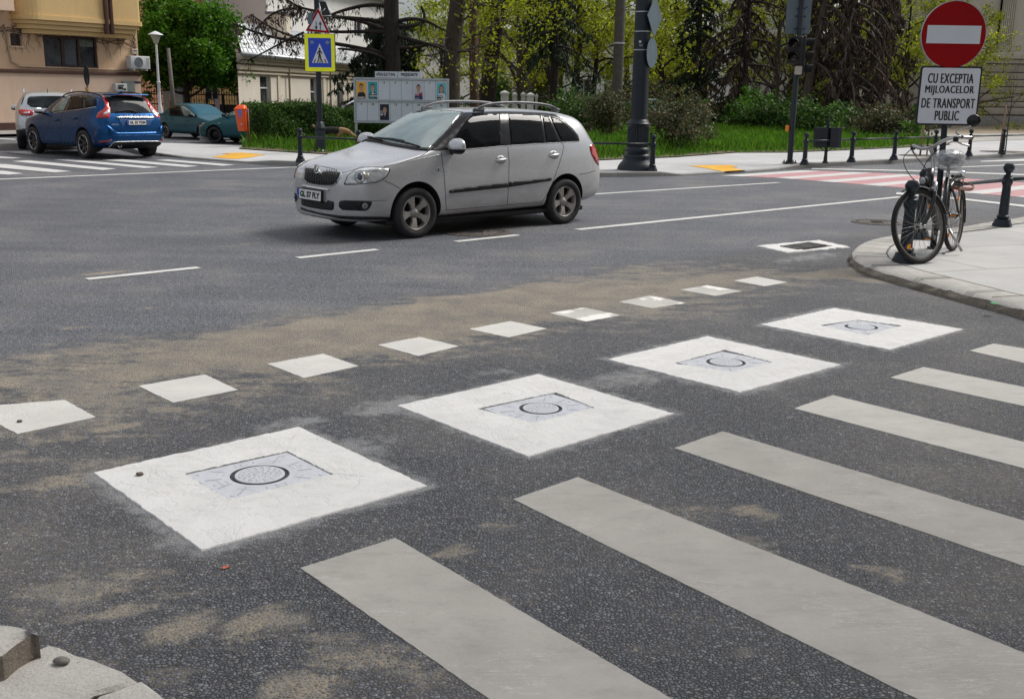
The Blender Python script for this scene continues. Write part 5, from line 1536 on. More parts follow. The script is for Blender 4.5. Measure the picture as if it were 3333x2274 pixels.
f.panel('window_surround', [(128, 270), (150, 190), (175, 150), (180, 160), (165, 200), (140, 275)], C8, .004, M_GLOSSB)
f.seam('panel_gap', [(205, 320), (206, 440), (215, 560)], C8, .004)
for sg in (1, -1):
 m = MB(); P = smooth_line([(-.1, .67, 1.595), (-.5, .66, 1.69), (-1.0, .655, 1.71), (-1.5, .64, 1.68), (-1.75, .63, 1.60)], 2)
 m.tube([(x * .92, y * sg * .92, z * .92) for x, y, z in P], .02, 8); m.build('roof_rail', M_SILV, f.root)
m = MB(); m.tube([(-1.45, 0, 1.50), (-1.58, 0, 1.60)], [.012, .004], 6); m.build('roof_antenna', M_DARK, f.root)
mirror_part(f, (.75, 1.02, 1.14), (.10, .12, .085), P_GREY, M_DARK, yaw=.1)
f.wheels('five', M_RIM, .22, .22); f.underbody(.28, 3.4, 1.35)

# ------------------------------------------------------------------ parked cars behind the hedge
P_TEAL = car_paint('teal_paint', (0.008, 0.105, 0.155), 0.5, 0.3, 0.15, .4)
P_TEAL2 = car_paint('green_teal_paint', (0.001, 0.085, 0.105), 0.45, 0.3, 0.15, .4)
C9 = lambda x, y: ((480 + x / 4.648) / KS, (300 + y / 4.648) / KS)
xl = [2.1, 2.07, 2.0, 1.9, 1.7, 1.4, 1.15, .98, .8, .55, .3, .1, -.3, -.7, -1.0, -1.25, -1.45, -1.6, -1.8, -2.0, -2.08, -2.12]
TL = dict(
 W=[(2.1, .45), (2.07, .58), (2.0, .68), (1.9, .75), (1.6, .83), (1.2, .855), (-1.2, .86), (-1.7, .84), (-2.0, .77), (-2.12, .62)],
 zb=[(2.1, .26), (1.9, .21), (-1.8, .24), (-2.12, .34)],
 S=[(2.1, .58), (2.0, .68), (1.9, .74), (1.6, .82), (1.2, .89), (.9, .95), (0, .98), (-.9, 1.0), (-1.4, 1.01), (-1.8, .99), (-2.0, .95), (-2.12, .80)],
 T=[(2.1, .63), (2.0, .75), (1.9, .80), (1.6, .88), (1.2, .95), (.98, 1.02), (.8, 1.13), (.55, 1.29), (.3, 1.42), (.1, 1.475), (-.3, 1.50), (-.7, 1.49), (-1.0, 1.445), (-1.25, 1.34), (-1.45, 1.19), (-1.6, 1.08), (-1.8, 1.05), (-2.0, 1.03), (-2.08, .98), (-2.12, .84)],
 ew=[(2.1, .38), (1.9, .60), (1.4, .68), (1.0, .70), (.55, .655), (.1, .60), (-.7, .585), (-1.25, .60), (-1.6, .68), (-2.0, .68), (-2.12, .55)],
 ez=[(2.1, .615), (2.0, .725), (1.9, .78), (1.6, .86), (1.2, .93), (.98, .99), (.8, 1.09), (.55, 1.245), (.3, 1.37), (.1, 1.425), (-.3, 1.45), (-.7, 1.44), (-1.0, 1.395), (-1.25, 1.29), (-1.45, 1.14), (-1.6, 1.05), (-1.8, 1.03), (-2.0, 1.0), (-2.12, .82)],
 zm=[(2.1, .46), (1.4, .58), (-1.4, .60), (-2.1, .55)])
lg = Car('teal_saloon', 'teal blue saloon parked in front of the iron fence, facing right', (-10.75, 36.55), R(-38.0), P_TEAL, TL, .79, 2.63, .80, .30, .355, stations=xl)
f = lg
f.panel('window_surround', [(322, 340), (322, 260), (338, 208), (380, 196), (480, 196), (560, 214), (650, 268), (745, 345), (760, 378), (640, 382), (530, 368), (345, 360)], C9, .006, M_GLOSSB)
f.panel('rear_window', [(332, 335), (335, 262), (350, 215), (470, 206), (512, 355), (345, 352)], C9, .010, M_TINT)
f.panel('front_window', [(497, 212), (555, 222), (640, 275), (712, 345), (716, 372), (560, 362)], C9, .010, M_LIGHTG)
f.panel('rear_glass', [(80, 180), (240, 190), (195, 270), (140, 240)], C9, .008, M_REARG, mirror=False)
f.panel('side_moulding', [(392, 488), (562, 490), (562, 500), (392, 499)], C9, .014, P_TEAL); f.panel('side_moulding', [(580, 492), (790, 497), (790, 506), (580, 502)], C9, .014, P_TEAL)
for q in ([(535, 372), (575, 420), (580, 560), (570, 605)], [(330, 358), (380, 450), (400, 600)], [(400, 612), (740, 606)], [(770, 385), (800, 450), (790, 600)]): f.seam('panel_gap', q, C9, .004)
for c in ((367, 410), (600, 430)):
 f.panel('door_handle', [(c[0] - 20, c[1] - 8), (c[0] + 18, c[1] - 6), (c[0] + 18, c[1] + 8), (c[0] - 20, c[1] + 8)], C9, .02, P_TEAL)
f.panel('fuel_flap', [(258, 375), (300, 378), (300, 410), (262, 405)], C9, .003, P_TEAL)
mirror_part(f, (.72, .93, 1.02), (.08, .10, .07), M_DARK, M_DARK)
f.wheels('turbine', M_RIM_D, .185, .20); f.underbody(.24, 3.3, 1.25)

TP = {k: list(v) for k, v in TL.items()}
TP['T'] = [(2.2, .60), (2.1, .68), (1.9, .76), (1.6, .85), (1.3, .92), (1.15, .98), (.9, 1.10), (.6, 1.24), (.3, 1.36), (0, 1.435), (-.3, 1.46), (-.7, 1.455), (-1.1, 1.40), (-1.5, 1.28), (-1.85, 1.10), (-2.05, 1.0), (-2.2, .80)]
TP['ez'] = [(x, v - (.03 if x > .9 else .05)) for x, v in TP['T']]
TP['S'] = [(2.2, .54), (2.1, .62), (1.9, .70), (1.6, .79), (1.2, .89), (.9, .96), (0, 1.0), (-1.2, 1.03), (-1.8, 1.0), (-2.05, .93), (-2.2, .76)]
TP['W'] = [(2.2, .46), (2.14, .60), (2.0, .72), (1.7, .82), (1.3, .865), (-1.3, .865), (-1.8, .83), (-2.05, .76), (-2.2, .6)]
TP['ew'] = [(2.2, .38), (1.9, .62), (1.3, .70), (1.0, .71), (.6, .67), (0, .60), (-.7, .585), (-1.5, .60), (-1.9, .66), (-2.2, .5)]
TP['zb'] = [(2.2, .26), (1.9, .2), (-1.8, .22), (-2.2, .34)]; TP['zm'] = [(2.2, .46), (1.4, .58), (-1.4, .6), (-2.2, .55)]
xp = [2.2, 2.17, 2.1, 2.0, 1.8, 1.55, 1.3, 1.12, .9, .6, .3, 0, -.3, -.7, -1.1, -1.5, -1.85, -2.05, -2.15, -2.2]
pr = Car('teal_hatchback', 'dark teal hatchback parked behind the orange bin and the hedge, facing left', (-8.102, 33.732), R(163.98), P_TEAL2, TP, .8343, 2.68, .82, .31, .37, stations=xp)
f = pr
f.panel('window_surround', [(1215, 365), (1240, 325), (1330, 240), (1440, 185), (1700, 168), (1850, 190), (1990, 260), (2000, 320), (1400, 372)], C9, .006, M_GLOSSB)
f.panel('front_window', [(1232, 362), (1255, 322), (1340, 248), (1445, 196), (1580, 186), (1590, 350)], C9, .010, M_LIGHTG)
f.panel('rear_window', [(1610, 348), (1600, 186), (1700, 180), (1840, 200), (1960, 262), (1960, 325)], C9, .010, M_TINT)
f.panel('headlight', [(795, 520), (808, 480), (835, 460), (855, 466), (848, 490), (815, 522)], C9, .008, M_CLEARL)
f.panel('side_lamp', [(1072, 466), (1096, 466), (1096, 478), (1072, 477)], C9, .006, M_CLEARL)
for q in ([(1130, 420), (1140, 560), (1155, 650)], [(1150, 655), (1380, 662)], [(850, 462), (960, 415), (1120, 370), (1190, 350)], [(795, 525), (840, 560), (870, 580)]): f.seam('panel_gap', q, C9, .004)
mirror_part(f, (.80, .97, 1.04), (.08, .11, .075), M_DARK, M_DARK)
m = MB(); m.tube([(-.55, 0, 1.20), (-.95, 0, 1.50)], [.008, .003], 6); m.build('roof_antenna', M_DARK, f.root)
f.wheels('steel', M_DARK, .195, .2); f.underbody(.23, 3.4, 1.25)

def plain_car(name, label, pos, heading, paint, T, st, sc, wb):
 c = Car(name, label, pos, R(heading), paint, T, sc, wb, .80, .30, .36, stations=st)
 def side_panel(nm, q, mt, off):
  for sg in (1, -1):
   v, fc, rim = c.drape2d([(x * 100, z * 100) for x, z in q], 9.0)
   top = []
   for p in v:
    loc, nor, i, d = c.bvh.ray_cast(Vector((p.x / 100 * sc, 3 * sg, p.y / 100 * sc)), Vector((0, -sg, 0)))
    top.append(loc + nor * off if loc else Vector((p.x / 100 * sc, .6 * sg, p.y / 100 * sc)))
   m = MB(); m.add(top, [tuple(q_) if sg < 0 else tuple(reversed(q_)) for q_ in fc], 0, True); m.build(nm, mt, c.root)
 zt = lambda x: float(np.interp(x, [q[0] for q in sorted(T['ez'])], [q[1] for q in sorted(T['ez'])]))
 zs = lambda x: float(np.interp(x, [q[0] for q in sorted(T['S'])], [q[1] for q in sorted(T['S'])]))
 side_panel('front_window', [(.70, zs(.7) + .03), (.55, zt(.55) - .07), (.3, zt(.3) - .06), (-.25, zt(-.25) - .05), (-.25, zs(-.25) + .03)], M_TINT, .008)
 side_panel('rear_window', [(-.33, zs(-.3) + .03), (-.33, zt(-.33) - .05), (-.9, zt(-.9) - .06), (-1.2, zt(-1.2) - .09), (-1.25, zs(-1.25) + .04)], M_TINT, .008)
 m = MB()
 for nm, xa, xb, mt in (('windscreen', .93, .28, M_WSCR), ('rear_glass', -1.42, -1.92, M_REARG)):
  v, fc, rim = c.drape2d([(xa * 100, -56), (xa * 100, 56), (xb * 100, 50), (xb * 100, -50)], 12.0)
  top = []
  for p in v:
   loc, nor, i, d = c.bvh.ray_cast(Vector((p.x / 100 * sc, p.y / 100 * sc, 4)), Vector((0, 0, -1)))
   top.append(loc + nor * .008 if loc else Vector((p.x / 100 * sc, p.y / 100 * sc, 1)))
  m = MB(); fs = []
  for q_ in fc:
   n_ = (Vector(top[q_[1]]) - Vector(top[q_[0]])).cross(Vector(top[q_[2]]) - Vector(top[q_[0]]))
   fs.append(tuple(q_) if n_.z > 0 else tuple(reversed(q_)))
  m.add(top, fs, 0, True); m.build(nm, mt, c.root)
 mirror_part(c, (.76, .93, 1.03), (.08, .10, .07), paint, M_DARK)
 c.wheels('five', M_RIM, .19, .2); c.underbody(.24, 3.2, 1.2)
 return c
P_WHITE = car_paint('white_paint', (0.70, 0.71, 0.72), 0.0, 0.3, 0.2)
P_PALE = car_paint('pale_blue_paint', (0.42, 0.52, 0.62), 0.3, 0.3, 0.2)
plain_car('white_estate_car', 'white car behind the hedge, only its roof and windows showing left of the election board', (-5.3, 38.3), 172, P_WHITE, TF, xf, .97, 2.4)
plain_car('pale_parked_car', 'pale blue car parked far back between the concrete pole and the lamp column', (7.6, 66.0), 160, P_PALE, TF, xf, 1.0, 2.4)
plain_car('white_parked_car', 'white car parked far back behind the bushes left of the concrete pole', (2.2, 64.0), 15, P_WHITE, TF, xf, 1.05, 2.4)
# ================================================================== street furniture
M_POST = simple('dark_blue_grey_paint', (0.012, 0.0185, 0.026), 0.42, 0.0, spec=.35, var=.18, scale=9, bump=.06, bscale=40)
M_SIGNBACK = simple('sign_back', (0.11, 0.155, 0.185), 0.5, 0.3, var=.1, scale=5)
M_GALV = simple('galvanised', (0.42, 0.44, 0.46), 0.45, 0.5, var=.15)
M_SIGNW = simple('sign_white', (0.60, 0.63, 0.68), 0.4, var=.05, scale=3)
M_SIGNR = simple('sign_red', (0.27, 0.001, 0.003), 0.45, spec=.2, var=.08, scale=3)
M_SIGNB = simple('sign_blue', (0.008, 0.055, 0.50), 0.35, var=.06, scale=3)
M_SIGNY = simple('sign_yellow', (0.90, 0.95, 0.012), 0.4, var=.05, scale=3)
M_BLACK = simple('sign_black', (0.012, 0.012, 0.014), 0.45)

BOL = [(.118, 0), (.118, .03), (.100, .06), (.092, .095), (.066, .10), (.076, .118), (.076, .135), (.060, .15), (.056, .30), (.050, .515), (.056, .52), (.064, .545), (.067, .575), (.062, .61), (.048, .622), (.054, .64), (.032, .65), (.029, .67), (.048, .685), (.063, .715), (.069, .735), (.063, .757), (.043, .787), (.0001, .797)]
def bollard(base, top_px, label, group, first=[None]):
 d = ray(*top_px); t = base.y / d.y
 h = CAM_H + d.z * t - base.z
 k = h / .797
 if first[0] is None:
  m = MB(); m.lathe([(r, z) for r, z in BOL[:6]], 8, 0, False); m.lathe(BOL[5:], 24, 0, True)
  o = m.build('bollard', M_POST, sharp=40); first[0] = o
 else:
  o = copy_tree(first[0])
 o.location = base; o.scale = (k, k, k)
 tag(o, label, 'bollard', group)
 return base + Vector((0, 0, .585 * k))
def rail(a, b, label, r=.021):
 d = (b - a).normalized()
 m = MB(); m.tube([a + d * .05, b - d * .05], r, 10)
 for p, s_ in ((a, 1), (b, -1)): m.tube([p + d * s_ * .045, p + d * s_ * .075], r * 1.45, 10)
 o = m.build('railing_bar', M_POST); tag(o, label, 'railing', 'railing bars between the bollards')
gb = 'dark iron bollards with ball tops'
b1 = bollard(G(682, 367.5, .10), (682, 290.5), 'dark bollard left of the crossing sign post, at the far kerb', gb)
b2 = bollard(G(815, 373, .10), (815.5, 295.4), 'dark bollard whose ball top shows above the silver car bonnet', gb)
rail(b1, b2, 'dark railing bar in front of the crossing sign post')
bm_ = bollard(G(1480, 388.5, .10), (1481, 305), 'dark bollard in front of the thick lamp column', gb)
rail(bm_ + (b2 - bm_).normalized() * 2.4, bm_, 'dark railing bar running from the silver car tail to the lamp column')
fb = []
fl_ = ['right of the traffic light, first of the far row', 'second of the far row, right of the double litter bin', 'third of the far row, left of the text plate', 'behind the no entry post, fourth of the far row', 'fifth of the far row, right of the handlebar', 'last of the far row, by the staked sapling']
for (bx, by, tx, ty), l_ in zip(((1825.4, 374.4, 1831.8, 301), (1931.6, 368.4, 1938.2, 297.6), (2028.3, 363.1, 2035, 295.6), (2119.6, 358.4, 2123.8, 294.4), (2198.4, 354.2, 2205.5, 292.9), (2273.8, 350.4, 2281, 292)), fl_):
 fb.append(bollard(G(bx, by, .10), (tx, ty), 'dark bollard ' + l_, gb))
rl_ = ['first railing bar of the far row, crossing the double litter bin', 'second railing bar of the far row, right of the litter bin', 'third railing bar of the far row, left of the no entry post', 'fourth railing bar of the far row, behind the handlebar', 'fifth railing bar of the far row, right of the handlebar']
for i in range(5): rail(fb[i], fb[i + 1], rl_[i])
rail(fb[5], fb[5] + (fb[5] - fb[4]) * .95, 'railing bar of the far row cut by the right edge')
n1 = bollard(G(2052.8, 595.3, NZ), (2065.1, 407.7), 'dark bollard standing behind the front wheel of the bicycle', gb)
n2 = bollard(G(2085.3, 541.9, NZ), (2087.3, 382.3), 'dark bollard behind the headlamp of the bicycle', gb)
n3 = bollard(G(2273.7, 514.1, NZ), (2284.3, 369.3), 'dark bollard on the near corner pavement right of the bicycle', gb)
rail(n2, n3, 'dark railing bar behind the bicycle on the near corner', .024)
rail(n3, n3 + Vector((1.35, 1.25, 0)), 'dark railing bar right of the near corner bollard, cut by the edge', .024)

def plate3(m, poly, y0, y1, mat, M):
 """flat panel: polygon in x, z extruded along the local y"""
 m.prism([(p[0], p[1]) for p in poly], -y1, -y0, mat, M)
def face_frame(o, yaw=0.0, lean=0.0):
 """x to the right, y up, z towards the viewer, turned by yaw"""
 c, s = math.cos(yaw), math.sin(yaw)
 return frame(o, Vector((c, s, 0)), Vector((0, 0, 1)), Vector((s, -c, 0)))

# ------------------------------------------------------------------ no entry sign on its post
pb = G(2117, 564.4, NZ)
root = empty('no_entry_sign', pb); tag(root, 'round red no entry sign over a white text plate, on a post by the bicycle', 'road sign')
Yp = pb.y
dc = at(2164, 79, Yp - .06) - pb; rad = 139 / 2 / (2389.4) * (Yp - .06) * 1.022
tp = at(2160, 20, Yp) - pb
m = MB(); m.tube([(0, 0, 0), (.0, 0, .5), (dc.x * .55, .0, tp.z * .75), (dc.x - .02, 0, tp.z - .1)], [.034, .032, .031, .031], 14)
m.tube([(0, 0, 0), (0, 0, .02)], .06, 14)
m.build('post', M_POST, root)
F_ = face_frame(dc, 0.0)
m = MB(); m.prism(circle(rad, 64), -.012, .004, 0, F_); d_ = m.build('round_sign', M_GALV, root)
m = MB(); m.prism(circle(rad * .978, 64), .004, .0065, 0, F_); m.build('red_face', M_SIGNR, d_)
w_, h_ = rad * 1.64, rad * .53
m = MB(); m.prism([(-w_ / 2 + .0, -h_ / 2), (w_ / 2, -h_ / 2), (w_ / 2, h_ / 2), (-w_ / 2, h_ / 2)], .0065, .0085, 0, F_); m.build('white_bar', M_SIGNW, d_)
q = [at((2300 + x / 2.2498) / KS, (y / 2.2498) / KS, Yp - .06) - pb for x, y in ((1568, 490), (2010, 482), (1985, 912), (1528, 925))]
pc = sum(q, Vector()) / 4; pw = ((q[1] - q[0]).length + (q[2] - q[3]).length) / 2; ph = (q[0].z + q[1].z - q[2].z - q[3].z) / 2
F_ = face_frame(pc, 0.0)
m = MB(); m.prism(rounded(pw, ph, .03), -.014, .004, 0, F_); t_ = m.build('text_plate', M_BLACK, root)
m = MB(); m.prism(rounded(pw * .945, ph * .94, .022), .004, .0065, 0, F_); m.build('white_face', M_SIGNW, t_)
for tx, yy, ww in (('CU EXCEPTIA', .295, .735), ('MIJLOACELOR', .090, .79), ('DE TRANSPORT', -.125, .865), ('PUBLIC', -.335, .39)):
 vs_, fs = text_fit(tx, ww * pw, ph * .165, spacing=1.12)
 m = MB()
 for dx in (-.0032, 0, .0032): m.add([(x + dx, y + yy * ph, .0085 + dx * .1) for x, y, _ in vs_], fs, 0, False, F_)
 m.build('plate_lettering', M_BLACK, t_)
for zz in (dc.z - rad * .6, dc.z + rad * .6, pc.z + ph * .3, pc.z - ph * .3):
 m = MB(); m.tube([(dc.x * .8, .0, zz - .02), (dc.x * .8, 0, zz + .02)], .04, 12); m.build('clamp', M_GALV, root)

# ------------------------------------------------------------------ pedestrian crossing sign post, left
sb = G(728, 346.5, .10)
root = empty('crossing_sign_post', sb); tag(root, 'dark post with triangular two-way sign above a yellow framed pedestrian crossing sign', 'road sign')
m = MB()
m.lathe([(.165, 0), (.165, .05), (.135, .08), (.13, .40), (.125, .58), (.15, .60), (.15, .63), (.10, .74), (.075, .78)], 8, 0, False)
b_ = m.build('post_base', M_POST, root)
m = MB(); m.lathe([(.072, .7), (.068, 2.6), (.062, 4.6), (.0001, 4.62)], 20, 0, True); m.build('post', M_POST, root, sharp=30)
Ys = sb.y - .09
C2 = lambda x, y, Y=None: at((700 + x / 2.8325) / KS, (y / 2.8325) / KS, Ys if Y is None else Y) - sb
c_ = C2(966, 488); F_ = face_frame(c_)
w_ = (C2(1106, 490) - C2(826, 484)).x; h_ = (C2(960, 313) - C2(970, 664)).z
m = MB(); m.prism(rounded(w_, h_, .04), -.10, .004, 0, F_); s_ = m.build('crossing_sign', M_POST, root)
m = MB(); m.prism(rounded(w_ * .985, h_ * .985, .035), .004, .006, 0, F_); m.build('yellow_face', M_SIGNY, s_)
m = MB(); m.prism([(-w_ * .375, -h_ * .385), (w_ * .375, -h_ * .385), (w_ * .375, h_ * .385), (-w_ * .375, h_ * .385)], .006, .008, 0, F_); m.build('blue_face', M_SIGNB, s_)
S2 = w_ / 283.0
tr = [(p[0] * S2, p[1] * S2) for p in ((0, 83), (-75, -92), (78, -92))]
m = MB(); m.prism(tr, .008, .010, 0, F_); m.build('white_triangle', M_SIGNW, s_)
m = MB()
m.prism([(p[0] * S2, p[1] * S2) for p in circle(8.5, 14, (-1, 36))], .010, .0115, 0, F_)
for q in ([(-9, 24), (6, 26), (26, -6), (20, -12), (4, 8), (10, -28), (-14, -30), (-10, 4), (-22, -16), (-28, -10)], [(-14, -28), (-1, -28), (-6, -62), (-22, -92), (-30, -86), (-16, -58)], [(-2, -28), (10, -28), (14, -56), (30, -86), (22, -92), (2, -62)]):
 m.prism([(p[0] * S2, p[1] * S2) for p in q], .010, .0115, 0, F_)
for q in ([(-62, -88), (-48, -88), (-36, -56), (-44, -56)], [(-6, -90), (6, -90), (4, -72), (-4, -72)], [(50, -88), (64, -88), (46, -56), (38, -56)]):
 m.prism([(p[0] * S2, p[1] * S2) for p in q], .010, .0112, 0, F_)
m.build('walking_figure', M_BLACK, s_)
for sx in (-72, 73):
 m = MB(); m.lathe([(18.5 * S2, .008), (18.5 * S2, .014), (.0001, .014)], 24, 0, False, F_ @ Matrix.Translation((sx * S2, 92 * S2, 0)))
 l_ = m.build('flashing_lamp', simple('lamp_ring', (.05, .10, .32), .4), s_)
 m = MB()
 for i in range(-2, 3):
  for j in range(-2, 3):
   if i * i + j * j < 6: m.lathe([(2.6 * S2, .014), (1.6 * S2, .018), (.0001, .019)], 8, 0, True, F_ @ Matrix.Translation(((sx + i * 6.6 + (j % 2) * 3.3) * S2, (92 + j * 6.2) * S2, 0)))
 m.build('led_lens', simple('led_grey', (.42, .50, .62), .25), s_)
tri = [C2(950, 70), C2(1062, 312), C2(833, 288)]
c_ = sum(tri, Vector()) / 3; F_ = face_frame(c_)
def tri_pts(k, r_=.03):
 P = [Vector(((p - c_).x, (p - c_).z)) * k for p in tri]
 out = []
 for i in range(3):
  a, b, c3 = P[i - 1], P[i], P[(i + 1) % 3]
  u1 = (a - b).normalized(); u2 = (c3 - b).normalized()
  for t in range(5):
   f_ = t / 4
   out.append(tuple(b + u1 * r_ * (1 - f_) ** 2 + u2 * r_ * f_ ** 2))
 return out[::-1]
m = MB(); m.prism(tri_pts(1.0), -.015, .004, 0, F_); s_ = m.build('two_way_sign', M_GALV, root)
m = MB(); m.prism(tri_pts(.975), .004, .006, 0, F_); m.build('red_face', M_SIGNR, s_)
m = MB(); m.prism(tri_pts(.70, .015), .006, .008, 0, F_); m.build('white_face', M_SIGNW, s_)
for sx, up in ((-16, -1), (22, 1)):
 A = [(sx - 4, -38), (sx + 4, -38), (sx + 4, 12), (sx + 17, 6), (sx, 44), (sx - 17, 6), (sx - 4, 12)]
 A = [(x, y if up > 0 else -y + 2) for x, y in A]
 m = MB(); m.prism([(x * S2, (y - 28 + 12) * S2 * .95) for x, y in A], .008, .0095, 0, F_); m.build('arrow', M_BLACK, s_)
P = [C2(955, 12, Ys + .35), C2(1020, 14, Ys + .35), C2(1072, 148, Ys + .1), C2(985, 148, Ys + .1)]
m = MB(); n_ = Vector((0, .02, .03)); m.add(P + [p + n_ for p in P], [(0, 1, 2, 3), (7, 6, 5, 4), (0, 4, 5, 1), (1, 5, 6, 2), (2, 6, 7, 3), (3, 7, 4, 0)]); sp_ = m.build('solar_panel', M_GLOSSB, root)
m = MB()
for a, b in ((0, 1), (1, 2), (2, 3), (3, 0)): m.tube([P[a], P[b]], .012, 6)
m.build('panel_frame', M_GALV, sp_)
m = MB(); m.tube([(0, 0, P[2].z - .1), P[2].lerp(P[0], .5)], .02, 8); m.build('panel_bracket', M_POST, sp_)
m = MB(); bx = C2(880, 172, Ys + .05); m.box(bx, (.13, .12, .27), bev=.015); m.build('control_box', M_SIGNBACK, root)

# ------------------------------------------------------------------ thick lamp column with sign backs
lb = G(1445, 385, .10)
root = empty('lamp_column', lb); tag(root, 'thick dark lamp column with fluted base and strapped sign backs by the far kerb', 'lamp column')
m = MB(); m.lathe([(.42, 0), (.41, .06), (.36, .14), (.29, .215), (.285, .23), (.30, .27), (.285, .31), (.25, .34), (.27, .38), (.275, .42), (.25, .455), (.238, .47)], 40, 0, True); m.build('bell_base', M_POST, root, sharp=50)
m = MB()
n = 28
vs_, fs = [], []
for zi, z in enumerate((.465, .49, .89, .915)):
 for j in range(n * 4):
  a = 2 * math.pi * j / (n * 4)
  fl = (.014 * (0.5 - 0.5 * math.cos(2 * math.pi * (j % 4) / 4))) if zi in (1, 2) else 0
  vs_.append(((.232 - fl) * math.cos(a), (.232 - fl) * math.sin(a), z))
for i in range(3):
 for j in range(n * 4): fs.append((i * n * 4 + j, i * n * 4 + (j + 1) % (n * 4), (i + 1) * n * 4 + (j + 1) % (n * 4), (i + 1) * n * 4 + j))
m.add(vs_, fs, 0, False); m.build('fluted_sleeve', M_POST, root)
m = MB(); m.lathe([(.235, .91), (.25, .93), (.25, .97), (.225, .99), (.215, 1.02), (.185, 1.05)], 36, 0, True); m.build('collar', M_POST, root, sharp=40)
m = MB(); m.lathe([(.178, 1.02), (.172, 2.4), (.166, 4.2), (.16, 7.5), (.0001, 7.6)], 36, 0, True); m.build('shaft', M_POST, root, sharp=40)
for z in (2.47, 2.84, 3.23, 3.58):
 m = MB(); m.lathe([(.170, z - .010), (.1745, z - .010), (.1745, z + .010), (.170, z + .010)], 36, 0, False, None, False); m.build('steel_strap', M_GALV, root)
yw = R(62)
dz = at(1485, 37, lb.y) - lb
F_ = face_frame(Vector((.24, -.02, at(1482, 38, lb.y).z - lb.z)), yw)
m = MB(); s3 = .42; m.prism([(0, -s3), (s3, 0), (0, s3), (-s3, 0)], -.006, .006, 0, F_); m.build('diamond_sign', M_SIGNBACK, root)
F_ = face_frame(Vector((.215, -.02, at(1478, 121, lb.y).z - lb.z)), yw)
m = MB(); m.prism(circle(.30, 40), -.006, .006, 0, F_); m.build('round_sign', M_SIGNBACK, root)
lz = at(1451, 96, lb.y).z - lb.z
m = MB(); m.box((-.06, -.172, lz), (.045, .004, .045)); m.build('sticker', M_SIGNW, root)
vs_, fs = text_fit('Y34', .07, .045)
m = MB(); m.add([(x - .045, -.1725, y + lz - .07) for x, y, _ in vs_], fs); m.build('chalk_writing', M_SIGNW, root)

# ------------------------------------------------------------------ concrete pole on the lawn
cp = G(1397, 301, .125)
root = empty('concrete_pole', cp); tag(root, 'plain weathered concrete pole rising from the lawn left of the lamp column', 'pole')
M_CONC = rough_stone('pole_concrete', (0.062, 0.056, 0.048), (0.115, 0.104, 0.09), .6)
m = MB(); m.lathe([(.235, -.05), (.225, 1.5), (.21, 4.0), (.19, 8.5), (.0001, 8.5)], 24, 0, True); m.build('pole', M_CONC, root, sharp=40)
m = MB(); m.lathe([(.222, 3.55), (.232, 3.55), (.232, 3.62), (.222, 3.62)], 24, 0, False, None, False); m.build('band', M_GALV, root)

# ------------------------------------------------------------------ traffic light
tb = G(1792, 370.5, .10)
root = empty('traffic_light', tb); tag(root, 'dark traffic light post with two black signal heads and a sign back on top', 'traffic light')
C5 = lambda x, y, dY=0: at((2300 + x / 2.2498) / KS, (y / 2.2498) / KS, tb.y + dY) - tb
top = C5(690, 0).z + .25
zk = C5(640, 600).z
m = MB(); m.lathe([(.066, .0), (.066, zk - .02), (.058, zk), (.054, top), (.0001, top)], 18, 0, True); m.build('post', M_POST, root, sharp=40)
m = MB(); m.box((0, 0, .012), (.30, .30, .024), bev=.006)
fl = m.build('flange', M_POST, root)
for sx, sy in ((1, 1), (1, -1), (-1, 1), (-1, -1)):
 m = MB(); m.lathe([(.018, .02), (.018, .05), (.010, .05), (.010, .08), (.0001, .08)], 8, 0, False, Matrix.Translation((sx * .11, sy * .11, 0))); m.build('anchor_bolt', M_POST, fl)
def head(c, yaw, n, nm):
 F_ = face_frame(c, yaw)
 m = MB(); hh = .30 * n
 m.box((0, 0, -.10), (.34, hh + .04, .18), 0, F_, .03)
 h_ = m.build(nm, M_DARK, root)
 for i in range(n):
  y = hh / 2 - .15 - i * .30
  m = MB()
  V = []; Fc = []
  for j in range(19):
   a = R(-35 + 250 * j / 18)
   for z, k_ in ((-.02, 1), (.19, 1)):
    V.append((.115 * math.cos(a), y + .115 * math.sin(a), z if z < 0 else z - .06 * (1 - math.sin(a)) * .5))
  for j in range(18): Fc.append((2 * j, 2 * j + 1, 2 * j + 3, 2 * j + 2))
  m.add(V, Fc, 0, True, F_); m.add(V, [tuple(reversed(f_)) for f_ in Fc], 0, True, F_)
  m.build('visor', M_DARK, h_)
  m = MB(); m.lathe([(.10, -.02), (.08, -.005), (.0001, .005)], 24, 0, True, F_ @ Matrix.Translation((0, y, 0)))
  m.build('signal_lens', simple(f'dark_lens_{i}', [(.025, .008, .008), (.022, .016, .008), (.008, .02, .014)][i], .2), h_)
hz = (C5(640, 268).z + C5(640, 475).z) / 2
head(C5(640, 370) + Vector((-.02, -.12, 0)), R(-28), 2, 'signal_head')
head(Vector((.20, .02, (C5(720, 285).z + C5(720, 540).z) / 2)), R(74), 3, 'signal_head')
q = [C5(598, 0), C5(780, 0), C5(768, 250), C5(596, 262)]
zb_, zt_ = q[2].z, top - .05
m = MB(); F_ = face_frame(Vector(((q[0].x + q[1].x) / 2, .09, (zb_ + zt_) / 2)), R(0)); m.prism(rounded(q[1].x - q[0].x, zt_ - zb_, .03), -.006, .006, 0, F_); sb_ = m.build('sign_back', M_SIGNBACK, root)
for z in (zb_ + .12, zb_ + .4):
 m = MB(); m.tube([(-.12, .05, z), (.14, .05, z)], .014, 8); m.tube([(0, -.07, z), (0, .06, z)], .02, 8); m.build('clamp', M_POST, sb_)
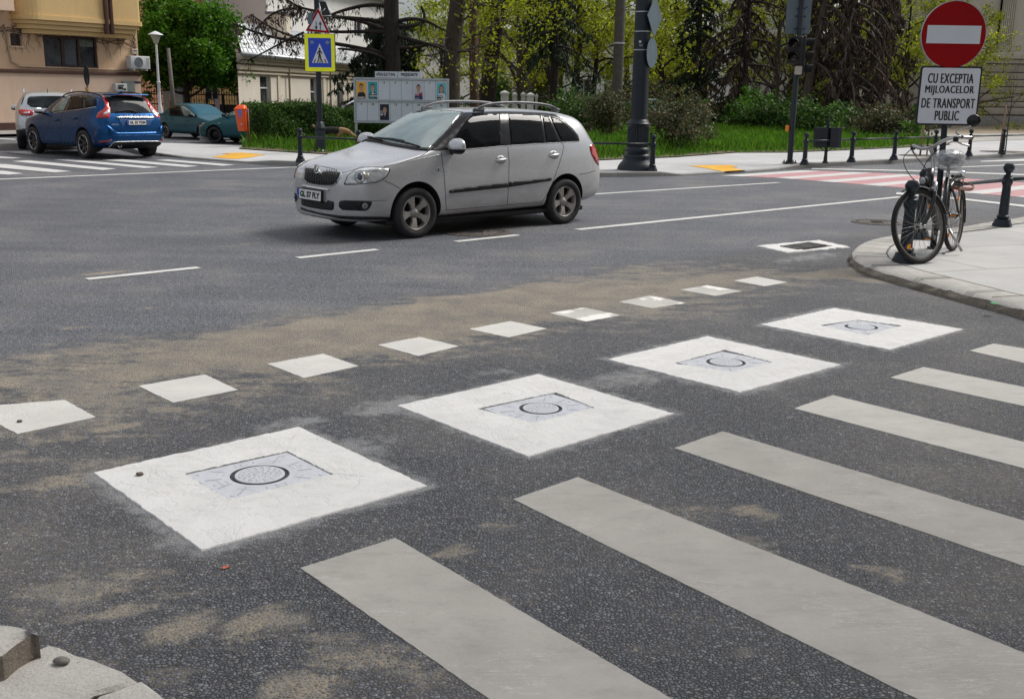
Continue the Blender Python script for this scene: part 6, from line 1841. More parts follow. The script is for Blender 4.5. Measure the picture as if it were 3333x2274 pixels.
m = MB(); m.tube(smooth_line([Vector((-.10, .02, zb_ + .58)), Vector((-.04, -.02, zb_ + .54)), Vector((.06, -.03, zb_ + .56)), Vector((.16, .0, zb_ + .62))], 2), .012, 6); m.build('cable', M_DARK, root)
c_ = C5(667, 517); m = MB(); m.box(c_ + Vector((0, -.06, 0)), (.16, .14, .20), bev=.02); m.build('detector_box', simple('grey_box', (.38, .36, .33), .6), root)
c_ = C5(590, 940); m = MB(); m.box(c_ + Vector((-.0, 0, 0)), (.075, .10, .14), bev=.02); m.build('push_button', simple('orange_box', (.75, .22, .01), .5), root)

# ------------------------------------------------------------------ double litter bin
C6 = lambda x, y, Y: at((2600 + x / 5.81) / KS, (380 + y / 5.81) / KS, Y)
lbn = G(1872.5, 370.3, .10)
root = empty('double_litter_bin', lbn); tag(root, 'dark double litter bin on a post behind the far railing', 'litter bin')
zt = C6(460, 205, lbn.y).z - lbn.z; zb0 = C6(460, 578, lbn.y).z - lbn.z; hb = zt - zb0
m = MB(); m.lathe([(.075, 0), (.075, .02), (.05, .05), (.04, .2), (.035, zb0), (.035, zt + .06), (.05, zt + .07), (.05, zt + .1), (.03, zt + .11), (.045, zt + .15), (.03, zt + .2), (.012, zt + .24), (.008, zt + .33), (.0001, zt + .34)], 16, 0, True); m.build('post', M_POST, root, sharp=40)
for sx in (-1, 1):
 M_ = Matrix.Translation((sx * .175, -.02, 0)) @ Matrix.Rotation(R(90 - sx * 90), 4, 'Z')
 m = MB()
 prof = [(-.135, -.12), (.05, -.155), (.135, -.11), (.165, 0), (.135, .11), (.05, .155), (-.135, .12)]
 m.prism(smooth_poly if False else prof, zb0, zt, 0, M_)
 b_ = m.build('bin', M_POST, root)
 m = MB(); m.prism([(x * .9, y * .9) for x, y in prof], zt + .001, zt + .004, 0, M_); m.build('opening', M_LINER, b_)
 m = MB()
 for j in range(5): m.lathe([(.011, 0), (.0001, .003)], 10, 0, False, M_ @ Matrix.Translation((.02 + 0 * j, (-.157 if sx > 0 else .157), zb0 + .11)) @ Matrix.Rotation(R(90 if sx > 0 else -90), 4, 'X') @ Matrix.Translation((-.1 + j * .045, 0, 0)))
 m.build('drain_hole', M_LINER, b_)
m = MB(); m.tube([(-.16, 0, zb0 - .01), (0, 0, zb0 - .12), (.16, 0, zb0 - .01)], .014, 8); m.build('bracket', M_POST, root)

# ------------------------------------------------------------------ orange bin
C7 = lambda x, y, Y: at((700 + x / 4.6646) / KS, (220 + y / 4.6646) / KS, Y)
ob = G(559.5, 331.5, .12)
root = empty('orange_litter_bin', ob); tag(root, 'orange litter bin with a blue bag on a rusty post beside the hedge', 'litter bin')
L7 = lambda x, y: C7(x, y, ob.y) - ob
M_ORG = simple('orange_plastic', (0.72, 0.085, 0.008), 0.42, var=.12, scale=5)
zt = L7(410, 640).z; zb0 = L7(420, 965).z; zl = L7(410, 567).z
cx0 = L7(420, 800).x
m = MB()
V = []
for z, w, d in ((zb0, .105, .09), (zb0 + .02, .115, .10), (zt, .155, .15)):
 V += [(cx0 + x * w / .5 - (.03 if z == zt else 0), y * d / .5 - .03, z) for x, y in rounded(1, 1, .2, 3)]
n = len(V) // 3
m.add(V, [(k * n + i, k * n + (i + 1) % n, (k + 1) * n + (i + 1) % n, (k + 1) * n + i) for k in range(2) for i in range(n)] + [tuple(reversed(range(n)))], 0, True)
m.build('bin', M_ORG, root, sharp=50)
m = MB()
V = []
for z, k in ((zt, 1.1), (zt + .03, 1.14), (zt + .035, 1.0), (zt + (zl - zt) * .7, .85), (zl, .5)):
 V += [(cx0 - .03 + x * .31 * k + (.02 if k < .9 else 0), y * .30 * k - .03, z) for x, y in rounded(1, 1, .25, 3)]
n = len(V) // 5
m.add(V, [(k * n + i, k * n + (i + 1) % n, (k + 1) * n + (i + 1) % n, (k + 1) * n + i) for k in range(4) for i in range(n)] + [tuple(4 * n + i for i in range(n))], 0, True)
m.build('lid', M_ORG, root, sharp=60)
m = MB()
V = []; n = 24
for k, (z, rr) in enumerate(((zt + .01, 1.03), (zt - .07, 1.06), (zt - .16, 1.02))):
 for i in range(n):
  a = 2 * math.pi * i / n
  zz = z - (.10 * max(0, math.cos(a - 3.9)) if k == 2 else 0) + rnd.uniform(-.015, .015)
  V.append((cx0 - .025 + math.cos(a) * (.165 - .02 * k) * rr, math.sin(a) * (.16 - .015 * k) * rr - .03, zz))
m.add(V, [(k * n + i, (k + 1) * n + i, (k + 1) * n + (i + 1) % n, k * n + (i + 1) % n) for k in range(2) for i in range(n)], 0, True)
m.build('bin_bag', simple('blue_bag', (0.14, 0.16, 0.52), .35, var=.35, scale=30), root)
xp_ = L7(507, 900).x
m = MB(); m.tube([(xp_, 0, -.02), (xp_, 0, zt + .03)], .028, 10); m.build('post', simple('rusty_post', (0.22, 0.075, 0.03), .8, var=.3, scale=12), root)
m = MB(); m.box((xp_ - .05, -.02, zt - .18), (.035, .06, .40), bev=.008); m.build('bracket', M_GALV, root)
m = MB(); m.box((cx0 + .0, -.165, zb0 + .2), (.03, .004, .04)); m.build('sticker', M_SIGNW, root)

# ------------------------------------------------------------------ election board
C0 = lambda x, y, Y: at((1120 + x / 6.4556) / KS, (220 + y / 6.4556) / KS, Y)
Yb = 31.1
bl = C0(245, 1190, Yb); br_ = C0(2212, 1160, Yb); tl_ = C0(165, 235, Yb); tr_ = C0(2195, 205, Yb)
xl_, xr_ = (bl.x + tl_.x) / 2, (br_.x + tr_.x) / 2
z0, z1 = (bl.z + br_.z) / 2, (tl_.z + tr_.z) / 2
W_, H_ = xr_ - xl_, z1 - z0
root = empty('election_board', ((xl_ + xr_) / 2, Yb, .12)); tag(root, 'grey election board with numbered panels and candidate posters above a titled header', 'notice board')
z0 -= .12; z1 -= .12
F_ = face_frame(Vector((0, 0, (z0 + z1) / 2)))
M_BOARD = simple('board_frame', (0.40, 0.44, 0.48), 0.45, 0.35, var=.1)
M_PAPER = simple('board_paper', (0.60, 0.65, 0.74), 0.6, var=.05, scale=3, bump=.15, bscale=9)
m = MB(); m.prism([(-W_ / 2, -H_ / 2), (W_ / 2, -H_ / 2), (W_ / 2, H_ / 2), (-W_ / 2, H_ / 2)], -.05, -.02, 0, F_); m.build('back_panel', M_BOARD, root)
fw = .055
m = MB()
for a in ((0, H_ / 2 - fw / 2, W_, fw), (0, -H_ / 2 + fw / 2, W_, fw), (0, -.012, W_ - 2 * fw, fw * .8)): m.box((a[0], a[1], 0), (a[2], a[3], .05), 0, F_)
for sx in (-1, 1): m.box((sx * (W_ / 2 - fw / 2), 0, .0), (fw, H_ - 2 * fw, .05), 0, F_)
m.build('frame', M_BOARD, root)
for sx in (-1, 1):
 m = MB(); m.box((sx * (W_ / 2 - .04), .06, z0 / 2 + .02), (.06, .06, z0 + .06)); m.build('leg', M_BOARD, root)
cw = (W_ - 2 * fw) / 8
rows = ((H_ / 2 - fw - .012, -.012 + fw * .4 + .012), (-.012 - fw * .4 - .012, -H_ / 2 + fw + .012))
POST = {1: ((.85, .42, .02), (.012, .013, .02), 'short', (.05, .03, .02)), 2: ((.01, .36, .42), (.012, .02, .035), 'tie', (.10, .07, .05)), 6: ((.55, .58, .66), (.02, .035, .12), 'red', (.03, .025, .025)), 8: ((.10, .50, .62), (.62, .66, .74), 'long', (.14, .06, .03)), 11: ((.008, .010, .035), (.008, .010, .03), 'bluetie', (.02, .015, .015))}
M_SKIN = simple('printed_skin', (0.52, 0.30, 0.22), .6, var=.15, scale=40)
for k in range(16):
 r_, c_ = divmod(k, 8)
 yt, yb_ = rows[r_]
 x0 = -W_ / 2 + fw + c_ * cw
 cxp = x0 + cw / 2
 m = MB(); m.prism([(x0 + .008, yb_), (x0 + cw - .008, yb_), (x0 + cw - .008, yt), (x0 + .008, yt)], -.02, -.006, 0, F_); pn = m.build('paper_panel', M_PAPER, root)
 num = k + 1
 if num in POST:
  bg, suit, style, hair = POST[num]
  pw_, ph_ = cw * .80, (yt - yb_) * .86
  yc_ = (yt + yb_) / 2 - .02
  def P_(pts, z, mat, nm, parent):
   m = MB(); m.prism([(cxp + x * pw_, yc_ + y * ph_) for x, y in pts], z - .0012, z, 0, F_); return m.build(nm, mat, parent)
  ps = P_([(-.5, -.5), (.5, -.5), (.5, .5), (-.5, .5)], -.003, simple(f'poster_ground_{num}', bg, .5, var=.12, scale=5), 'poster', root)
  P_([(-.42, -.5), (.45, -.5), (.45, -.28), (.36, -.17), (.14, -.07), (-.10, -.07), (-.34, -.16), (-.42, -.28)], -.001, simple(f'poster_suit_{num}', suit, .6, var=.1), 'printed_suit', ps)
  ex = .05 if num == 11 else 0.0
  hw = .20
  if style == 'long':
   P_([(ex + x * .245, .16 + y * .25) for x, y in circle(1, 20)] + [], .0002, simple(f'poster_hair_{num}', hair, .7), 'printed_hair', ps)
   P_([(-.23, -.12), (-.13, -.12), (-.13, .2), (-.24, .15)], .0002, simple(f'poster_hair_{num}', hair, .7), 'printed_hair', ps); P_([(.14, -.10), (.25, -.12), (.24, .15), (.13, .2)], .0002, simple(f'poster_hair_{num}', hair, .7), 'printed_hair', ps)
  else:
   P_([(ex + x * .215, .225 + y * .185) for x, y in circle(1, 20)], .0002, simple(f'poster_hair_{num}', hair, .7), 'printed_hair', ps)
  P_([(-.09 + ex, -.13), (.09 + ex, -.13), (.08 + ex, .08), (-.08 + ex, .08)], .0004, M_SKIN, 'printed_neck', ps)
  P_([(ex + x * hw, .135 + y * .205 * (1.0 if y < 0 else .85)) for x, y in circle(1, 24)], .0008, M_SKIN, 'printed_face', ps)
  fc = simple('printed_feature', (.10, .05, .04), .7)
  for sx in (-1, 1): P_([(ex + sx * .085 + x * .038, .17 + y * .012) for x, y in circle(1, 10)], .0012, fc, 'printed_eye', ps)
  for sx in (-1, 1): P_([(ex + sx * .085 - .05, .195), (ex + sx * .085 + .05, .195), (ex + sx * .085 + .05, .205), (ex + sx * .085 - .05, .205)], .0012, fc, 'printed_brow', ps)
  P_([(ex - .07, .035), (ex + .07, .035), (ex + .05, .022), (ex - .05, .022)], .0012, simple('printed_lips', (.32, .10, .09), .6), 'printed_mouth', ps)
  P_([(ex - .02, .075), (ex + .02, .075), (ex + .01, .15)], .0012, simple('printed_shade', (.40, .21, .15), .6), 'printed_nose', ps)
  if style in ('tie', 'bluetie', 'red'):
   P_([(ex - .10, -.09), (ex + .10, -.09), (ex + .02, -.30), (ex - .02, -.30)], .0010, simple('printed_shirt', (.62, .66, .75), .6), 'printed_shirt', ps)
   if style != 'tie': P_([(ex - .03, -.10), (ex + .03, -.10), (ex + .035, -.26), (ex, -.32), (ex - .035, -.26)], .0014, simple('tie_' + style, (.4, .03, .04) if style == 'red' else (.03, .05, .20), .6), 'printed_tie', ps)
  def T_(s_, x, y, w, h, mat, z=.0022):
   vs_, fs = text_fit(s_, w * pw_, h * ph_, bold=.004)
   m = MB(); m.add([(cxp + x * pw_ + a, yc_ + y * ph_ + b, z) for a, b, _ in vs_], fs, 0, False, F_); m.build('poster_lettering', mat, ps)
  WH = simple('printed_white', (.75, .76, .78), .6)
  if num == 1: T_('RESPECT', 0.02, -.43, .72, .075, WH)
  if num == 2: T_('ROMÂNIA,', .06, -.20, .60, .065, WH); T_('ÎNAINTE!', .06, -.32, .80, .105, WH); P_([(-.42, -.45), (.28, -.45), (.28, -.40), (-.42, -.40)], .0018, simple('printed_teal', (.01, .28, .33), .6), 'printed_band', ps)
  if num == 6:
   P_([(-.40, -.20), (.05, -.20), (.05, -.08), (-.40, -.08)], .0016, simple('printed_pale', (.40, .44, .52), .6), 'printed_band', ps)
   P_([(-.05, -.26), (.42, -.20), (.42, -.05), (.1, -.14)], .0015, simple('printed_red', (.5, .02, .03), .6), 'printed_band', ps)
   P_([(-.38, -.29), (.05, -.29), (.05, -.24), (-.38, -.24)], .0017, simple('printed_coral', (.65, .12, .10), .6), 'printed_band', ps)
   P_([(-.38, -.44), (.1, -.44), (.1, -.42), (-.38, -.42)], .0017, WH, 'printed_band', ps)
  if num == 8:
   P_([(-.48, -.38), (.16, -.38), (.16, -.25), (-.48, -.25)], .0016, M_INK, 'printed_band', ps); P_([(-.48, -.49), (-.02, -.49), (-.02, -.385), (-.48, -.385)], .0016, M_INK, 'printed_band', ps)
   T_('Am curaj', -.16, -.315, .54, .085, WH); T_('să fac', -.26, -.437, .36, .075, WH)
  if num == 11:
   m = MB(); m.prism([(cxp - .32 * pw_ + x, yc_ - .02 * ph_ + y) for x, y in circle(.05, 20)], .0005, .0012, 0, F_); m.build('printed_ring', WH, ps)
   m = MB(); m.prism([(cxp - .32 * pw_ + x, yc_ - .02 * ph_ + y) for x, y in circle(.040, 20)], .0012, .0016, 0, F_); m.build('printed_ring', M_INK, ps)
   T_('11', -.32, -.02, .10, .055, WH)
   P_([(-.42, -.20), (-.16, -.20), (-.16, -.14), (-.42, -.14)], .0016, WH, 'printed_band', ps)
 else:
  vs_, fs = text_fit(str(num), .035 if num < 10 else .07, .065, bold=.003)
  m = MB(); m.add([(cxp + a, yt - .065 + b, -.004) for a, b, _ in vs_], fs, 0, False, F_); m.build('panel_number', M_INK, pn)
ha, hb_ = C0(650, 92, Yb).z - .12, C0(655, 220, Yb).z - .12
hx0, hx1 = C0(650, 150, Yb).x - root.location.x, C0(1622, 150, Yb).x - root.location.x
hc = Vector(((hx0 + hx1) / 2, 0, (ha + hb_) / 2 + .015)); hw_, hh_ = hx1 - hx0, ha - hb_
F_ = face_frame(hc)
m = MB(); m.prism([(-hw_ / 2, -hh_ / 2), (hw_ / 2, -hh_ / 2), (hw_ / 2, hh_ / 2), (-hw_ / 2, hh_ / 2)], -.02, .006, 0, F_); hd = m.build('header_sign', M_PAPER, root)
for tx, xc_, ww in (('AFIȘAJ ELECTORAL', -.265, .42), ('PREȘEDINTE', .24, .36)):
 vs_, fs = text_fit(tx, ww * hw_, hh_ * .70, bold=.006)
 m = MB(); m.add([(x + xc_ * hw_, y - hh_ * .04, .0085) for x, y, _ in vs_], fs, 0, False, F_); m.build('header_lettering', M_INK, hd)
m = MB(); m.prism([(-.025, -hh_ / 2), (-.015, -hh_ / 2), (.005, hh_ / 2), (-.005, hh_ / 2)], .006, .008, 0, F_); m.build('header_stroke', M_INK, hd)

# ------------------------------------------------------------------ white park lamp, flag pole, gate pillars, small sign, concrete block
wl_ = G(367, 303, .0)
root = empty('park_lamp', wl_); tag(root, 'slim white street lamp with a conical shade by the iron fence', 'street lamp')
M_LW = simple('lamp_white', (.62, .63, .64), .45, var=.12)
zt = at(362, 97, wl_.y).z
m = MB(); m.lathe([(.10, 0), (.09, .9), (.075, 1.0), (.06, 1.05), (.055, zt * .55), (.07, zt * .55 + .02), (.07, zt * .55 + .08), (.045, zt * .55 + .1), (.04, zt), (.0001, zt)], 18, 0, True); m.build('pole', M_LW, root, sharp=40)
m = MB(); m.lathe([(.06, zt - .05), (.09, zt), (.10, zt + .05), (.20, zt + .26), (.0001, zt + .265)], 24, 0, True); m.build('lamp_glass', simple('lamp_glass', (.42, .40, .30), .3), root, sharp=40)
m = MB(); m.lathe([(.27, zt + .265), (.26, zt + .29), (.12, zt + .36), (.03, zt + .40), (.0001, zt + .40)], 24, 0, True); m.build('lamp_cap', M_LW, root, sharp=40)
p_ = G(400, 300, 0)
root = tag(MB().tube([(0, 0, 0), (-.12, 0, at(396, 110, p_.y).z)], [.09, .07], 8).build('wooden_pole', simple('grey_wood', (.13, .115, .10), .9, var=.3, scale=4, bump=.3), loc=p_), 'grey wooden pole leaning in front of the green tree', 'pole')
fp = at(1037.5, 285, 52.0); fp.z = 0.05
tag(MB().tube([(0, 0, 0), (0, 0, 7.5)], [.05, .045], 8).build('white_pole', M_LW, loc=fp), 'thin white pole between the pine trunks right of the election board', 'pole')
M_PIL = simple('pillar_white', (.62, .62, .60), .8, var=.15, scale=2, bump=.2)
for i, (xa, xb, yt) in enumerate(((1395, 1590, 495), (1690, 1800, 530), (1905, 2015, 530), (2060, 2225, 545), (2262, 2330, 575))):
 Yq = (49, 56, 56, 50, 57)[i]
 X = lambda x, y: at((1450 + x / 7.7467) / KS, (230 + y / 7.7467) / KS, Yq)
 a, b = X(xa, 600), X(xb, 600); w_ = b.x - a.x; zt = X(xa, yt).z; zc = X(xa, yt + 105).z
 root = empty('gate_pillar', ((a.x + b.x) / 2, Yq, 0)); tag(root, ['widest white gate pillar, first from the pine trunks', 'second white gate pillar, narrow and farther back', 'third white gate pillar, right of the narrow one', 'fourth white gate pillar, behind bare twigs', 'last white gate pillar, mostly hidden by twigs'][i], 'gate pillar', 'white gate pillars beyond the park')
 m = MB(); m.box((0, 0, zc / 2), (w_, w_, zc)); m.build('shaft', M_PIL, root)
 m = MB(); k = w_ * .62
 m.box((0, 0, zc + .04), (w_ * 1.22, w_ * 1.22, .09))
 m.add([(-k, -k, zc + .085), (k, -k, zc + .085), (k, k, zc + .085), (-k, k, zc + .085), (0, 0, zt)], [(0, 1, 4), (1, 2, 4), (2, 3, 4), (3, 0, 4)]); m.build('cap', M_PIL, root)
sp_ = G(206.5, 300, .05)
root = empty('slim_sign_post', sp_); tag(root, 'slim post with a dark oval sign seen edge-on in front of the peach house', 'road sign')
m = MB(); m.tube([(0, 0, 0), (0, 0, at(206, 157, sp_.y).z - .3)], .035, 8); m.build('post', M_POST, root)
zc = at(206, 172, sp_.y).z - .05
m = MB(); m.prism([(x * .10, y * .36) for x, y in circle(1, 24)], -.02, .02, 0, face_frame(Vector((0, 0, zc)), 0)); m.build('oval_sign', M_DARK, root)
m = MB(); m.box((-.02, -.03, zc - .48), (.10, .06, .12)); m.build('clamp', simple('ochre_clamp', (.45, .26, .05), .6), root)
cb = G(460, 325, 0)
root = empty('kerb_block', cb + Vector((0, .5, 0))); tag(root, 'chunky concrete block painted red on top in front of the teal hatchback', 'concrete block')
k = cb.y / 2389.4
m = MB(); m.add([(-17 * k, 0, 0), (34 * k, 0, 0), (20 * k, 0, 17 * k), (-16 * k, 0, 18 * k), (-17 * k, .5, 0), (34 * k, .5, 0), (20 * k, .5, 17 * k), (-16 * k, .5, 18 * k)], [(0, 1, 2, 3), (3, 2, 6, 7), (1, 5, 6, 2), (4, 0, 3, 7), (5, 4, 7, 6)]); m.build('lower_block', M_STONE, root)
m = MB(); m.box((-9 * k, .22, 28 * k), (19 * k, .40, 20 * k), bev=.03); m.build('painted_top', simple('faded_red_concrete', (.36, .16, .15), .85, var=.3, scale=6), root)
# ================================================================== bicycle
M_FRAME = simple('bike_frame', (0.009, 0.0095, 0.011), 0.35, 0.0, var=.3, scale=20, coat=.2)
M_ALU = simple('bike_aluminium', (0.42, 0.42, 0.42), 0.3, 0.85, var=.25, scale=30)
M_BTYRE = simple('bike_tyre', (0.014, 0.013, 0.0125), 0.85, var=.4, scale=24, bump=.4, bscale=140)
M_AMBER = simple('amber_reflector', (0.80, 0.26, 0.01), 0.25, var=.15, scale=60, coat=.6)
M_BRIM = simple('bike_rim', (0.24, 0.225, 0.205), 0.45, 0.6, var=.25, scale=20)
fc_ = G(2088.4, 597.7, NZ); rc_ = G(2170.3, 565.6, NZ)
hd_ = math.atan2((fc_ - rc_).y, (fc_ - rc_).x)
WBK = 1.16
fd = (fc_ - rc_).normalized()
rear0 = fc_ - fd * WBK
root = empty('bicycle', rear0, 0); tag(root, 'black city bicycle with a plastic wrapped saddle leaning at the corner bollards', 'bicycle')
root.rotation_euler = (R(4.5), 0, hd_); root.rotation_mode = 'XYZ'
root.matrix_world = Matrix.Translation(rear0) @ Matrix.Rotation(hd_, 4, 'Z') @ Matrix.Rotation(R(4.5), 4, 'X')
RW = .364
STEER = Matrix.Translation((WBK, 0, RW))
ax = Vector((-.30, 0, .95)).normalized()
pv = Vector((WBK - .055, 0, RW))
ST = Matrix.Translation(pv) @ Matrix.Rotation(R(-26), 4, ax) @ Matrix.Translation(-pv)

def bike_wheel(c, M_):
 m = MB()
 T_ = M_ @ Matrix.Translation(c) @ Matrix.Rotation(R(90), 4, 'X')
 m.tube([(math.cos(2 * math.pi * i / 64) * (RW - .019), math.sin(2 * math.pi * i / 64) * (RW - .022), 0) for i in range(64)], .0235, 12, 0, True, False, T_, True)
 w = m.build('wheel', M_BTYRE, root)
 m = MB(); m.lathe([(RW - .034, -.012), (RW - .030, -.014), (RW - .030, .014), (RW - .034, .012), (RW - .056, .009), (RW - .058, 0), (RW - .056, -.009), (RW - .034, -.012)], 64, 0, True, T_, False); m.build('rim', M_BRIM, w, sharp=40)
 m = MB()
 for i in range(36):
  a = 2 * math.pi * i / 36; b = a + (.42 if i % 4 < 2 else -.42); z = .032 * (1 if i % 2 else -1)
  m.tube([(.022 * math.cos(b), .022 * math.sin(b), z), ((RW - .055) * math.cos(a), (RW - .055) * math.sin(a), 0)], .0013, 4, 0, False, False, T_)
 m.build('spokes', M_BRIM, w)
 m = MB(); m.lathe([(.008, -.075), (.012, -.06), (.014, -.04), (.032, -.036), (.032, -.03), (.022, -.026), (.026, 0), (.022, .026), (.032, .03), (.032, .036), (.014, .04), (.012, .06), (.008, .075)], 20, 0, True, T_); m.build('hub', M_ALU, w)
 for a in (2.35, 5.45):
  m = MB(); m.prism([(x * .030 + .245, y * .016) for x, y in circle(1, 14)], -.008, .008, 0, T_ @ Matrix.Rotation(a, 4, 'Z')); m.build('spoke_reflector', M_AMBER, w)
 return w
bike_wheel((0, 0, RW), Matrix.Identity(4))
bike_wheel((WBK, 0, RW), ST)
def fender(c, a0, a1, M_):
 m = MB(); T_ = M_ @ Matrix.Translation(c)
 V, F = [], []
 n = 24; prof = [(-.030, -.008), (-.024, .006), (0, .012), (.024, .006), (.030, -.008)]
 for i in range(n + 1):
  a = R(a0 + (a1 - a0) * i / n)
  for y, dr in prof: V.append(((RW + .022 + dr) * math.cos(a), y, (RW + .022 + dr) * math.sin(a)))
 for i in range(n):
  for j in range(4): F.append((i * 5 + j, i * 5 + j + 1, (i + 1) * 5 + j + 1, (i + 1) * 5 + j))
 m.add(V, F, 0, True, T_); m.add([(x * .995, y, z * .995) for x, y, z in V], [tuple(reversed(f_)) for f_ in F], 0, True, T_)
 return m.build('mudguard', M_FRAME, root)
fender((0, 0, RW), 25, 195, Matrix.Identity(4)); fender((WBK, 0, RW), 66, 168, ST)
HB, HT = Vector((.945, 0, .72)), Vector((.885, 0, .90))
def tb(nm, pts, r, mat=M_FRAME, M_=None, sm=2, par=None):
 m = MB(); m.tube(smooth_line([Vector(p) for p in pts], sm) if sm else pts, r * 1.35, 12, 0, True, True, M_); return m.build(nm, mat, par or root)
BB = Vector((.46, 0, .29)); ST_ = Vector((.28, 0, .78))
fr = tb('frame', [HB.lerp(HT, .35), (.80, 0, .50), (.62, 0, .34), BB], .029)
tb('frame_tube', [HB.lerp(HT, .8), (.78, 0, .68), (.58, 0, .50), (.40, 0, .47)], .016, par=fr)
tb('head_tube', [HB, HT], .03, sm=0, par=fr); tb('seat_tube', [BB, ST_], .018, sm=0, par=fr)
for sy in (.055, -.055):
 tb('chain_stay', [BB + Vector((0, sy * .5, 0)), (.2, sy, .31), (0, sy, RW)], .010, par=fr); tb('seat_stay', [(0, sy, RW), (.16, sy, .58), (.30, sy * .3, .74)], .009, par=fr)
fk = tb('fork', [ST @ Vector((.945, .052, .70)), ST @ Vector((1.03, .055, .50)), ST @ Vector((WBK, .052, RW))], .015)
tb('fork_leg', [ST @ Vector((.945, -.052, .70)), ST @ Vector((1.03, -.055, .50)), ST @ Vector((WBK, -.052, RW))], .015, par=fk)
m = MB(); m.tube([ST @ Vector((.945, -.065, .71)), ST @ Vector((.945, .065, .71))], .022, 12)
for sy in (.052, -.052): m.tube([ST @ Vector((.928, sy, .765)), ST @ Vector((.965, sy, .64))], .021, 12)
m.build('fork_crown', M_ALU, fk)
tb('stem', [ST @ HT, ST @ Vector((.872, 0, .99)), ST @ Vector((.868, 0, 1.06)), ST @ Vector((.905, 0, 1.105))], .014, M_ALU)
bar_l = [(.905, 0, 1.105), (.93, .08, 1.11), (.915, .17, 1.15), (.85, .25, 1.165), (.74, .285, 1.15), (.66, .295, 1.14)]
bar = tb('handlebar', [ST @ Vector((x, -y, z)) for x, y, z in reversed(bar_l)][:-1] + [ST @ Vector(p) for p in bar_l], .0125, M_ALU)
for sy in (1, -1):
 a, b = ST @ Vector((.79, .272 * sy, 1.158)), ST @ Vector((.65, .297 * sy, 1.138))
 m = MB(); m.tube([a, a.lerp(b, .5), b], [.016, .018, .017], 12); m.build('grip', M_DARK, bar)
 m = MB(); m.box(ST @ Vector((.835, .258 * sy, 1.145)), (.05, .045, .05), bev=.012); m.build('brake_mount', M_DARK, bar)
 tb('brake_lever', [ST @ Vector((.85, .262 * sy, 1.135)), ST @ Vector((.80, .29 * sy, 1.09)), ST @ Vector((.72, .31 * sy, 1.065))], .007, M_ALU, par=bar)
q0 = ST @ Vector((.78, .275, 1.165))
mp = q0 + Vector((.02, .30, .20)) if False else None
Bz = lambda x, y, Y: at((2733 + x / 2.9367) / KS, (360 + y / 2.9367) / KS, Y)
inv = root.matrix_world.inverted()
qw = root.matrix_world @ q0
mc = inv @ Bz(1282, 97, qw.y + .02); m1 = inv @ Bz(1265, 150, qw.y + .02); m0 = inv @ Bz(1085, 195, qw.y + .01)
tb('mirror_rod', [q0, m0, m1, mc], .0055, M_ALU, sm=2, par=bar)
bm = bmesh.new(); bmesh.ops.create_uvsphere(bm, u_segments=24, v_segments=12, radius=1)
vm = (inv.to_3x3() @ (CAM_P - (root.matrix_world @ mc))).normalized()
ex = Vector((0, 0, 1)).cross(vm).normalized(); ey = vm.cross(ex)
for v in bm.verts: v.co = ex * v.co.x * .064 + ey * v.co.y * .060 + vm * (v.co.z * (.028 if v.co.z > 0 else .008))
MB().bm(bm, 0, True, Matrix.Translation(mc)).build('mirror', M_GLOSSB, bar)
for k_, pts in enumerate(([(.84, -.26, 1.14), (1.06, -.22, 1.05), (1.10, -.1, .85), (.97, -.04, .72)], [(.84, .26, 1.14), (1.05, .18, 1.06), (1.08, .02, .9), (.95, 0, .74)], [(.84, -.25, 1.14), (1.0, -.12, 1.08), (1.02, .0, .95), (.93, .03, .82)])):
 tb('cable', [ST @ Vector(p) for p in pts], .0032, M_DARK, par=bar)
# headlamp and dynamo cable
hl_ = ST @ Vector((1.03, 0, .80))
fwd = (ST.to_3x3() @ Vector((1, 0, -.05))).normalized()
m = MB(); m.lathe([(.018, -.05), (.036, -.03), (.042, .0), (.044, .012), (.038, .014)], 24, 0, True, Matrix.Translation(hl_) @ fwd.to_track_quat('Z', 'Y').to_matrix().to_4x4(), True); hl2 = m.build('headlamp', M_DARK, root)
m = MB(); m.lathe([(.038, .013), (.026, .018), (.0001, .020)], 24, 0, True, Matrix.Translation(hl_) @ fwd.to_track_quat('Z', 'Y').to_matrix().to_4x4()); m.build('lamp_lens', M_CLEARL, hl2)
tb('lamp_bracket', [hl_, ST @ Vector((.96, 0, .74))], .007, M_DARK, sm=0, par=hl2)
# saddle under crumpled clear plastic
tb('seat_post', [ST_ - Vector((-.01, 0, .03)), Vector((.235, 0, .92))], .0135, M_ALU, sm=0)
def blobby(c, s, amp, seed, nx=28, ny=18):
 r2 = random.Random(seed); bm = bmesh.new(); bmesh.ops.create_uvsphere(bm, u_segments=nx, v_segments=ny, radius=1)
 for v in bm.verts:
  n_ = v.co.copy(); k = 1 + amp * r2.uniform(-1, 1)
  v.co = Vector(((abs(n_.x) ** .8) * (1 if n_.x > 0 else -1) * s[0], (abs(n_.y) ** .8) * (1 if n_.y > 0 else -1) * s[1] * (1.0 - .35 * max(0, n_.x)), (abs(n_.z) ** .8) * (1 if n_.z > 0 else -1) * s[2])) * k + Vector(c)
 return bm
sad = MB().bm(blobby((.22, 0, .965), (.15, .11, .06), .02, 3), 0, True).build('saddle', M_DARK, root)
t = NT('clear_plastic'); t.set(base=(.55, .57, .60), rough=.2, alpha=.33, spec=.8)
o_ = t.co('Object'); t.set(normal=t.bump(t.noise(o_, 12, 3, .6, 1.0), .5, .03)); M_PLASTIC = t.mat
t2 = t.noise(o_, 9, 3, .6, 1.5); t.set(alpha=t.ramp(t2, [(.38, .30), (.62, .72)]))
MB().bm(blobby((.225, .0, .965), (.18, .15, .10), .09, 5), 0, True).build('plastic_wrap', M_PLASTIC, sad)
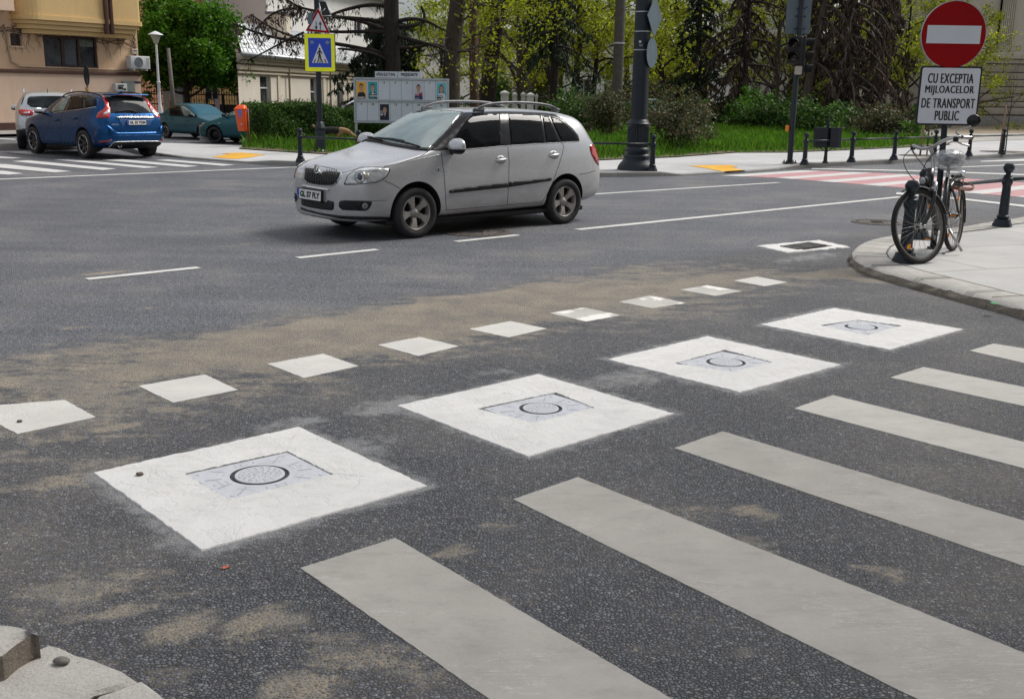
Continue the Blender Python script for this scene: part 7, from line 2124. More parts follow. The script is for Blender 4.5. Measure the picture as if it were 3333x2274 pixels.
# rack, rear lamp, lock cable
rk = tb('rack', [(.20, .05, .74), (-.05, .055, .755), (-.24, .05, .76), (-.24, -.05, .76), (-.05, -.055, .755), (.20, -.05, .74)], .006, M_DARK, sm=1)
for y in (-.02, .02): tb('rack_bar', [(.18, y, .745), (-.24, y, .76)], .004, M_DARK, sm=0, par=rk)
for sy in (.06, -.06):
 tb('rack_strut', [(-.10, sy, .755), (0, sy, RW)], .005, M_DARK, sm=0, par=rk)
tb('rack_clip', [(.10, 0, .79), (-.10, .0, .79), (-.2, 0, .77)], .012, M_DARK, par=rk)
m = MB(); m.lathe([(.03, -.01), (.04, .0), (.036, .03), (.02, .05), (.0001, .052)], 20, 0, True, Matrix.Translation((-.245, .02, .79)) @ Matrix.Rotation(R(60), 4, 'X')); m.build('rack_lamp', M_CHROME, rk)
M_LOCK = simple('cable_lock', (0.16, 0.055, 0.028), .4, var=.2)
for k_ in range(3):
 tb('cable_lock', [(.22 - .02 * k_, .10, .66 + .01 * k_), (.05, .19, .63 + .012 * k_), (-.16, .16, .68), (-.22, -.02, .72), (-.05, -.13, .69), (.18, -.08, .68), (.22 - .02 * k_, .10, .66 + .01 * k_)], .0055, M_LOCK, sm=3)
tb('rear_reflector_stem', [(-.36, 0, .42), (-.375, 0, .47)], .02, M_REDD, sm=0)
# crank, chain guard, pedals, kickstand
m = MB(); T_ = Matrix.Translation(BB + Vector((0, -.05, 0))) @ Matrix.Rotation(R(90), 4, 'X'); m.lathe([(.085, -.004), (.085, .004), (.05, .008), (.0001, .008)], 32, 0, False, T_); cr_ = m.build('chainring', M_DARK, root)
tb('chain_guard', [(.50, -.058, .375), (.2, -.058, .40), (0, -.055, .40)], .014, M_DARK, par=cr_)
for sy, dz in ((1, Vector((.10, 0, .13))), (-1, Vector((-.10, 0, -.13)))):
 a = BB + Vector((0, .07 * sy, 0)); b = a + dz + Vector((0, .02 * sy, 0))
 tb('crank', [a, b], .011, M_ALU, sm=0, par=cr_)
 m = MB(); c = b + Vector((0, .06 * sy, 0))
 for dx in (-.032, 0, .032): m.box(c + Vector((dx, 0, 0)), (.012, .095, .024), bev=.004)
 m.box(c + Vector((0, .045 * sy, 0)), (.085, .01, .026), bev=.004); pd = m.build('pedal', M_DARK, cr_)
 m = MB(); m.box(c + Vector((.040, 0, 0)), (.004, .06, .012)); m.build('pedal_reflector', M_AMBER, pd)
tb('kickstand', [(.36, .05, .26), (.27, .16, .03)], .010, M_ALU, sm=0)

# ================================================================== dog behind the crossing sign post
def skin_body(name, pts, edges, mat, parent=None, lv=2, mats=None):
 me = bpy.data.meshes.new(name)
 me.from_pydata([p[:3] for p in pts], edges, [])
 o = bpy.data.objects.new('tmp', me); col.objects.link(o)
 o.modifiers.new('skin', 'SKIN')
 if not me.skin_vertices: pass
 for i, p in enumerate(pts):
  sv = me.skin_vertices[0].data[i]; sv.radius = (p[3], p[4] if len(p) > 4 else p[3]); sv.use_root = (i == 0)
 s_ = o.modifiers.new('s', 'SUBSURF'); s_.levels = lv; s_.render_levels = lv
 dg = bpy.context.evaluated_depsgraph_get()
 r_ = bpy.data.meshes.new_from_object(o.evaluated_get(dg))
 bpy.data.objects.remove(o)
 r_.polygons.foreach_set('use_smooth', [True] * len(r_.polygons))
 r_.materials.clear(); r_.materials.append(mat)
 b = bpy.data.objects.new(name, r_); col.objects.link(b); link_child(b, parent)
 return b
t = NT('dog_coat'); o_ = t.co('Object')
s_ = t.new('ShaderNodeSeparateXYZ'); t.L(o_, s_.inputs[0])
nz = t.math('MULTIPLY', t.math('SUBTRACT', t.noise(o_, 9, 4, .6), .5), .16)
zz = t.math('ADD', s_.outputs['Z'], nz)
sad_ = t.math('MULTIPLY', band(t, zz, .33, .37, 5, 6), band(t, t.math('ADD', s_.outputs['X'], nz), -.30, -.26, .17, .25))
base = t.mix(sad_, t.ramp(t.noise(o_, 30, 4, .7), [(.3, (.26, .15, .07)), (.7, (.42, .27, .14))]), (.014, .013, .013))
t.set(base=base, rough=.8, normal=t.bump(t.noise(t.mapping(o_, (8, 40, 40)), 3, 4, .7), .5, .01))
dg_p = C7(1790, 1190, 30.2)
dz0 = .13
P = [(0, 0, .42, .105, .125), (.16, 0, .42, .115, .14), (.30, 0, .46, .10, .12), (.42, 0, .44, .075, .08), (.52, 0, .36, .065, .065), (.58, 0, .32, .055, .05), (.68, 0, .27, .03, .028), (-.16, 0, .43, .10, .115), (-.30, 0, .455, .105, .11), (-.40, 0, .46, .04, .04), (-.50, 0, .50, .035, .035), (-.555, 0, .57, .025, .03), (-.57, 0, .60, .012, .012),
  (.25, .075, .33, .055, .06), (.26, .08, .20, .034, .034), (.24, .08, .05, .026, .026), (.27, .08, .02, .03, .018), (.22, -.075, .33, .055, .06), (.17, -.08, .20, .034, .034), (.13, -.08, .05, .026, .026), (.16, -.08, .02, .03, .018),
  (-.29, .08, .33, .07, .075), (-.24, .085, .22, .04, .04), (-.34, .085, .14, .026, .028), (-.32, .085, .04, .024, .024), (-.29, .085, .02, .03, .018), (-.31, -.08, .33, .07, .075), (-.32, -.085, .22, .04, .04), (-.42, -.085, .14, .026, .028), (-.40, -.085, .04, .024, .024), (-.37, -.085, .02, .03, .018)]
E_ = [(0, 1), (1, 2), (2, 3), (3, 4), (4, 5), (5, 6), (0, 7), (7, 8), (8, 9), (9, 10), (10, 11), (11, 12), (2, 13), (13, 14), (14, 15), (15, 16), (2, 17), (17, 18), (18, 19), (19, 20), (8, 21), (21, 22), (22, 23), (23, 24), (24, 25), (8, 26), (26, 27), (27, 28), (28, 29), (29, 30)]
droot = empty('dog', (dg_p.x, 30.2, dz0), R(-6)); tag(droot, 'tan and black dog walking through the grass behind the crossing sign post', 'dog')
droot.scale = (1.0, 1.0, 1.0)
body_ = skin_body('body', P, E_, t.mat, droot)
for sy in (.045, -.045):
 m = MB(); m.add([(.50, sy * .7, .40), (.545, sy * .9, .395), (.52, sy * 1.5, .45), (.515, sy * .5, .41)], [(0, 1, 2), (0, 2, 3), (1, 3, 2)], 0, True); m.build('ear', simple('dog_ear', (.03, .022, .018), .8), droot)
 bm = bmesh.new(); bmesh.ops.create_uvsphere(bm, u_segments=8, v_segments=6, radius=.008); MB().bm(bm, 0, True, Matrix.Translation((.605, sy * .75, .325))).build('eye', M_INK, droot)
# ================================================================== buildings
class Wall:
 """upright wall plane through two ground points; pixels are read on it as (s, z)"""
 def __init__(s, a, b, n_off=0.0):
  a, b = Vector((a[0], a[1], 0)), Vector((b[0], b[1], 0))
  s.d = (b - a).normalized(); s.n = Vector((s.d.y, -s.d.x, 0))      # n points to the camera side
  s.o = a + s.n * n_off
 def hit(s, px, py):
  d = ray(px, py); t = (s.o - CAM_P).dot(s.n) / d.dot(s.n)
  q = CAM_P + d * t
  return ((q - s.o).dot(s.d), q.z)
 def M(s): return frame(s.o, s.d, Vector((0, 0, 1)), s.n)               # local x along, y up, z outwards
def plaster(name, c0, c1, stain=.5, bump=.35):
 t = NT(name); p = t.pos()
 base = t.ramp(t.noise(p, .55, 6, .65), [(.3, c0), (.7, c1)])
 base = t.mix(.35, base, t.mix(1.0, base, t.ramp(t.noise(p, 30, 4, .7), [(.3, .82), (.7, 1.1)]), 'MULTIPLY'))
 st = t.ramp(t.noise(t.mapping(p, (2.2, 2.2, .35)), 1.6, 6, .7), [(.52, 0.0), (.75, 1.0)])
 base = t.mix(t.math('MULTIPLY', st, stain * .5), base, [x * .45 for x in c0])
 cr = t.ramp(t.math('ABSOLUTE', t.math('SUBTRACT', t.noise(p, 1.3, 5, .6, 1.2), .5)), [(0, 1.0), (.004, 0)])
 base = t.mix(t.math('MULTIPLY', cr, stain * .5), base, [x * .4 for x in c0])
 t.set(base=base, rough=.9, spec=.2, normal=t.bump(t.noise(p, 18, 6, .7), bump, .02))
 return t.mat
M_PEACH = plaster('peach_plaster', (.62, .42, .265), (.69, .49, .325), .35)
M_OCHRE = plaster('ochre_plaster', (.62, .43, .20), (.69, .49, .24), .3)
M_PINK = plaster('pink_plaster', (.63, .465, .35), (.71, .53, .41), .35)
M_BROWN = simple('brown_trim', (.085, .038, .028), .7, var=.25, scale=4)
M_WOODW = simple('window_wood', (.040, .020, .014), .45, var=.25)
def win_glass(name, c):
 t = NT(name); p = t.pos()
 base = t.ramp(t.noise(p, 2.2, 4, .6, .5), [(.35, [x * .4 for x in c]), (.65, [x * 1.8 for x in c])])
 t.set(base=base, rough=.06, ior=1.4, spec=.2, normal=t.bump(t.noise(p, 1.6, 2), .12, .03))
 return t.mat
M_WG = win_glass('house_glass', (.030, .034, .038))

# ---- peach house on the left
A_, B_ = G(0, 296, .10), G(325, 290, .10)
wl_ = Wall(A_, B_)
ph = empty('peach_house', A_); tag(ph, 'peach and ochre corner house with a rounded bay above the ground floor window', 'building')
ph_inv = Matrix.Translation(-A_)
MW = ph_inv @ wl_.M()
s0, s1 = wl_.hit(0, 296)[0] - 16, wl_.hit(325, 290)[0]
zl = wl_.hit(160, 161)[1]; ztop = 9.5
dep = 9.0
m = MB()
wx0, wz0 = wl_.hit(103, 153); wx1, wz1 = wl_.hit(219, 84); wz0 = wl_.hit(160, 154)[1]; wz1 = wl_.hit(160, 83)[1]
sx0, sz0 = wl_.hit(25, 104); sx1, sz1 = wl_.hit(46, 77)
def wall_with_holes(m, x0, x1, z0, z1, holes, mat, M_, depth=.14, rmat=None):
 xs_ = sorted({x0, x1} | {h[0] for h in holes} | {h[2] for h in holes}); zs_ = sorted({z0, z1} | {h[1] for h in holes} | {h[3] for h in holes})
 for i in range(len(xs_) - 1):
  for j in range(len(zs_) - 1):
   cx, cz = (xs_[i] + xs_[i + 1]) / 2, (zs_[j] + zs_[j + 1]) / 2
   if any(h[0] < cx < h[2] and h[1] < cz < h[3] for h in holes): continue
   m.add([(xs_[i], zs_[j], 0), (xs_[i + 1], zs_[j], 0), (xs_[i + 1], zs_[j + 1], 0), (xs_[i], zs_[j + 1], 0)], [(0, 1, 2, 3)], mat, False, M_)
 for a, b, c, d in holes:
  m.add([(a, b, 0), (c, b, 0), (c, d, 0), (a, d, 0), (a, b, -depth), (c, b, -depth), (c, d, -depth), (a, d, -depth)], [(0, 4, 5, 1), (1, 5, 6, 2), (2, 6, 7, 3), (3, 7, 4, 0)], mat if rmat is None else rmat, False, M_)
holes = [(wx0, wz0, wx1, wz1), (sx0, sz0, sx1, sz1)]
wall_with_holes(m, s0, s1, zl, ztop, holes, 0, MW)
m.add([(s1, -.1, 0), (s1, ztop, 0), (s1, ztop, -dep), (s1, -.1, -dep)], [(0, 3, 2, 1)], 0, False, MW)
m.add([(s0, ztop, 0), (s1, ztop, 0), (s1, ztop, -dep), (s0, ztop, -dep)], [(0, 1, 2, 3)], 0, False, MW)
m.add([(s0, -.1, -dep), (s1, -.1, -dep), (s1, ztop, -dep), (s0, ztop, -dep)], [(3, 2, 1, 0)], 0, False, MW)
m.build('upper_wall', M_PEACH, ph)
zb = wl_.hit(160, 277)[1]
m = MB(); m.add([(s0, zb, .02), (s1 + .02, zb, .02), (s1 + .02, zl - .12, .02), (s0, zl - .12, .02)], [(0, 1, 2, 3)], 0, False, MW); m.build('lower_wall', M_PINK, ph)
m = MB(); m.box(((s0 + s1) / 2, zl - .06, .045), (s1 - s0 + .1, .13, .09), 0, MW, .015); m.build('ledge', M_BROWN, ph)
m = MB(); m.add([(s0, -.2, .03), (s1 + .03, -.2, .03), (s1 + .03, zb, .03), (s0, zb, .03)], [(0, 1, 2, 3)], 0, False, MW); m.build('plinth', simple('house_plinth', (.075, .032, .025), .8, var=.25, scale=2), ph)
sx_ = wl_.hit(60, 100)[0]
m = MB(); m.add([(s0, zl + .01, .012), (sx_ + .35, zl + .01, .012), (sx_ + .35, ztop, .012), (s0, ztop, .012)], [(0, 1, 2, 3)], 0, False, MW)
def window(parent, MW_, x0, z0, x1, z1, divs, fw, fmat, gmat, depth=.10, horiz=()):
 m = MB()
 m.box(((x0 + x1) / 2, z0 + fw / 2, -depth), (x1 - x0, fw, .07), 0, MW_); m.box(((x0 + x1) / 2, z1 - fw / 2, -depth), (x1 - x0, fw, .07), 0, MW_)
 xs_ = [x0 + fw / 2] + [x0 + (x1 - x0) * d for d in divs] + [x1 - fw / 2]
 for x in xs_: m.box((x, (z0 + z1) / 2, -depth - .002), (fw * (1.0 if x in (xs_[0], xs_[-1]) else 1.3), z1 - z0 - 2 * fw, .066), 0, MW_)
 for h in horiz: m.box(((x0 + x1) / 2, z0 + (z1 - z0) * h, -depth - .004), (x1 - x0 - 2 * fw, fw, .062), 0, MW_)
 w = m.build('window', fmat, parent)
 m = MB(); m.add([(x0, z0, -depth - .02), (x1, z0, -depth - .02), (x1, z1, -depth - .02), (x0, z1, -depth - .02)], [(0, 1, 2, 3)], 0, False, MW_); m.build('pane', gmat, w)
 return w
w_ = window(ph, MW, wx0, wz0, wx1, wz1, (.36, .66), .075, M_WOODW, M_WG)
m = MB(); hgt = wz1 - wz0; wid = wx1 - wx0
m.add([(wx0 + wid * .68, wz1 - .30 * hgt, -.115), (wx0 + wid * .95, wz1 - .30 * hgt, -.115), (wx0 + wid * .95, wz1 - .08 * hgt, -.115), (wx0 + wid * .68, wz1 - .08 * hgt, -.115)], [(0, 1, 2, 3)], 0, False, MW); m.build('roller_blind', simple('pale_blind', (.16, .20, .17), .6), w_)
m = MB(); m.add([(wx0 + wid * .40, wz0 + .1 * hgt, -.1155), (wx0 + wid * .61, wz0 + .1 * hgt, -.1155), (wx0 + wid * .61, wz1 - .1 * hgt, -.1155), (wx0 + wid * .40, wz1 - .1 * hgt, -.1155)], [(0, 1, 2, 3)], 0, False, MW); m.build('curtain', simple('grey_curtain', (.085, .095, .11), .8, var=.3, scale=14), w_)
window(ph, MW, sx0, sz0, sx1, sz1, (), .07, M_WOODW, M_WG)
m = MB(); m.box(((sx0 + sx1) / 2, sz0 - .03, .03), (sx1 - sx0 + .1, .05, .08), 0, MW); m.build('sill', M_PINK, ph)
# bay above, with mouldings and two drain pipes
off = .75
wb_ = Wall(A_, B_, off)
MBW = ph_inv @ wb_.M()
bx0, bz0 = wb_.hit(50, 37); bx1, _ = wb_.hit(320, 45); bzc = wb_.hit(180, 42)[1]
bx1 = wb_.hit(321, 45)[0]
def bay_outline(x0, x1, d, r_):
 pts = [(x0 - .05, -off)]
 for k in range(9):
  a = R(180 - 90 * k / 8); pts.append((x0 + r_ + r_ * math.cos(a), d - r_ + r_ * math.sin(a)))
 for k in range(5):
  a = R(90 - 90 * k / 4); pts.append((x1 - .15 + .15 * math.cos(a), d - .15 + .15 * math.sin(a)))
 pts.append((x1, -off)); return pts
def bay_slab(m, z0, z1, d, grow):
 P = bay_outline(bx0 - grow, bx1 + grow, d, .75)
 n = len(P)
 m.add([(x, z0, y) for x, y in P] + [(x, z1, y) for x, y in P], [(i, i + 1, n + i + 1, n + i)[::-1] for i in range(n - 1)] + [tuple(range(n)), tuple(reversed(range(n, 2 * n)))], 0, False, MBW)
m = MB(); bay_slab(m, bzc + .02, ztop, .0, .0); m.build('bay', M_OCHRE, ph)
for k, (z0, z1, d, g_) in enumerate(((bzc - .14, bzc + .02, .05, .05), (bzc - .28, bzc - .15, -.03, -.03), (bzc - .44, bzc - .29, -.12, -.12), (bzc - .60, bzc - .45, -.24, -.24))):
 m = MB(); bay_slab(m, z0, z1, d, g_); m.build('moulding', M_OCHRE, ph)
for px in (237, 249):
 x = wb_.hit(px, 20)[0]
 m = MB(); m.box((x, (bzc - .45 + ztop) / 2, .06), (.12, ztop - bzc + .45, .12), 0, MBW, .02); m.box((x, bzc - .30, .04), (.14, .4, .14), 0, MBW, .02); m.build('drain_pipe', M_BROWN, ph)
m = MB(); lb0 = wb_.hit(-120, 20)[0]; lb1 = wb_.hit(50, 20)[0] - .25; zz = wb_.hit(20, 24)[1]
m.prism([(lb0, zz), (lb1, zz), (lb1, ztop), (lb0, ztop)], -off, -.05, 0, MBW); m.build('side_bay', M_PINK, ph)
m = MB(); P = [wl_.hit(3, 60), wl_.hit(14, 85), wl_.hit(17, 110), wl_.hit(24, 140), wl_.hit(45, 151), wl_.hit(300, 160)]
m.tube([MW @ Vector((x, z, .05)) for x, z in P], .03, 8); m.build('cable_pipe', simple('cable_pipe', (.36, .27, .20), .7), ph)
# twigs of dead creeper under the bay
m = MB()
for k in range(34):
 px = rnd.uniform(4, 318); x, z = wl_.hit(px, 58); z = bzc - .35
 q = [MW @ Vector((x, z, .05))]
 for j in range(rnd.randint(4, 9)):
  x += rnd.uniform(-.10, .10); z -= rnd.uniform(.05, .16); q.append(MW @ Vector((x, z, .05 + rnd.uniform(-.02, .03))))
 m.tube(q, [.012 * (1 - j / len(q)) + .003 for j in range(len(q))], 4)
for k in range(3):
 q = [MW @ Vector((s0 + 15.5 + (s1 - s0 - 15.6) * j / 22, bzc - .42 - k * .1 + rnd.uniform(-.08, .08) - .3 * (j / 22) ** 3, .06)) for j in range(23)]
 m.tube(q, .014, 5)
cx_ = wl_.hit(301, 80)[0]
for k in range(4): m.tube([MW @ Vector((cx_ + rnd.uniform(-.06, .08), bzc - .3 - (bzc - zl - .5) * j / 12, .05)) for j in range(13)], .014, 5)
m.build('dry_creeper', simple('dry_twig', (.10, .065, .05), .9, var=.3), ph)
ac = empty('air_conditioner', A_); tag(ac, 'white air conditioner unit on the corner of the peach house', 'air conditioner')
x0, z0 = wl_.hit(284, 156); x1, z1 = wl_.hit(326, 128); z0, z1 = wl_.hit(305, 157)[1], wl_.hit(305, 128)[1]
M_ACW = simple('ac_white', (.50, .51, .52), .5, var=.1)
m = MB(); m.box(((x0 + x1) / 2, (z0 + z1) / 2, .24), (x1 - x0, z1 - z0, .34), 0, MW, .02); m.build('casing', M_ACW, ac)
r_ = (z1 - z0) * .40; cx_ = x0 + (x1 - x0) * .40
m = MB(); m.lathe([(r_, .412), (r_, .418), (.0001, .419)], 32, 0, False, MW @ Matrix.Translation((cx_, (z0 + z1) / 2, 0))); g1 = m.build('fan_grille', simple('ac_grille', (.10, .115, .13), .6), ac)
m = MB()
for k in range(5): m.lathe([(r_ * (.2 + .18 * k), .42), (r_ * (.2 + .18 * k), .424), (r_ * (.24 + .18 * k), .424), (r_ * (.24 + .18 * k), .42)], 32, 0, False, MW @ Matrix.Translation((cx_, (z0 + z1) / 2, 0)), False)
m.lathe([(r_ * .12, .42), (r_ * .10, .43), (.0001, .43)], 16, 0, False, MW @ Matrix.Translation((cx_, (z0 + z1) / 2, 0))); m.build('grille_ring', simple('ac_ring', (.24, .26, .28), .5), g1)
m = MB(); m.add([(x0 + (x1 - x0) * .80, z0 + .08, .413), (x1 - .05, z0 + .08, .413), (x1 - .05, z1 - .06, .413), (x0 + (x1 - x0) * .80, z1 - .06, .413)], [(0, 1, 2, 3)], 0, False, MW); m.build('side_panel', simple('ac_side', (.36, .38, .40), .5), ac)
m = MB()
for x in (x0 + .15, x1 - .15): m.box((x, z0 - .03, .2), (.05, .06, .40), 0, MW)
m.build('bracket', M_ACW, ac)
def wall_box(nm, lab, q, d, mat, cat, extra=None):
 (x0, z0), (x1, z1) = wl_.hit(*q[:2]), wl_.hit(*q[2:])
 if x1 < x0: x0, x1 = x1, x0
 o = empty(nm, A_); tag(o, lab, cat)
 m = MB(); m.box(((x0 + x1) / 2, (z0 + z1) / 2, d / 2), (x1 - x0, abs(z1 - z0), d), 0, MW, .012); m.build('casing', mat, o)
 if extra:
  m = MB()
  for (a, b, c, e) in extra: m.box((x0 + (x1 - x0) * a, z0 + (z1 - z0) * b, d + .004), ((x1 - x0) * c, abs(z1 - z0) * e, .012), 0, MW)
  m.build('dial_window', M_DARK, o)
wall_box('alarm_box', 'small pale box on the wall above the air conditioner', (297, 123, 310, 112), .10, simple('box_beige', (.46, .40, .33), .6), 'wall box', [(.5, .7, .6, .12)])
wall_box('meter_box', 'white gas meter box with dark dials on the peach house', (256, 208, 281, 190), .22, M_ACW, 'meter box', [(.45, .75, .5, .14), (.4, .45, .4, .3), (.75, .3, .25, .2)])
wall_box('cable_cabinet', 'grey green cabinet next to the gas meter box', (276, 210, 301, 185), .14, simple('cabinet_green', (.19, .23, .21), .6), 'wall box')
wall_box('street_name_plate', 'small blue street name plate at the corner of the peach house', (300, 191, 320, 184), .02, simple('plate_navy', (.03, .04, .14), .5), 'name plate')

# ---- white house with the metal roof
P0, P1 = at(541, 200, 46.0), at(781, 200, 60.0)
wh = Wall(P0, P1)
wr = empty('cream_house', (P0.x, P0.y, 0)); tag(wr, 'low cream house with a white metal roof and tall narrow windows', 'building')
wi = Matrix.Translation((-P0.x, -P0.y, 0)); MH = wi @ wh.M()
C2w = lambda x, y: wh.hit((700 + x / 2.8325) / KS, (y / 2.8325) / KS)
M_CREAM = plaster('cream_plaster', (.58, .53, .46), (.66, .61, .535), .4)
M_CREAMT = plaster('cream_trim', (.56, .49, .39), (.63, .56, .46), .5)
eave = C2w(600, 530)[1]; L_ = 21.0
EV = Vector((P0.x, P0.y, 0)).normalized(); MS = wi @ frame(wh.o, wh.d, Vector((0, 0, 1)), -EV)
wins = []
for (xa, xb, ya, yb) in ((415, 515, 695, 940), (878, 945, 718, 960), (1122, 1180, 760, 960)):
 a, b = C2w(xa, 800)[0], C2w(xb, 800)[0]
 wins.append((a, .55 if xa != 878 else .1, b + (b - a) * .0, C2w((xa + xb) / 2, ya)[1]))
for k in range(1, 2): wins.append((wins[2][0] + 3.4 * k, .55, wins[2][2] + 3.4 * k, wins[2][3]))
zcor = C2w(350, 650)[1]
m = MB(); wall_with_holes(m, 0, L_, -.1, eave, wins, 0, MH, .26)
m.add([(0, -.1, 0), (0, eave, 0), (0, eave, -10), (0, -.1, -10)], [(0, 1, 2, 3)], 0, False, MS); m.add([(L_, -.1, 0), (L_, eave, 0), (L_, eave, -10), (L_, -.1, -10)], [(3, 2, 1, 0)], 0, False, MS)
m.build('wall', M_CREAM, wr)
for i, w in enumerate(wins):
 window(wr, MH, w[0], w[1], w[2], w[3], (), .06, simple('upvc_white', (.62, .63, .65), .4), M_WG, .18, (.68,))
m = MB()
for z, h_, d in ((eave - .12, .24, .30), (eave - .32, .14, .20), (zcor + .10, .20, .14), (zcor - .12, .08, .10)): m.box((L_ / 2 - .05, z, d / 2), (L_ + .1, h_, d), 0, MH, .02)
m.build('cornice', M_CREAMT, wr)
m = MB()
for i, w in enumerate(wins):
 m.box((w[2] + .9, zcor / 2, .03), (.30, zcor - .2, .06), 0, MH)
m.build('pilaster', M_CREAMT, wr)
for k, xx in enumerate((660, 1040)):
 x = C2w(xx, 800)[0]
 m = MB(); m.tube([MH @ Vector((x, -.1, .14)), MH @ Vector((x, eave - .3, .14)), MH @ Vector((x, eave - .05, .38))], .05, 8); m.build('drain_pipe', simple('pipe_beige', (.33, .27, .20), .6), wr)
rh = at(560, 50, 52).z
M_METAL = NT('metal_roof'); p = M_METAL.co('Object')
M_METAL.set(base=M_METAL.ramp(M_METAL.noise(p, 1.5, 5, .6), [(.3, (.64, .66, .68)), (.7, (.74, .75, .77))]), rough=.5, metal=.15, normal=M_METAL.bump(M_METAL.noise(p, 4, 2), .1, .02)); M_METAL = M_METAL.mat
rz = at(528, 50, P0.y + 5).z; rd = -5.2
m = MB()
e0, e1, r0, r1 = MH @ Vector((-.5, eave + .02, .45)), MH @ Vector((L_ + .3, eave + .02, .45)), MS @ Vector((-.3, rz, rd)), MS @ Vector((9.5, rz, rd))
b0, b1 = MS @ Vector((-.5, eave + .02, -10.4)), MS @ Vector((L_ + .3, eave + .02, -10.4))
m.add([e0, e1, r1, r0, b0, b1], [(0, 1, 2, 3), (1, 5, 2), (3, 2, 5, 4), (0, 3, 4)])
rf = m.build('roof', M_METAL, wr)
m = MB()
for k in range(46):
 f_ = (k + .5) / 46
 m.tube([e0.lerp(e1, f_) + Vector((0, 0, .03)), r0.lerp(r1, f_) + Vector((0, 0, .03))], .022, 4)
for k in range(1, 7):
 f_ = k / 7
 m.tube([e0.lerp(r0, f_) + Vector((0, 0, .02)), e1.lerp(r1, f_) + Vector((0, 0, .02))], .014, 4)
m.build('standing_seam', M_METAL, rf)
m = MB(); m.tube([e0 + Vector((0, 0, -.05)), e1 + Vector((0, 0, -.05))], .09, 8); m.build('gutter', M_GALV, rf)
cx_ = 5.2
m = MB(); m.box(MS @ Vector((cx_, rz - .5, rd + 1.9)), (.95, .95, 2.2)); ch = m.build('chimney', M_CREAMT, rf)
m = MB(); m.box(MS @ Vector((cx_, rz + .62, rd + 1.9)), (1.1, 1.1, .12)); m.build('chimney_cap', simple('chimney_dark', (.12, .12, .13), .7), ch)

# ---- taller houses behind
def far_house(name, label, pxs, Y0, Y1, ztop, mat, roofmat, depth=9, wins=(), ridge=2.5, over=.5):
 a, b = at(pxs[0], 150, Y0), at(pxs[1], 150, Y1)
 w = Wall(a, b); o = empty(name, (a.x, a.y, 0)); tag(o, label, 'building')
 M_ = Matrix.Translation((-a.x, -a.y, 0)) @ w.M(); L2 = (Vector((b.x, b.y, 0)) - Vector((a.x, a.y, 0))).length
 hs = [(L2 * f[0], f[1], L2 * f[0] + f[2], f[1] + f[3]) for f in wins]
 m = MB(); wall_with_holes(m, 0, L2, -.1, ztop, hs, 0, M_, .18)
 m.add([(0, -.1, 0), (0, ztop, 0), (0, ztop, -depth), (0, -.1, -depth)], [(0, 1, 2, 3)], 0, False, M_); m.add([(L2, -.1, 0), (L2, ztop, 0), (L2, ztop, -depth), (L2, -.1, -depth)], [(3, 2, 1, 0)], 0, False, M_)
 m.add([(0, ztop, 0), (0, ztop + ridge * .98, -depth / 2), (0, ztop, -depth)], [(0, 1, 2)], 0, False, M_); m.add([(L2, ztop, 0), (L2, ztop + ridge * .98, -depth / 2), (L2, ztop, -depth)], [(2, 1, 0)], 0, False, M_)
 m.build('wall', mat, o)
 for h in hs: window(o, M_, h[0], h[1], h[2], h[3], (.5,), .07, simple('window_grey', (.30, .31, .32), .5), M_WG, .14, ())
 m = MB(); t_ = .12
 V = [(-over, ztop - .1, over), (L2 + over, ztop - .1, over), (L2 + over, ztop + ridge, -depth / 2), (-over, ztop + ridge, -depth / 2), (L2 + over, ztop - .1, -depth - over), (-over, ztop - .1, -depth - over)]
 V2 = [(x, y + t_, z) for x, y, z in V]
 m.add(V + V2, [(0, 3, 2, 1), (3, 5, 4, 2), (6, 7, 8, 9), (9, 8, 10, 11), (0, 1, 7, 6), (4, 5, 11, 10), (0, 6, 9, 3), (3, 9, 11, 5), (1, 2, 8, 7), (2, 4, 10, 8)], 0, False, M_)
 m.build('roof', roofmat, o)
 return o, M_, L2
t = NT('grey_tile_roof'); p = t.co('Object')
wv = t.new('ShaderNodeTexWave'); wv.inputs['Scale'].default_value = 2.2; wv.inputs['Distortion'].default_value = .4; t.L(p, wv.inputs['Vector'])
t.set(base=t.mix(.5, t.ramp(t.noise(p, 3, 4), [(.3, (.10, .115, .13)), (.7, (.17, .185, .20))]), t.ramp(wv.outputs['Fac'], [(.2, .08), (.8, .20)])), rough=.6); M_TILE = t.mat
M_WHITEH = plaster('white_house_plaster', (.66, .65, .63), (.73, .72, .70), .25)
far_house('white_gabled_house', 'tall white house with a grey tiled roof behind the metal roofed house', (610, 900), 66, 84, 8.2, M_WHITEH, M_TILE, 10, [(.30, 5.4, .9, 1.2), (.62, 5.4, 1.2, 1.2)], 3.0)
far_house('grey_terrace', 'grey house with a low tiled roof far behind the spruce branches', (840, 975), 92, 86, 5.2, M_WHITEH, M_TILE, 10, [(.2, 1.0, 1.0, 1.5), (.6, 1.0, 1.0, 1.5)], 2.2)
t = NT('old_brick'); p = t.co('Object')
br = t.new('ShaderNodeTexBrick'); br.inputs['Scale'].default_value = 1.0; br.inputs['Brick Width'].default_value = .25; br.inputs['Row Height'].default_value = .08; br.inputs['Mortar Size'].default_value = .006
br.inputs['Color1'].default_value = (.24, .075, .035, 1); br.inputs['Color2'].default_value = (.30, .11, .055, 1); br.inputs['Mortar'].default_value = (.25, .2, .16, 1)
t.L(t.mapping(p, (1, 1, 1), (R(90), 0, 0)), br.inputs['Vector']); t.set(base=br.outputs['Color'], rough=.9); M_BRICK = t.mat
far_house('brick_house', 'brick house with a boarded balcony behind the green tree', (318, 470), 57, 66, 10.5, M_BRICK, M_TILE, 8, [(.25, 6.5, 1.8, 1.6)], 2.5)
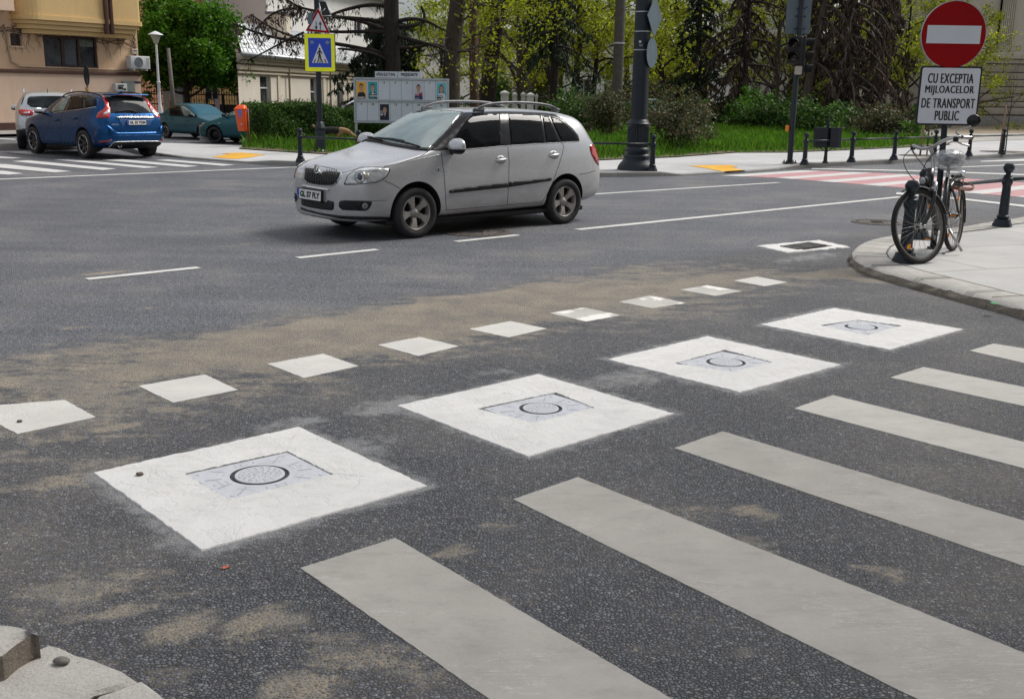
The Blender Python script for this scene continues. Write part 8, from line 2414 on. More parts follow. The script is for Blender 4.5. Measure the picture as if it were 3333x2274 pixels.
far_house('ochre_shed', 'low ochre wall house seen through the iron fence', (322, 545), 62, 64, 3.4, M_OCHRE, M_TILE, 6, [(.25, 1.0, .8, 1.3), (.62, 1.0, .8, 1.3)], 1.2)
far_house('white_villa', 'white villa glimpsed between the park trees with an arched porch', (1290, 1440), 92, 92, 6.5, M_WHITEH, M_TILE, 10, [(.10, .3, 1.6, 2.6), (.55, .3, 1.2, 2.2), (.8, .3, 1.0, 2.2)], 2.5)
far_house('pale_house', 'pale house with a red roof edge behind the dead spruces', (1660, 1790), 84, 84, 9.0, M_WHITEH, simple('red_roof', (.30, .08, .05), .7, var=.25), 9, [(.2, 4.5, 1.2, 1.6), (.6, 4.5, 1.2, 1.6)], 3.0)

# ---- iron fence with gate
M_IRONB = simple('black_iron', (.010, .010, .011), .55, var=.2)
fa, fb_ = at(318, 240, 48.0), at(545, 240, 47.0)
fw_ = Wall(fa, fb_)
fr_ = empty('iron_fence', (fa.x, fa.y, 0)); tag(fr_, 'black iron fence and gate with spear tips under the green tree', 'fence')
MF = Matrix.Translation((-fa.x, -fa.y, 0)) @ fw_.M(); L_ = (Vector((fb_.x, fb_.y)) - Vector((fa.x, fa.y))).length
zt = fw_.hit(440, 212)[1]
m = MB(); k_ = 0; x = 0
while x < L_:
 m.tube([MF @ Vector((x, .05, 0)), MF @ Vector((x, zt, 0))], .013, 4, 0, False, False)
 m.add([MF @ Vector(q) for q in ((x - .035, zt, 0), (x + .035, zt, 0), (x, zt + .18, 0), (x, zt + .02, .03))], [(0, 1, 2), (0, 2, 3), (1, 3, 2)])
 if k_ % 2 == 0:
  m.tube([MF @ Vector((x + .12 + .12 * math.cos(a), zt - .45 + .22 * math.sin(a), 0)) for a in [math.pi * j / 8 for j in range(9)]], .010, 4, 0, False, False)
 x += .12; k_ += 1
m.build('bars', M_IRONB, fr_)
m = MB()
for z in (.25, zt - .48, zt - .05): m.box((L_ / 2, z, .0), (L_, .05, .03), 0, MF)
m.build('cross_rail', M_IRONB, fr_)
m = MB(); x0, x1 = fw_.hit(470, 240)[0], fw_.hit(543, 240)[0]; m.box(((x0 + x1) / 2, (zt - .5) / 2 + .05, -.03), (x1 - x0, zt - .6, .015), 0, MF)
for xx in (x0, (x0 + x1) / 2, x1): m.box((xx, zt / 2, .0), (.09, zt, .09), 0, MF)
gt = m.build('gate', M_IRONB, fr_)
x, z = fw_.hit(494, 238); m = MB(); m.box((x, z, .03), (.22, .50, .01), 0, MF); m.build('notice', simple('notice_paper', (.55, .46, .54), .7), fr_)
x, z = fw_.hit(414, 233)
o = empty('utility_cabinet', (0, 0, 0)); tag(o, 'grey utility cabinet with a yellow label in front of the iron fence', 'cabinet')
m = MB(); m.box((x, z / 2 + .35, .55), (.95, z + .7, .5), 0, fw_.M(), .03); m.build('casing', simple('cabinet_grey', (.38, .40, .42), .6, var=.12), o)
m = MB(); m.box((x - .05, z - .05, .806), (.22, .28, .01), 0, fw_.M()); m.build('label', simple('label_ochre', (.22, .15, .04), .6), o)

# ---- large stone building at the right edge
ra, rb = at(2160, 250, 66.0), at(2700, 250, 66.0)
rw = Wall(ra, rb)
ro_ = empty('stone_hall', (ra.x, ra.y, 0)); tag(ro_, 'large beige stone hall with a fluted pilaster and banded base at the right edge', 'building')
MR = Matrix.Translation((-ra.x, -ra.y, 0)) @ rw.M()
C8r = lambda x, y: rw.hit((3000 + x / 3.4474) / KS, (y / 3.4474) / KS)
M_HALL = plaster('hall_plaster', (.45, .405, .335), (.53, .475, .395), .35, .2)
M_HALLD = plaster('hall_stone', (.34, .30, .245), (.44, .39, .32), .7)
LR = 26.0
zc0, zc1 = C8r(900, 665)[1], C8r(900, 590)[1]
m = MB(); m.add([(0, zc1, 0), (LR, zc1, 0), (LR, 22, 0), (0, 22, 0)], [(0, 1, 2, 3)], 0, False, MR); m.add([(0, 0, -.0), (0, 22, 0), (0, 22, -20), (0, 0, -20)], [(0, 1, 2, 3)], 0, False, MR); m.add([(0, 22, 0), (LR, 22, 0), (LR, 22, -20), (0, 22, -20)], [(0, 1, 2, 3)], 0, False, MR)
m.build('upper_wall', M_HALL, ro_)
m = MB(); m.box((LR / 2, (zc0 + zc1) / 2, .22), (LR + .9, zc1 - zc0, .5), 0, MR, .04); m.box((LR / 2, zc0 - .14, .12), (LR + .5, .24, .3), 0, MR, .03); m.build('cornice', M_HALL, ro_)
zr = [C8r(900, y)[1] for y in (815, 895, 975, 1055, 1140, 1205, 1290)]
zs_ = [zc0 - .26] + zr
for i in range(len(zs_) - 1):
 xk = -.05; r3 = random.Random(i)
 while xk < LR:
  w_ = r3.uniform(1.6, 3.4); m = MB()
  x1 = min(xk + w_, LR)
  break
 m = MB(); m.box((LR / 2, (zs_[i] + zs_[i + 1]) / 2, .05), (LR + .12, zs_[i] - zs_[i + 1] - .06, .12), 0, MR, .02); m.build('stone_course', M_HALLD, ro_)
m = MB(); m.add([(0, 0, .06), (LR, 0, .06), (LR, zs_[0], .06), (0, zs_[0], .06)], [(0, 1, 2, 3)], 0, False, MR); m.build('joint_bed', simple('joint_dark', (.10, .085, .07), .9), ro_)
m = MB(); m.box((LR / 2, zr[-1] / 2 - .04, .14), (LR + .2, zr[-1] - .05, .28), 0, MR, .03); m.build('plinth', rough_stone('grey_plinth', (.21, .20, .185), (.30, .29, .27)), ro_)
x0, x1 = C8r(835, 480)[0], C8r(990, 480)[0]; zb_ = C8r(900, 515)[1]
x0b, x1b = C8r(805, 570)[0], C8r(995, 570)[0]
for kx in (0, 7.5, 15):
 m = MB(); n = 7
 P = []
 for k in range(n):
  a, b = x0 + (x1 - x0) * k / n, x0 + (x1 - x0) * (k + 1) / n
  P += [(a, .30), (a + (b - a) * .2, .30), (a + (b - a) * .35, .22), (a + (b - a) * .65, .22), (a + (b - a) * .8, .30)]
 P += [(x1, .30), (x1, 0), (x0, 0)]
 m.add([(x + kx, zb_, z) for x, z in P] + [(x + kx, 22, z) for x, z in P], [(i, i + 1, len(P) + i + 1, len(P) + i) for i in range(len(P) - 1)], 0, False, MR)
 m.build('pilaster', M_HALL, ro_)
 m = MB()
 for z0, z1, g_ in ((zc1, zc1 + (zb_ - zc1) * .45, .0), (zc1 + (zb_ - zc1) * .45, zc1 + (zb_ - zc1) * .75, -.05), (zc1 + (zb_ - zc1) * .75, zb_, -.09)):
  m.box(((x0b + x1b) / 2 + kx, (z0 + z1) / 2, .20 + g_ / 2), (x1b - x0b + 2 * g_, z1 - z0, .40 + g_), 0, MR, .015)
 m.build('pilaster_base', M_HALLD, ro_)

# ---- apartment block across the side street, out of the frame to the right: the car windows mirror it
ab = empty('apartment_block', (15, 0, 0)); tag(ab, 'apartment block beyond the right edge, mirrored in the side windows of the silver car', 'building')
MA = Matrix.Translation((-15, 0, 0)) @ frame(Vector((15, 12, 0)), Vector((0, -1, 0)), Vector((0, 0, 1)), Vector((-1, 0, 0)))
hs = [(1.2 + 3.1 * i, 1.4 + 3.1 * j, 3.0 + 3.1 * i, 3.0 + 3.1 * j) for i in range(11) for j in range(8)]
m = MB(); wall_with_holes(m, 0, 36, -.1, 26, hs, 0, MA, .2); m.add([(0, -.1, 0), (0, 26, 0), (0, 26, -10), (0, -.1, -10)], [(0, 1, 2, 3)], 0, False, MA); m.add([(0, 26, 0), (36, 26, 0), (36, 26, -10), (0, 26, -10)], [(0, 1, 2, 3)], 0, False, MA); m.build('wall', plaster('block_plaster', (.34, .30, .25), (.42, .37, .31), .5), ab)
for h in hs: window(ab, MA, *h, (.5,), .07, simple('upvc_white', (.62, .63, .65), .4), M_WG, .14)
# ================================================================== vegetation
rg = np.random.default_rng(11)
def leaf_mat(name, stops, trans=.35, rough=.55, patch=.5):
 t = NT(name)
 g_ = t.new('ShaderNodeNewGeometry')
 base = t.ramp(g_.outputs['Random Per Island'], stops)
 base = t.mix(patch, base, t.mix(1.0, base, t.ramp(t.noise(t.pos(), .9, 3, .6), [(.3, .55), (.7, 1.35)]), 'MULTIPLY'))
 t.set(base=base, rough=rough, spec=.3)
 tr = t.new('ShaderNodeBsdfTranslucent'); t.L(base, tr.inputs['Color'])
 mx = t.new('ShaderNodeMixShader'); mx.inputs['Fac'].default_value = trans
 t.L(t.b.outputs['BSDF'], mx.inputs[1]); t.L(tr.outputs['BSDF'], mx.inputs[2]); t.L(mx.outputs[0], t.out.inputs['Surface'])
 return t.mat
def leaves(name, P, size, mat, parent=None, aspect=.5, dirs=None, flat=0.0):
 """many separate leaf blades: rhombs at the points P"""
 P = np.asarray(P, float); n = len(P)
 a = rg.normal(size=(n, 3)) if dirs is None else np.asarray(dirs, float) + rg.normal(size=(n, 3)) * .25
 a /= np.linalg.norm(a, axis=1)[:, None]
 b = rg.normal(size=(n, 3)); b[:, 2] *= (1 - flat); b -= (b * a).sum(1)[:, None] * a; b /= np.linalg.norm(b, axis=1)[:, None] + 1e-9
 s = size * rg.uniform(.65, 1.35, n)[:, None]
 V = np.stack([P - a * s * .5, P + b * s * aspect * .5, P + a * s * .5, P - b * s * aspect * .5], 1).reshape(-1, 3)
 me = bpy.data.meshes.new(name)
 me.vertices.add(4 * n); me.vertices.foreach_set('co', V.ravel().astype(np.float32))
 me.loops.add(4 * n); me.loops.foreach_set('vertex_index', np.arange(4 * n, dtype=np.int32))
 me.polygons.add(n); me.polygons.foreach_set('loop_start', np.arange(n, dtype=np.int32) * 4)
 me.update(calc_edges=True); me.materials.append(mat)
 o = bpy.data.objects.new(name, me); col.objects.link(o); link_child(o, parent)
 return o
def bark(name, c0, c1, bump=1.0):
 t = NT(name); p = t.co('Object')
 q = t.mapping(p, (1, 1, .28))
 base = t.ramp(t.noise(q, 14, 6, .7), [(.3, c0), (.7, c1)])
 t.set(base=base, rough=.92, spec=.2, normal=t.bump(t.noise(q, 16, 6, .75), bump, .05))
 return t.mat
M_BARK = bark('bark_grey_brown', (.045, .036, .030), (.115, .095, .078))
M_BARKR = bark('bark_reddish', (.075, .045, .034), (.165, .105, .078))
M_BARKD = bark('bark_dark', (.018, .015, .013), (.050, .042, .036))
L_LUSH = leaf_mat('lush_leaf', [(0, (.028, .095, .006)), (.5, (.065, .185, .010)), (1, (.13, .28, .018))], .45)
L_SPRING = leaf_mat('spring_leaf', [(0, (.13, .165, .008)), (.5, (.26, .305, .014)), (1, (.42, .46, .03))], .5)
L_HEDGE = leaf_mat('hedge_leaf', [(0, (.016, .055, .008)), (.6, (.044, .115, .014)), (1, (.13, .22, .035))], .3)
L_PINE = leaf_mat('pine_needle', [(0, (.008, .020, .010)), (.6, (.020, .042, .020)), (1, (.050, .075, .035))], .15)
L_DEAD = leaf_mat('dead_needle', [(0, (.026, .017, .013)), (.6, (.068, .045, .034)), (1, (.155, .108, .08))], .15)
L_BROWN = leaf_mat('bronze_leaf', [(0, (.028, .040, .014)), (.5, (.065, .082, .030)), (.85, (.13, .12, .055)), (1, (.17, .09, .05))], .3)
L_GRASS = leaf_mat('grass_blade', [(0, (.032, .112, .006)), (.5, (.072, .200, .010)), (1, (.17, .30, .025))], .4, .5, .6)

def grow(m, p, d, L, r, depth, R_, tips, wig=.18, up=.05, kids=(3, 5), ratio=.62, n=6):
 pts, rr = [p.copy()], [r]; k = 5 if depth > 1 else 4
 for i in range(k):
  d = (d + Vector((R_.gauss(0, wig), R_.gauss(0, wig), R_.gauss(0, wig) + up))).normalized()
  pts.append(pts[-1] + d * (L / k)); rr.append(r * (1 - .62 * (i + 1) / k))
 m.tube(pts, rr, n if depth > 1 else 4, 0, True, False)
 if depth == 0:
  tips.extend(pts[1:]); return
 for c in range(R_.randint(*kids)):
  f_ = R_.uniform(.35, 1.0); i = min(int(f_ * k), k - 1)
  q = pts[i].lerp(pts[i + 1], f_ * k - i)
  ax = Vector((R_.gauss(0, 1), R_.gauss(0, 1), R_.gauss(0, .5))).normalized()
  nd = (d + ax * R_.uniform(.6, 1.15)).normalized()
  grow(m, q, nd, L * ratio * R_.uniform(.75, 1.15), max(.006, rr[i] * .6), depth - 1, R_, tips, wig, up, kids, ratio, n)
def tree(name, label, loc, h, r, mat_b, mat_l, seed, nleaf, size, depth=3, spread=.35, group=None, trunk=.35, kids=(3, 5), cat='tree', aspect=.55, ratio=.62):
 R_ = random.Random(seed)
 o = empty(name, loc); tag(o, label, cat, group)
 m = MB(); tips = []
 pts, rr = [Vector((0, 0, -.1))], [r * 1.25]; d = Vector((R_.gauss(0, .06), R_.gauss(0, .06), 1)).normalized()
 for i in range(7):
  d = (d + Vector((R_.gauss(0, .07), R_.gauss(0, .07), .12))).normalized()
  pts.append(pts[-1] + d * h * .8 / 7); rr.append(r * (1 - .8 * (i + 1) / 7))
 m.tube(pts, rr, 10, 0, True, False)
 t_ = m.build('trunk', mat_b, o)
 m = MB()
 for i in range(int(9 + depth * 2)):
  f_ = trunk + (1 - trunk) * (i + .5) / (9 + depth * 2); k = min(int(f_ * 7), 6)
  q = pts[k].lerp(pts[k + 1], f_ * 7 - k); a = i * 2.4 + R_.uniform(-.4, .4)
  nd = Vector((math.cos(a), math.sin(a), R_.uniform(.15, .9))).normalized()
  grow(m, q, nd, h * spread * (1.15 - .55 * f_) * R_.uniform(.8, 1.2), rr[k] * .45, depth - 1, R_, tips, kids=kids, ratio=ratio)
 m.build('limbs', mat_b, t_)
 T_ = np.array([tuple(q) for q in tips])
 idx = rg.integers(0, len(T_), nleaf)
 cl = T_[idx] + rg.normal(size=(nleaf, 3)) * np.array([.16, .16, .13]) * (h / 7)
 leaves('crown', cl, size, mat_l, o, aspect)
 return o

# green tree beside the peach house
gt_ = at(436, 290, 47.0); gt_.z = 0
o = tree('broadleaf_tree', 'dense bright green broadleaf tree in front of the iron fence', gt_, 5.4, .17, M_BARKD, L_LUSH, 5, 20000, .17, 3, .40, trunk=.30)
# lower skirts and left flank of its crown
S_ = []
for px, py, rx, rz, k in ((395, 100, 1.2, 1.1, 3600), (400, 170, 1.0, .7, 2200), (352, 90, .75, 1.0, 2600), (345, 165, .35, .45, 700), (470, 150, 1.3, .7, 3200), (520, 165, .6, .8, 1500), (390, 40, 1.2, .7, 2600), (480, 60, 1.2, .8, 2600), (432, 120, 1.5, .9, 3600)):
 c = at(px, py, 47.0) - gt_
 v = rg.normal(size=(k, 3)); v /= np.linalg.norm(v, axis=1)[:, None]; v *= rg.uniform(.35, 1.0, k)[:, None] ** .5 * np.array([rx, rx, rz])
 v += (rg.normal(size=(24, 3)) * .22)[rg.integers(0, 24, k)]
 S_.append(v + np.array(c))
leaves('crown_flank', np.concatenate(S_), .17, L_LUSH, o, .55)

# spring trees of the park: three kinds grown once, then copied
sp = [(990, 62, .85), (1185, 57, 1.0), (1262, 68, 1.1), (1345, 60, .95), (1425, 72, 1.1), (1520, 66, 1.05), (1600, 78, 1.2), (1760, 64, 1.0), (1985, 60, 1.0), (2060, 54, .80), (2128, 60, .85), (1110, 74, 1.2), (1860, 76, 1.2)]
sl = ['behind the election board', 'right of the dark trunk', 'above the white gate pillars', 'left of the concrete pole', 'behind the concrete pole', 'right of the lamp column', 'far behind the brown shrub', 'between the spruce and the traffic light', 'left of the no entry sign', 'right behind the no entry sign', 'reaching before the stone hall', 'far behind the pine trunks', 'far behind the dead spruces']
protos = []
for i, ((px, Y, s_), l_) in enumerate(zip(sp, sl)):
 c = at(px, 280, Y); c.z = 0
 lab = 'spring tree with fresh yellow green leaves ' + l_
 if i < 3:
  o = tree('spring_tree', lab, c, 9.0, (.20, .26, .17)[i], (M_BARKD, M_BARK, M_BARKD)[i], L_SPRING, 20 + i, (7500, 9000, 6500)[i], .17, 3, (.36, .42, .34)[i], 'spring trees of the park', .16, (3, 4))
  protos.append(o)
 else:
  o = copy_tree(protos[i % 3]); o.location = c; tag(o, lab)
 o.rotation_euler = (0, 0, i * 1.9); o.scale = (s_, s_, s_ * (.9 + .2 * (i % 2)))

# far wood that closes the view
F_ = []
for k in range(170):
 x = rg.uniform(-26, 62); y = rg.uniform(104, 128); hh = rg.uniform(4, 9.5)
 n = 210; v = rg.normal(size=(n, 3)); v /= np.linalg.norm(v, axis=1)[:, None]; v *= np.array([2.6, 2.0, hh * .42]) * rg.uniform(.5, 1, n)[:, None]
 F_.append(v + np.array([x, y, hh * .55]))
tag(leaves('far_wood', np.concatenate(F_), .75, leaf_mat('far_leaf', [(0, (.05, .07, .010)), (.5, (.13, .16, .016)), (1, (.27, .30, .035))], .35), None, .7), 'distant yellow green wood closing the view behind the park', 'wood', kind='stuff')

# conifers
def conifer(name, label, base, h, r, mat_b, mat_n, seed, nl, reach, zlo, droop, tuft, lean=(0, 0), dens=9, group=None, bare=.2):
 R_ = random.Random(seed); o = empty(name, base); tag(o, label, 'tree', group)
 m = MB(); top = Vector((lean[0], lean[1], h))
 pts = [Vector((lean[0] * f_ ** 1.3, lean[1] * f_, h * f_)) + Vector((R_.gauss(0, .03), R_.gauss(0, .03), 0)) for f_ in [i / 8 for i in range(9)]]
 pts[0].z = -.1
 m.tube(pts, [r * (1.25 if i == 0 else 1 - .75 * i / 8) for i in range(9)], 10, 0, True, False)
 tr = m.build('trunk', mat_b, o)
 m = MB(); P, D = [], []
 for i in range(nl):
  f_ = zlo + (1 - zlo) * ((i + R_.random()) / nl) ** 1.1; k = min(int(f_ * 8), 7); q = pts[k].lerp(pts[k + 1], f_ * 8 - k)
  a = i * 2.4 + R_.uniform(-.5, .5); L = reach * (1.05 - .62 * f_) * R_.uniform(.55, 1.2)
  d = Vector((math.cos(a), math.sin(a), R_.uniform(-.05, .25)))
  br = [q]; n = 8
  for j in range(n):
   d = (d + Vector((R_.gauss(0, .09), R_.gauss(0, .09), -droop * .13 + (.08 if j > 5 else 0)))).normalized(); br.append(br[-1] + d * L / n)
  m.tube(br, [max(.008, r * .26 * (1 - j / (n + 1))) for j in range(n + 1)], 5, 0, True, False)
  for j in range(1, n + 1):
   for s_ in range(2 + (R_.random() < .6)):
    e = br[j].lerp(br[j - 1], R_.random()); sd = Vector((R_.gauss(0, 1), R_.gauss(0, 1), R_.uniform(-1.6, .3) * droop)).normalized(); sl_ = L * R_.uniform(.10, .24)
    tw = [e]
    for q_ in range(4):
     sd = (sd + Vector((R_.gauss(0, .15), R_.gauss(0, .15), -.35 * droop))).normalized(); tw.append(tw[-1] + sd * sl_ / 4)
    m.tube(tw, [.010, .008, .006, .005, .003], 3, 0, False, False)
    if R_.random() < bare: continue
    for q_ in range(dens):
     u = R_.random() * 3.99; w = tw[int(u)].lerp(tw[int(u) + 1], u - int(u)); P.append((w.x + R_.gauss(0, .04), w.y + R_.gauss(0, .04), w.z - R_.random() * .05)); D.append((sd.x + R_.gauss(0, .5), sd.y + R_.gauss(0, .5), sd.z - .4 * droop))
 m.build('limbs', mat_b, tr)
 leaves('needles', P, tuft, mat_n, o, .22, D)
 return o
def gp(px, Y, z=.1):
 c = at(px, 280, Y); c.z = z; return c
gd = 'dead brown spruces of the park'
conifer('dead_spruce', 'dying spruce with drooping dark twigs above the brown shrub', gp(1680, 54), 11, .27, M_BARKD, L_DEAD, 3, 60, 3.3, .10, 1.0, .30, dens=8, group=gd)
conifer('dead_spruce', 'leaning dead spruce right behind the traffic light post', gp(1818, 47), 10, .22, M_BARK, L_DEAD, 4, 46, 2.3, .28, 1.2, .28, lean=(1.3, 0), dens=7, group=gd)
conifer('dead_spruce', 'widest dead spruce, a curtain of hanging brown twigs left of the text plate', gp(1908, 48), 11, .34, M_BARK, L_DEAD, 5, 84, 3.4, .13, 1.5, .32, dens=10, group=gd)
conifer('dead_spruce', 'brown dead spruce just behind the text plate', gp(1985, 51), 9, .24, M_BARKD, L_DEAD, 6, 54, 2.4, .14, 1.3, .30, dens=8, group=gd)
conifer('dark_spruce', 'dark green spruce behind the thick lamp column', gp(1575, 64), 10, .24, M_BARKD, L_PINE, 7, 56, 2.8, .12, .9, .30, dens=9)
conifer('dark_spruce', 'dark conifer with hanging green sprays above the roof rails of the silver car', gp(1255, 52), 10, .24, M_BARKD, L_PINE, 8, 46, 3.0, .32, 1.2, .28, dens=7)
conifer('dark_spruce', 'low dark pine bushing out left of the election board', gp(872, 43.5), 4.4, .12, M_BARKD, L_PINE, 9, 70, 2.5, .22, .6, .30, dens=12)

# spreading conifer with long bare limbs behind the crossing sign
base = gp(884, 42)
o = empty('spreading_conifer', base); tag(o, 'old conifer with long bare horizontal limbs behind the crossing sign', 'tree')
X2 = lambda x, y, dy=0: at((700 + x / 2.8325) / KS, (y / 2.8325) / KS, 42 + dy) - base
m = MB(); m.tube([(0, 0, -.1), X2(1640, 620), X2(1630, 400), X2(1625, 150), X2(1625, -200), X2(1640, -600)], [.36, .30, .30, .29, .26, .2], 12, 0, True, False); tr = m.build('trunk', M_BARKD, o)
limbs = [[(1610, 560, 0), (1480, 500, -.6), (1330, 465, -1.0), (1130, 450, -1.2)], [(1600, 500, 0), (1450, 470, .4), (1110, 400, .6), (820, 385, 0), (560, 355, -.5), (330, 285, -.8), (160, 215, -1)], [(1600, 300, 0), (1400, 290, -.5), (1060, 300, -.8), (860, 260, -1)], [(1600, 290, 0), (1450, 230, .5), (1290, 180, .8), (1080, 150, 1), (960, 110, .8), (800, 75, .5), (700, 30, .2)],
   [(1600, 215, 0), (1400, 180, -.4), (1200, 160, -.9), (1080, 160, -1)], [(1600, 60, 0), (1420, 40, .3), (1200, 90, .3), (1060, 140, 0), (980, 180, -.4)], [(1680, 200, 0), (1800, 170, -.3), (1950, 190, -.4), (2110, 280, -.5)], [(1680, 250, 0), (1900, 230, .6), (1940, 150, .8), (1900, 60, .9)], [(1680, 330, 0), (1850, 380, -.6), (2060, 430, -.9), (2130, 480, -1)], [(1690, 440, 0), (1850, 440, .5), (2000, 400, .6), (2130, 440, .4)],
   [(860, 385, 0), (600, 300, -.6), (420, 200, -.5), (330, 130, -.3)], [(820, 300, -1), (640, 380, -1.2), (480, 470, -1.2), (300, 560, -1.1)], [(780, 75, .5), (600, 90, .3), (480, 160, .3), (420, 240, .2)], [(800, 80, .5), (640, -10, .3), (500, -60, 0)]]
R_ = random.Random(2); m = MB(); P, D, P2, D2 = [], [], [], []
for li, L in enumerate(limbs):
 q = smooth_line([X2(*a) for a in L], 2); r0 = .085 if li < 10 else .04
 m.tube(q, [r0 * (1 - .8 * j / len(q)) + .008 for j in range(len(q))], 6, 0, True, False)
 for j in range(1, len(q)):
  for s_ in range(2):
   sd = Vector((R_.gauss(0, .8), R_.gauss(0, .8), R_.uniform(-1.2, .3))).normalized(); e = q[j].lerp(q[j - 1], R_.random()); tw = [e]; sl_ = R_.uniform(.25, .95)
   for k in range(4): sd = (sd + Vector((R_.gauss(0, .2), R_.gauss(0, .2), -.18))).normalized(); tw.append(tw[-1] + sd * sl_ / 4)
   m.tube(tw, [.012, .009, .007, .005, .003], 3, 0, False, False)
   x = e.x + base.x; brown = (x < -7.2 and e.z > 3.2)
   if brown or R_.random() < .22:
    for k in range(9 if brown else 7):
     u = R_.random() * 3.99; w = tw[int(u)].lerp(tw[int(u) + 1], u - int(u)); (P if brown else P2).append((w.x + R_.gauss(0, .05), w.y + R_.gauss(0, .05), w.z - R_.random() * .1)); (D if brown else D2).append((sd.x, sd.y, sd.z - .5))
m.build('limbs', M_BARKD, tr); leaves('brown_needles', P, .17, L_DEAD, o, .28, D); leaves('needles', P2, .2, L_PINE, o, .25, D2)

# pine trunks
def trunk_tree(name, label, px, Y, prof, mat, limbs, nleaf, lm, size, seed):
 b = gp(px, Y); o = empty(name, b); tag(o, label, 'tree'); R_ = random.Random(seed)
 pts = [at(x, y, Y) - b for x, y, r in prof]; pts[0].z = -.1
 m = MB(); m.tube(smooth_line(pts, 1), list(np.interp(np.linspace(0, 1, len(smooth_line(pts, 1))), np.linspace(0, 1, len(prof)), [r for _, _, r in prof])), 14, 0, True, False); tr = m.build('trunk', mat, o)
 m = MB(); tips = []
 for i in range(limbs):
  f_ = R_.uniform(.35, 1); k = min(int(f_ * (len(pts) - 1)), len(pts) - 2); q = pts[k].lerp(pts[k + 1], f_ * (len(pts) - 1) - k); a = R_.uniform(0, 6.28)
  grow(m, q, Vector((math.cos(a), math.sin(a), R_.uniform(-.1, .5))).normalized(), R_.uniform(1.5, 3.4), .05, 2, R_, tips, .22, .0, (2, 4))
 m.build('limbs', mat, tr)
 T_ = np.array([tuple(q) for q in tips]); leaves('crown', T_[rg.integers(0, len(T_), nleaf)] + rg.normal(size=(nleaf, 3)) * .22, size, lm, o, .5)
trunk_tree('pine_tree', 'thick grey brown pine trunk right of the election board', 1027, 44, [(1024, 285, .40), (1024, 150, .35), (1030, 80, .34), (1040, 0, .32), (1050, -150, .26)], M_BARK, 16, 1500, L_SPRING, .16, 31)
trunk_tree('pine_tree', 'slim reddish pine trunk, second from the election board', 1077, 47, [(1079, 280, .26), (1076, 200, .19), (1073, 100, .18), (1075, 0, .17), (1076, -160, .14)], M_BARKR, 9, 1200, L_SPRING, .16, 32)
trunk_tree('old_tree', 'dark crooked trunk forking beside the reddish pine', 1108, 51, [(1106, 285, .42), (1108, 200, .38), (1116, 120, .36), (1128, 60, .30), (1138, 0, .26), (1150, -140, .2)], M_BARKD, 16, 3200, L_SPRING, .17, 33)
trunk_tree('old_tree', 'dark leaning tree above the white gate pillars', 1310, 60, [(1296, 285, .24), (1300, 220, .20), (1312, 150, .18), (1318, 60, .15), (1310, -100, .1)], M_BARKD, 14, 3800, L_SPRING, .17, 34)

# shrubs
def shrub(name, label, c, w, h, mat_l, seed, nleaf, size, stems=26, group=None, aspect=.6):
 R_ = random.Random(seed); o = empty(name, c); tag(o, label, 'shrub', group); m = MB(); tips = []
 for i in range(stems):
  a = R_.uniform(0, 6.28); k = R_.random() ** .6
  grow(m, Vector((R_.gauss(0, w * .10), R_.gauss(0, w * .10), -.05)), Vector((math.cos(a) * k * w / h * .75, math.sin(a) * k * w / h * .75, 1)).normalized(), h * R_.uniform(.55, .95), .014, 1, R_, tips, .16, .02, (3, 5), .45, 4)
 m.build('stems', M_BARK, o); T_ = np.array([tuple(q) for q in tips])
 leaves('foliage', T_[rg.integers(0, len(T_), nleaf)] + rg.normal(size=(nleaf, 3)) * np.array([w, w, h]) * .05, size, mat_l, o, aspect)
shrub('leafy_shrub', 'bronze green shrub with pale leaves right behind the lamp column', gp(1545, 30.6), 1.9, 1.75, L_BROWN, 41, 5200, .085)
shrub('leafy_shrub', 'bronze shrub between the concrete pole and the silver car tail', gp(1375, 36), 1.9, 1.9, L_BROWN, 42, 3800, .09)
shrub('leafy_shrub', 'green shrub behind the rear window of the silver car', gp(1320, 40), 2.4, 2.0, L_HEDGE, 43, 4200, .11)
shrub('leafy_shrub', 'dark wide bush behind the double litter bin', gp(1860, 44), 3.6, 1.5, L_HEDGE, 44, 6000, .13, 44)
shrub('leafy_shrub', 'dark bush between the dead spruces', gp(1740, 50), 3.4, 1.7, L_HEDGE, 45, 5000, .13, 40)
shrub('leafy_shrub', 'brown leafless bush behind the third far bollard', gp(2010, 42), 2.6, 1.5, L_BROWN, 46, 3000, .12, 50)
shrub('leafy_shrub', 'bright green bush on the lawn left of the leaning dead spruce', gp(1700, 52), 2.2, 1.9, L_LUSH, 47, 3600, .13)
shrub('leafy_shrub', 'lilac bush at the foot of the dark crooked trunk', gp(1120, 60), 3.0, 2.3, L_HEDGE, 48, 4500, .14)
shrub('leafy_shrub', 'bronze shrub far back below the white villa', gp(1240, 58), 3.4, 1.9, L_BROWN, 49, 4200, .14)
shrub('leafy_shrub', 'dark bush behind the second shrub left of the concrete pole', gp(1440, 52), 3.2, 1.5, L_HEDGE, 50, 4200, .13)
shrub('leafy_shrub', 'grassy green bush by the fourth far bollard', gp(2075, 41), 1.2, .8, L_GRASS, 51, 1500, .16, 20, None, .2)

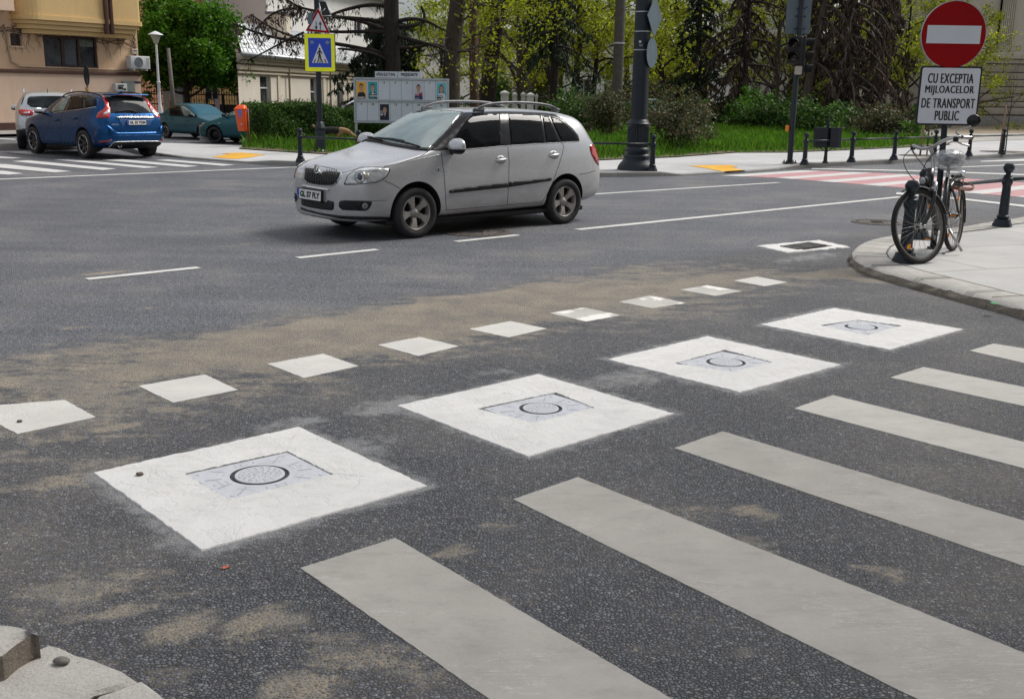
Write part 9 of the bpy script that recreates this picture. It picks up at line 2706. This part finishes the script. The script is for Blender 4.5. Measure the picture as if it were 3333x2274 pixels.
# clipped hedge in front of the parked cars
ha, hb_ = G(612, 331, .1), G(812, 325, .1)
hb2 = ha + (hb_ - ha) * 1.75
o = empty('hedge', ha); tag(o, 'dark green hedge between the orange bin and the election board', 'hedge')
d = (hb2 - ha); Lh = d.length; d.normalize(); nn = Vector((-d.y, d.x, 0))
n = 30000
u, v, w = rg.uniform(0, Lh, n), rg.uniform(0, 1.5, n), rg.uniform(0, 1, n)
face = rg.random(n); v = np.where(face < .5, rg.exponential(.10, n), v); w = np.where((face > .5) & (face < .9), 1 - rg.exponential(.06, n), w); u = np.where(face > .93, rg.exponential(.10, n), u)
top = 1.08 + .10 * np.sin(u * 1.3) + .06 * np.sin(u * 3.7 + 1) + .05 * rg.normal(size=n) * (rg.random(n) < .3); w = np.clip(w, .02, 1.05)
bul = .14 * np.sin(u * 2.1) * np.sin(w * 5 + u) + .10 * np.sin(w * 3.1)
Pn = np.array(d)[None] * u[:, None] + np.array(nn)[None] * (v - bul)[:, None]; Pn[:, 2] = w * top
leaves('foliage', Pn, .075, L_HEDGE, o, .5)
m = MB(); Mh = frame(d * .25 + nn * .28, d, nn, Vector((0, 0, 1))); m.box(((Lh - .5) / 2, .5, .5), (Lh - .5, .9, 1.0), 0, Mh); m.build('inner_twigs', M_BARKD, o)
m = MB(); R_ = random.Random(9)
for k in range(160):
 a = d * R_.uniform(.1, Lh - .1) + nn * R_.uniform(.0, .8); m.tube([a + Vector((0, 0, .9)), a + Vector((R_.gauss(0, .08), R_.gauss(0, .08), 1.12 + R_.random() * .2))], .006, 3, 0, False, False)
m.build('shoots', M_BARK, o)
for k, (px, Y, w_) in enumerate(((1640, 56, 7.0), (1790, 55, 6.5), (1960, 53, 6.5))):
 c = gp(px, Y); n = 6500; Pn = rg.uniform(-1, 1, (n, 3)) * np.array([w_ / 2, .6, .62]) + np.array([0, 0, .66]); Pn += np.sin(Pn[:, [1, 2, 0]] * 5) * .1
 o = empty('hedge', c); tag(o, 'low dark hedge deep in the park, ' + ['left of the leaning spruce', 'behind the traffic light', 'behind the wide dead spruce'][k], 'hedge', 'low park hedges'); leaves('foliage', Pn, .16, L_HEDGE, o, .6)

# grass: tall tufts on the lawn, thinning to the bare earth along the pavement
lp = [G(a, b, .12) for a, b in lawn_front + lawn_back]
tri = geometry.tessellate_polygon([[Vector((p.x, p.y, 0)) for p in lp]])
A_ = np.array([[lp[i][:2] for i in t_] for t_ in tri]); ar = np.abs(np.cross(A_[:, 1] - A_[:, 0], A_[:, 2] - A_[:, 0])) / 2
N = 150000
ti = rg.choice(len(tri), N, p=ar / ar.sum()); a, b = rg.random(N), rg.random(N); sw_ = a + b > 1; a[sw_], b[sw_] = 1 - a[sw_], 1 - b[sw_]
Q = A_[ti, 0] + a[:, None] * (A_[ti, 1] - A_[ti, 0]) + b[:, None] * (A_[ti, 2] - A_[ti, 0])
fr2 = np.array([p[:2] for p in dense([G(x, y, .12) for x, y in lawn_front[:12]], .5)]); dist = np.full(N, 9.0)
for i in range(0, len(fr2)): dist = np.minimum(dist, np.hypot(Q[:, 0] - fr2[i, 0], Q[:, 1] - fr2[i, 1]))
clump = np.sin(Q[:, 0] * 2.1 + np.sin(Q[:, 1] * 1.7)) * np.sin(Q[:, 1] * 2.6 + 1.3)
keep = (dist > .35 + .25 * clump + .2 * rg.random(N)) & ((Q[:, 1] < 44) | (rg.random(N) < .5)) & (rg.random(N) < np.clip(.25 + dist * .6, 0, 1))
Q, dist, clump = Q[keep], dist[keep], clump[keep]; n = len(Q)
hh = (.10 + .20 * rg.random(n)) * np.clip(.35 + dist * .45, .35, 1.15) * (1 + .35 * clump)
le = rg.normal(size=(n, 2)) * .35; wd = rg.uniform(.008, .018, n); an = rg.uniform(0, 6.28, n); ox, oy = np.cos(an) * wd, np.sin(an) * wd
V = np.zeros((n, 4, 3)); V[:, 0] = np.stack([Q[:, 0] - ox, Q[:, 1] - oy, np.full(n, .12)], 1); V[:, 1] = np.stack([Q[:, 0] + ox, Q[:, 1] + oy, np.full(n, .12)], 1)
V[:, 2] = np.stack([Q[:, 0] + ox * .4 + le[:, 0] * hh, Q[:, 1] + oy * .4 + le[:, 1] * hh, .12 + hh], 1); V[:, 3] = np.stack([Q[:, 0] - ox * .7 + le[:, 0] * hh * .4, Q[:, 1] - oy * .7 + le[:, 1] * hh * .4, .12 + hh * .55], 1)
me = bpy.data.meshes.new('grass'); me.vertices.add(4 * n); me.vertices.foreach_set('co', V.ravel().astype(np.float32)); me.loops.add(4 * n); me.loops.foreach_set('vertex_index', np.arange(4 * n, dtype=np.int32)); me.polygons.add(n); me.polygons.foreach_set('loop_start', np.arange(n, dtype=np.int32) * 4); me.update(calc_edges=True); me.materials.append(L_GRASS)
o = bpy.data.objects.new('grass', me); col.objects.link(o); tag(o, 'tall bright green grass of the park lawn', 'grass', kind='stuff')

# staked saplings by the far pavement
for px, py, tx, ty, lab in ((2087.8, 354, 2094, 262, 'staked sapling in the pavement behind the no entry post'), (2268.5, 345, 2276, 237, 'bare staked sapling in the pavement at the right edge')):
 b = G(px, py, .10); o = empty('sapling', b); tag(o, lab, 'tree', 'staked saplings'); R_ = random.Random(int(px))
 m = MB(); h_ = at(tx, ty, b.y).z - .1; m.tube([(0, 0, 0), (.03, 0, h_)], .028, 6); m.build('stake', simple('stake_wood', (.24, .15, .085), .8, var=.25), o)
 m = MB(); tips = []; m.tube([(.25, .15, 0), (.23, .15, h_ * .7), (.26, .12, h_ * 1.25)], [.022, .018, .012], 6)
 for k in range(9): grow(m, Vector((.25, .14, h_ * (.7 + .06 * k))), Vector((R_.uniform(-.8, .8), R_.uniform(-.3, .3), 1)).normalized(), .9, .008, 1, R_, tips, .12, .05, (1, 3), .6, 4)
 m.build('trunk', M_BARK, o)
 m = MB(); m.prism([(.2 + x * .75, .1 + y * .6) for x, y in circle(1, 24)], .001, .012); m.build('mulch', simple('mulch', (.09, .075, .06), .95, var=.5, scale=20, bump=.6), o)
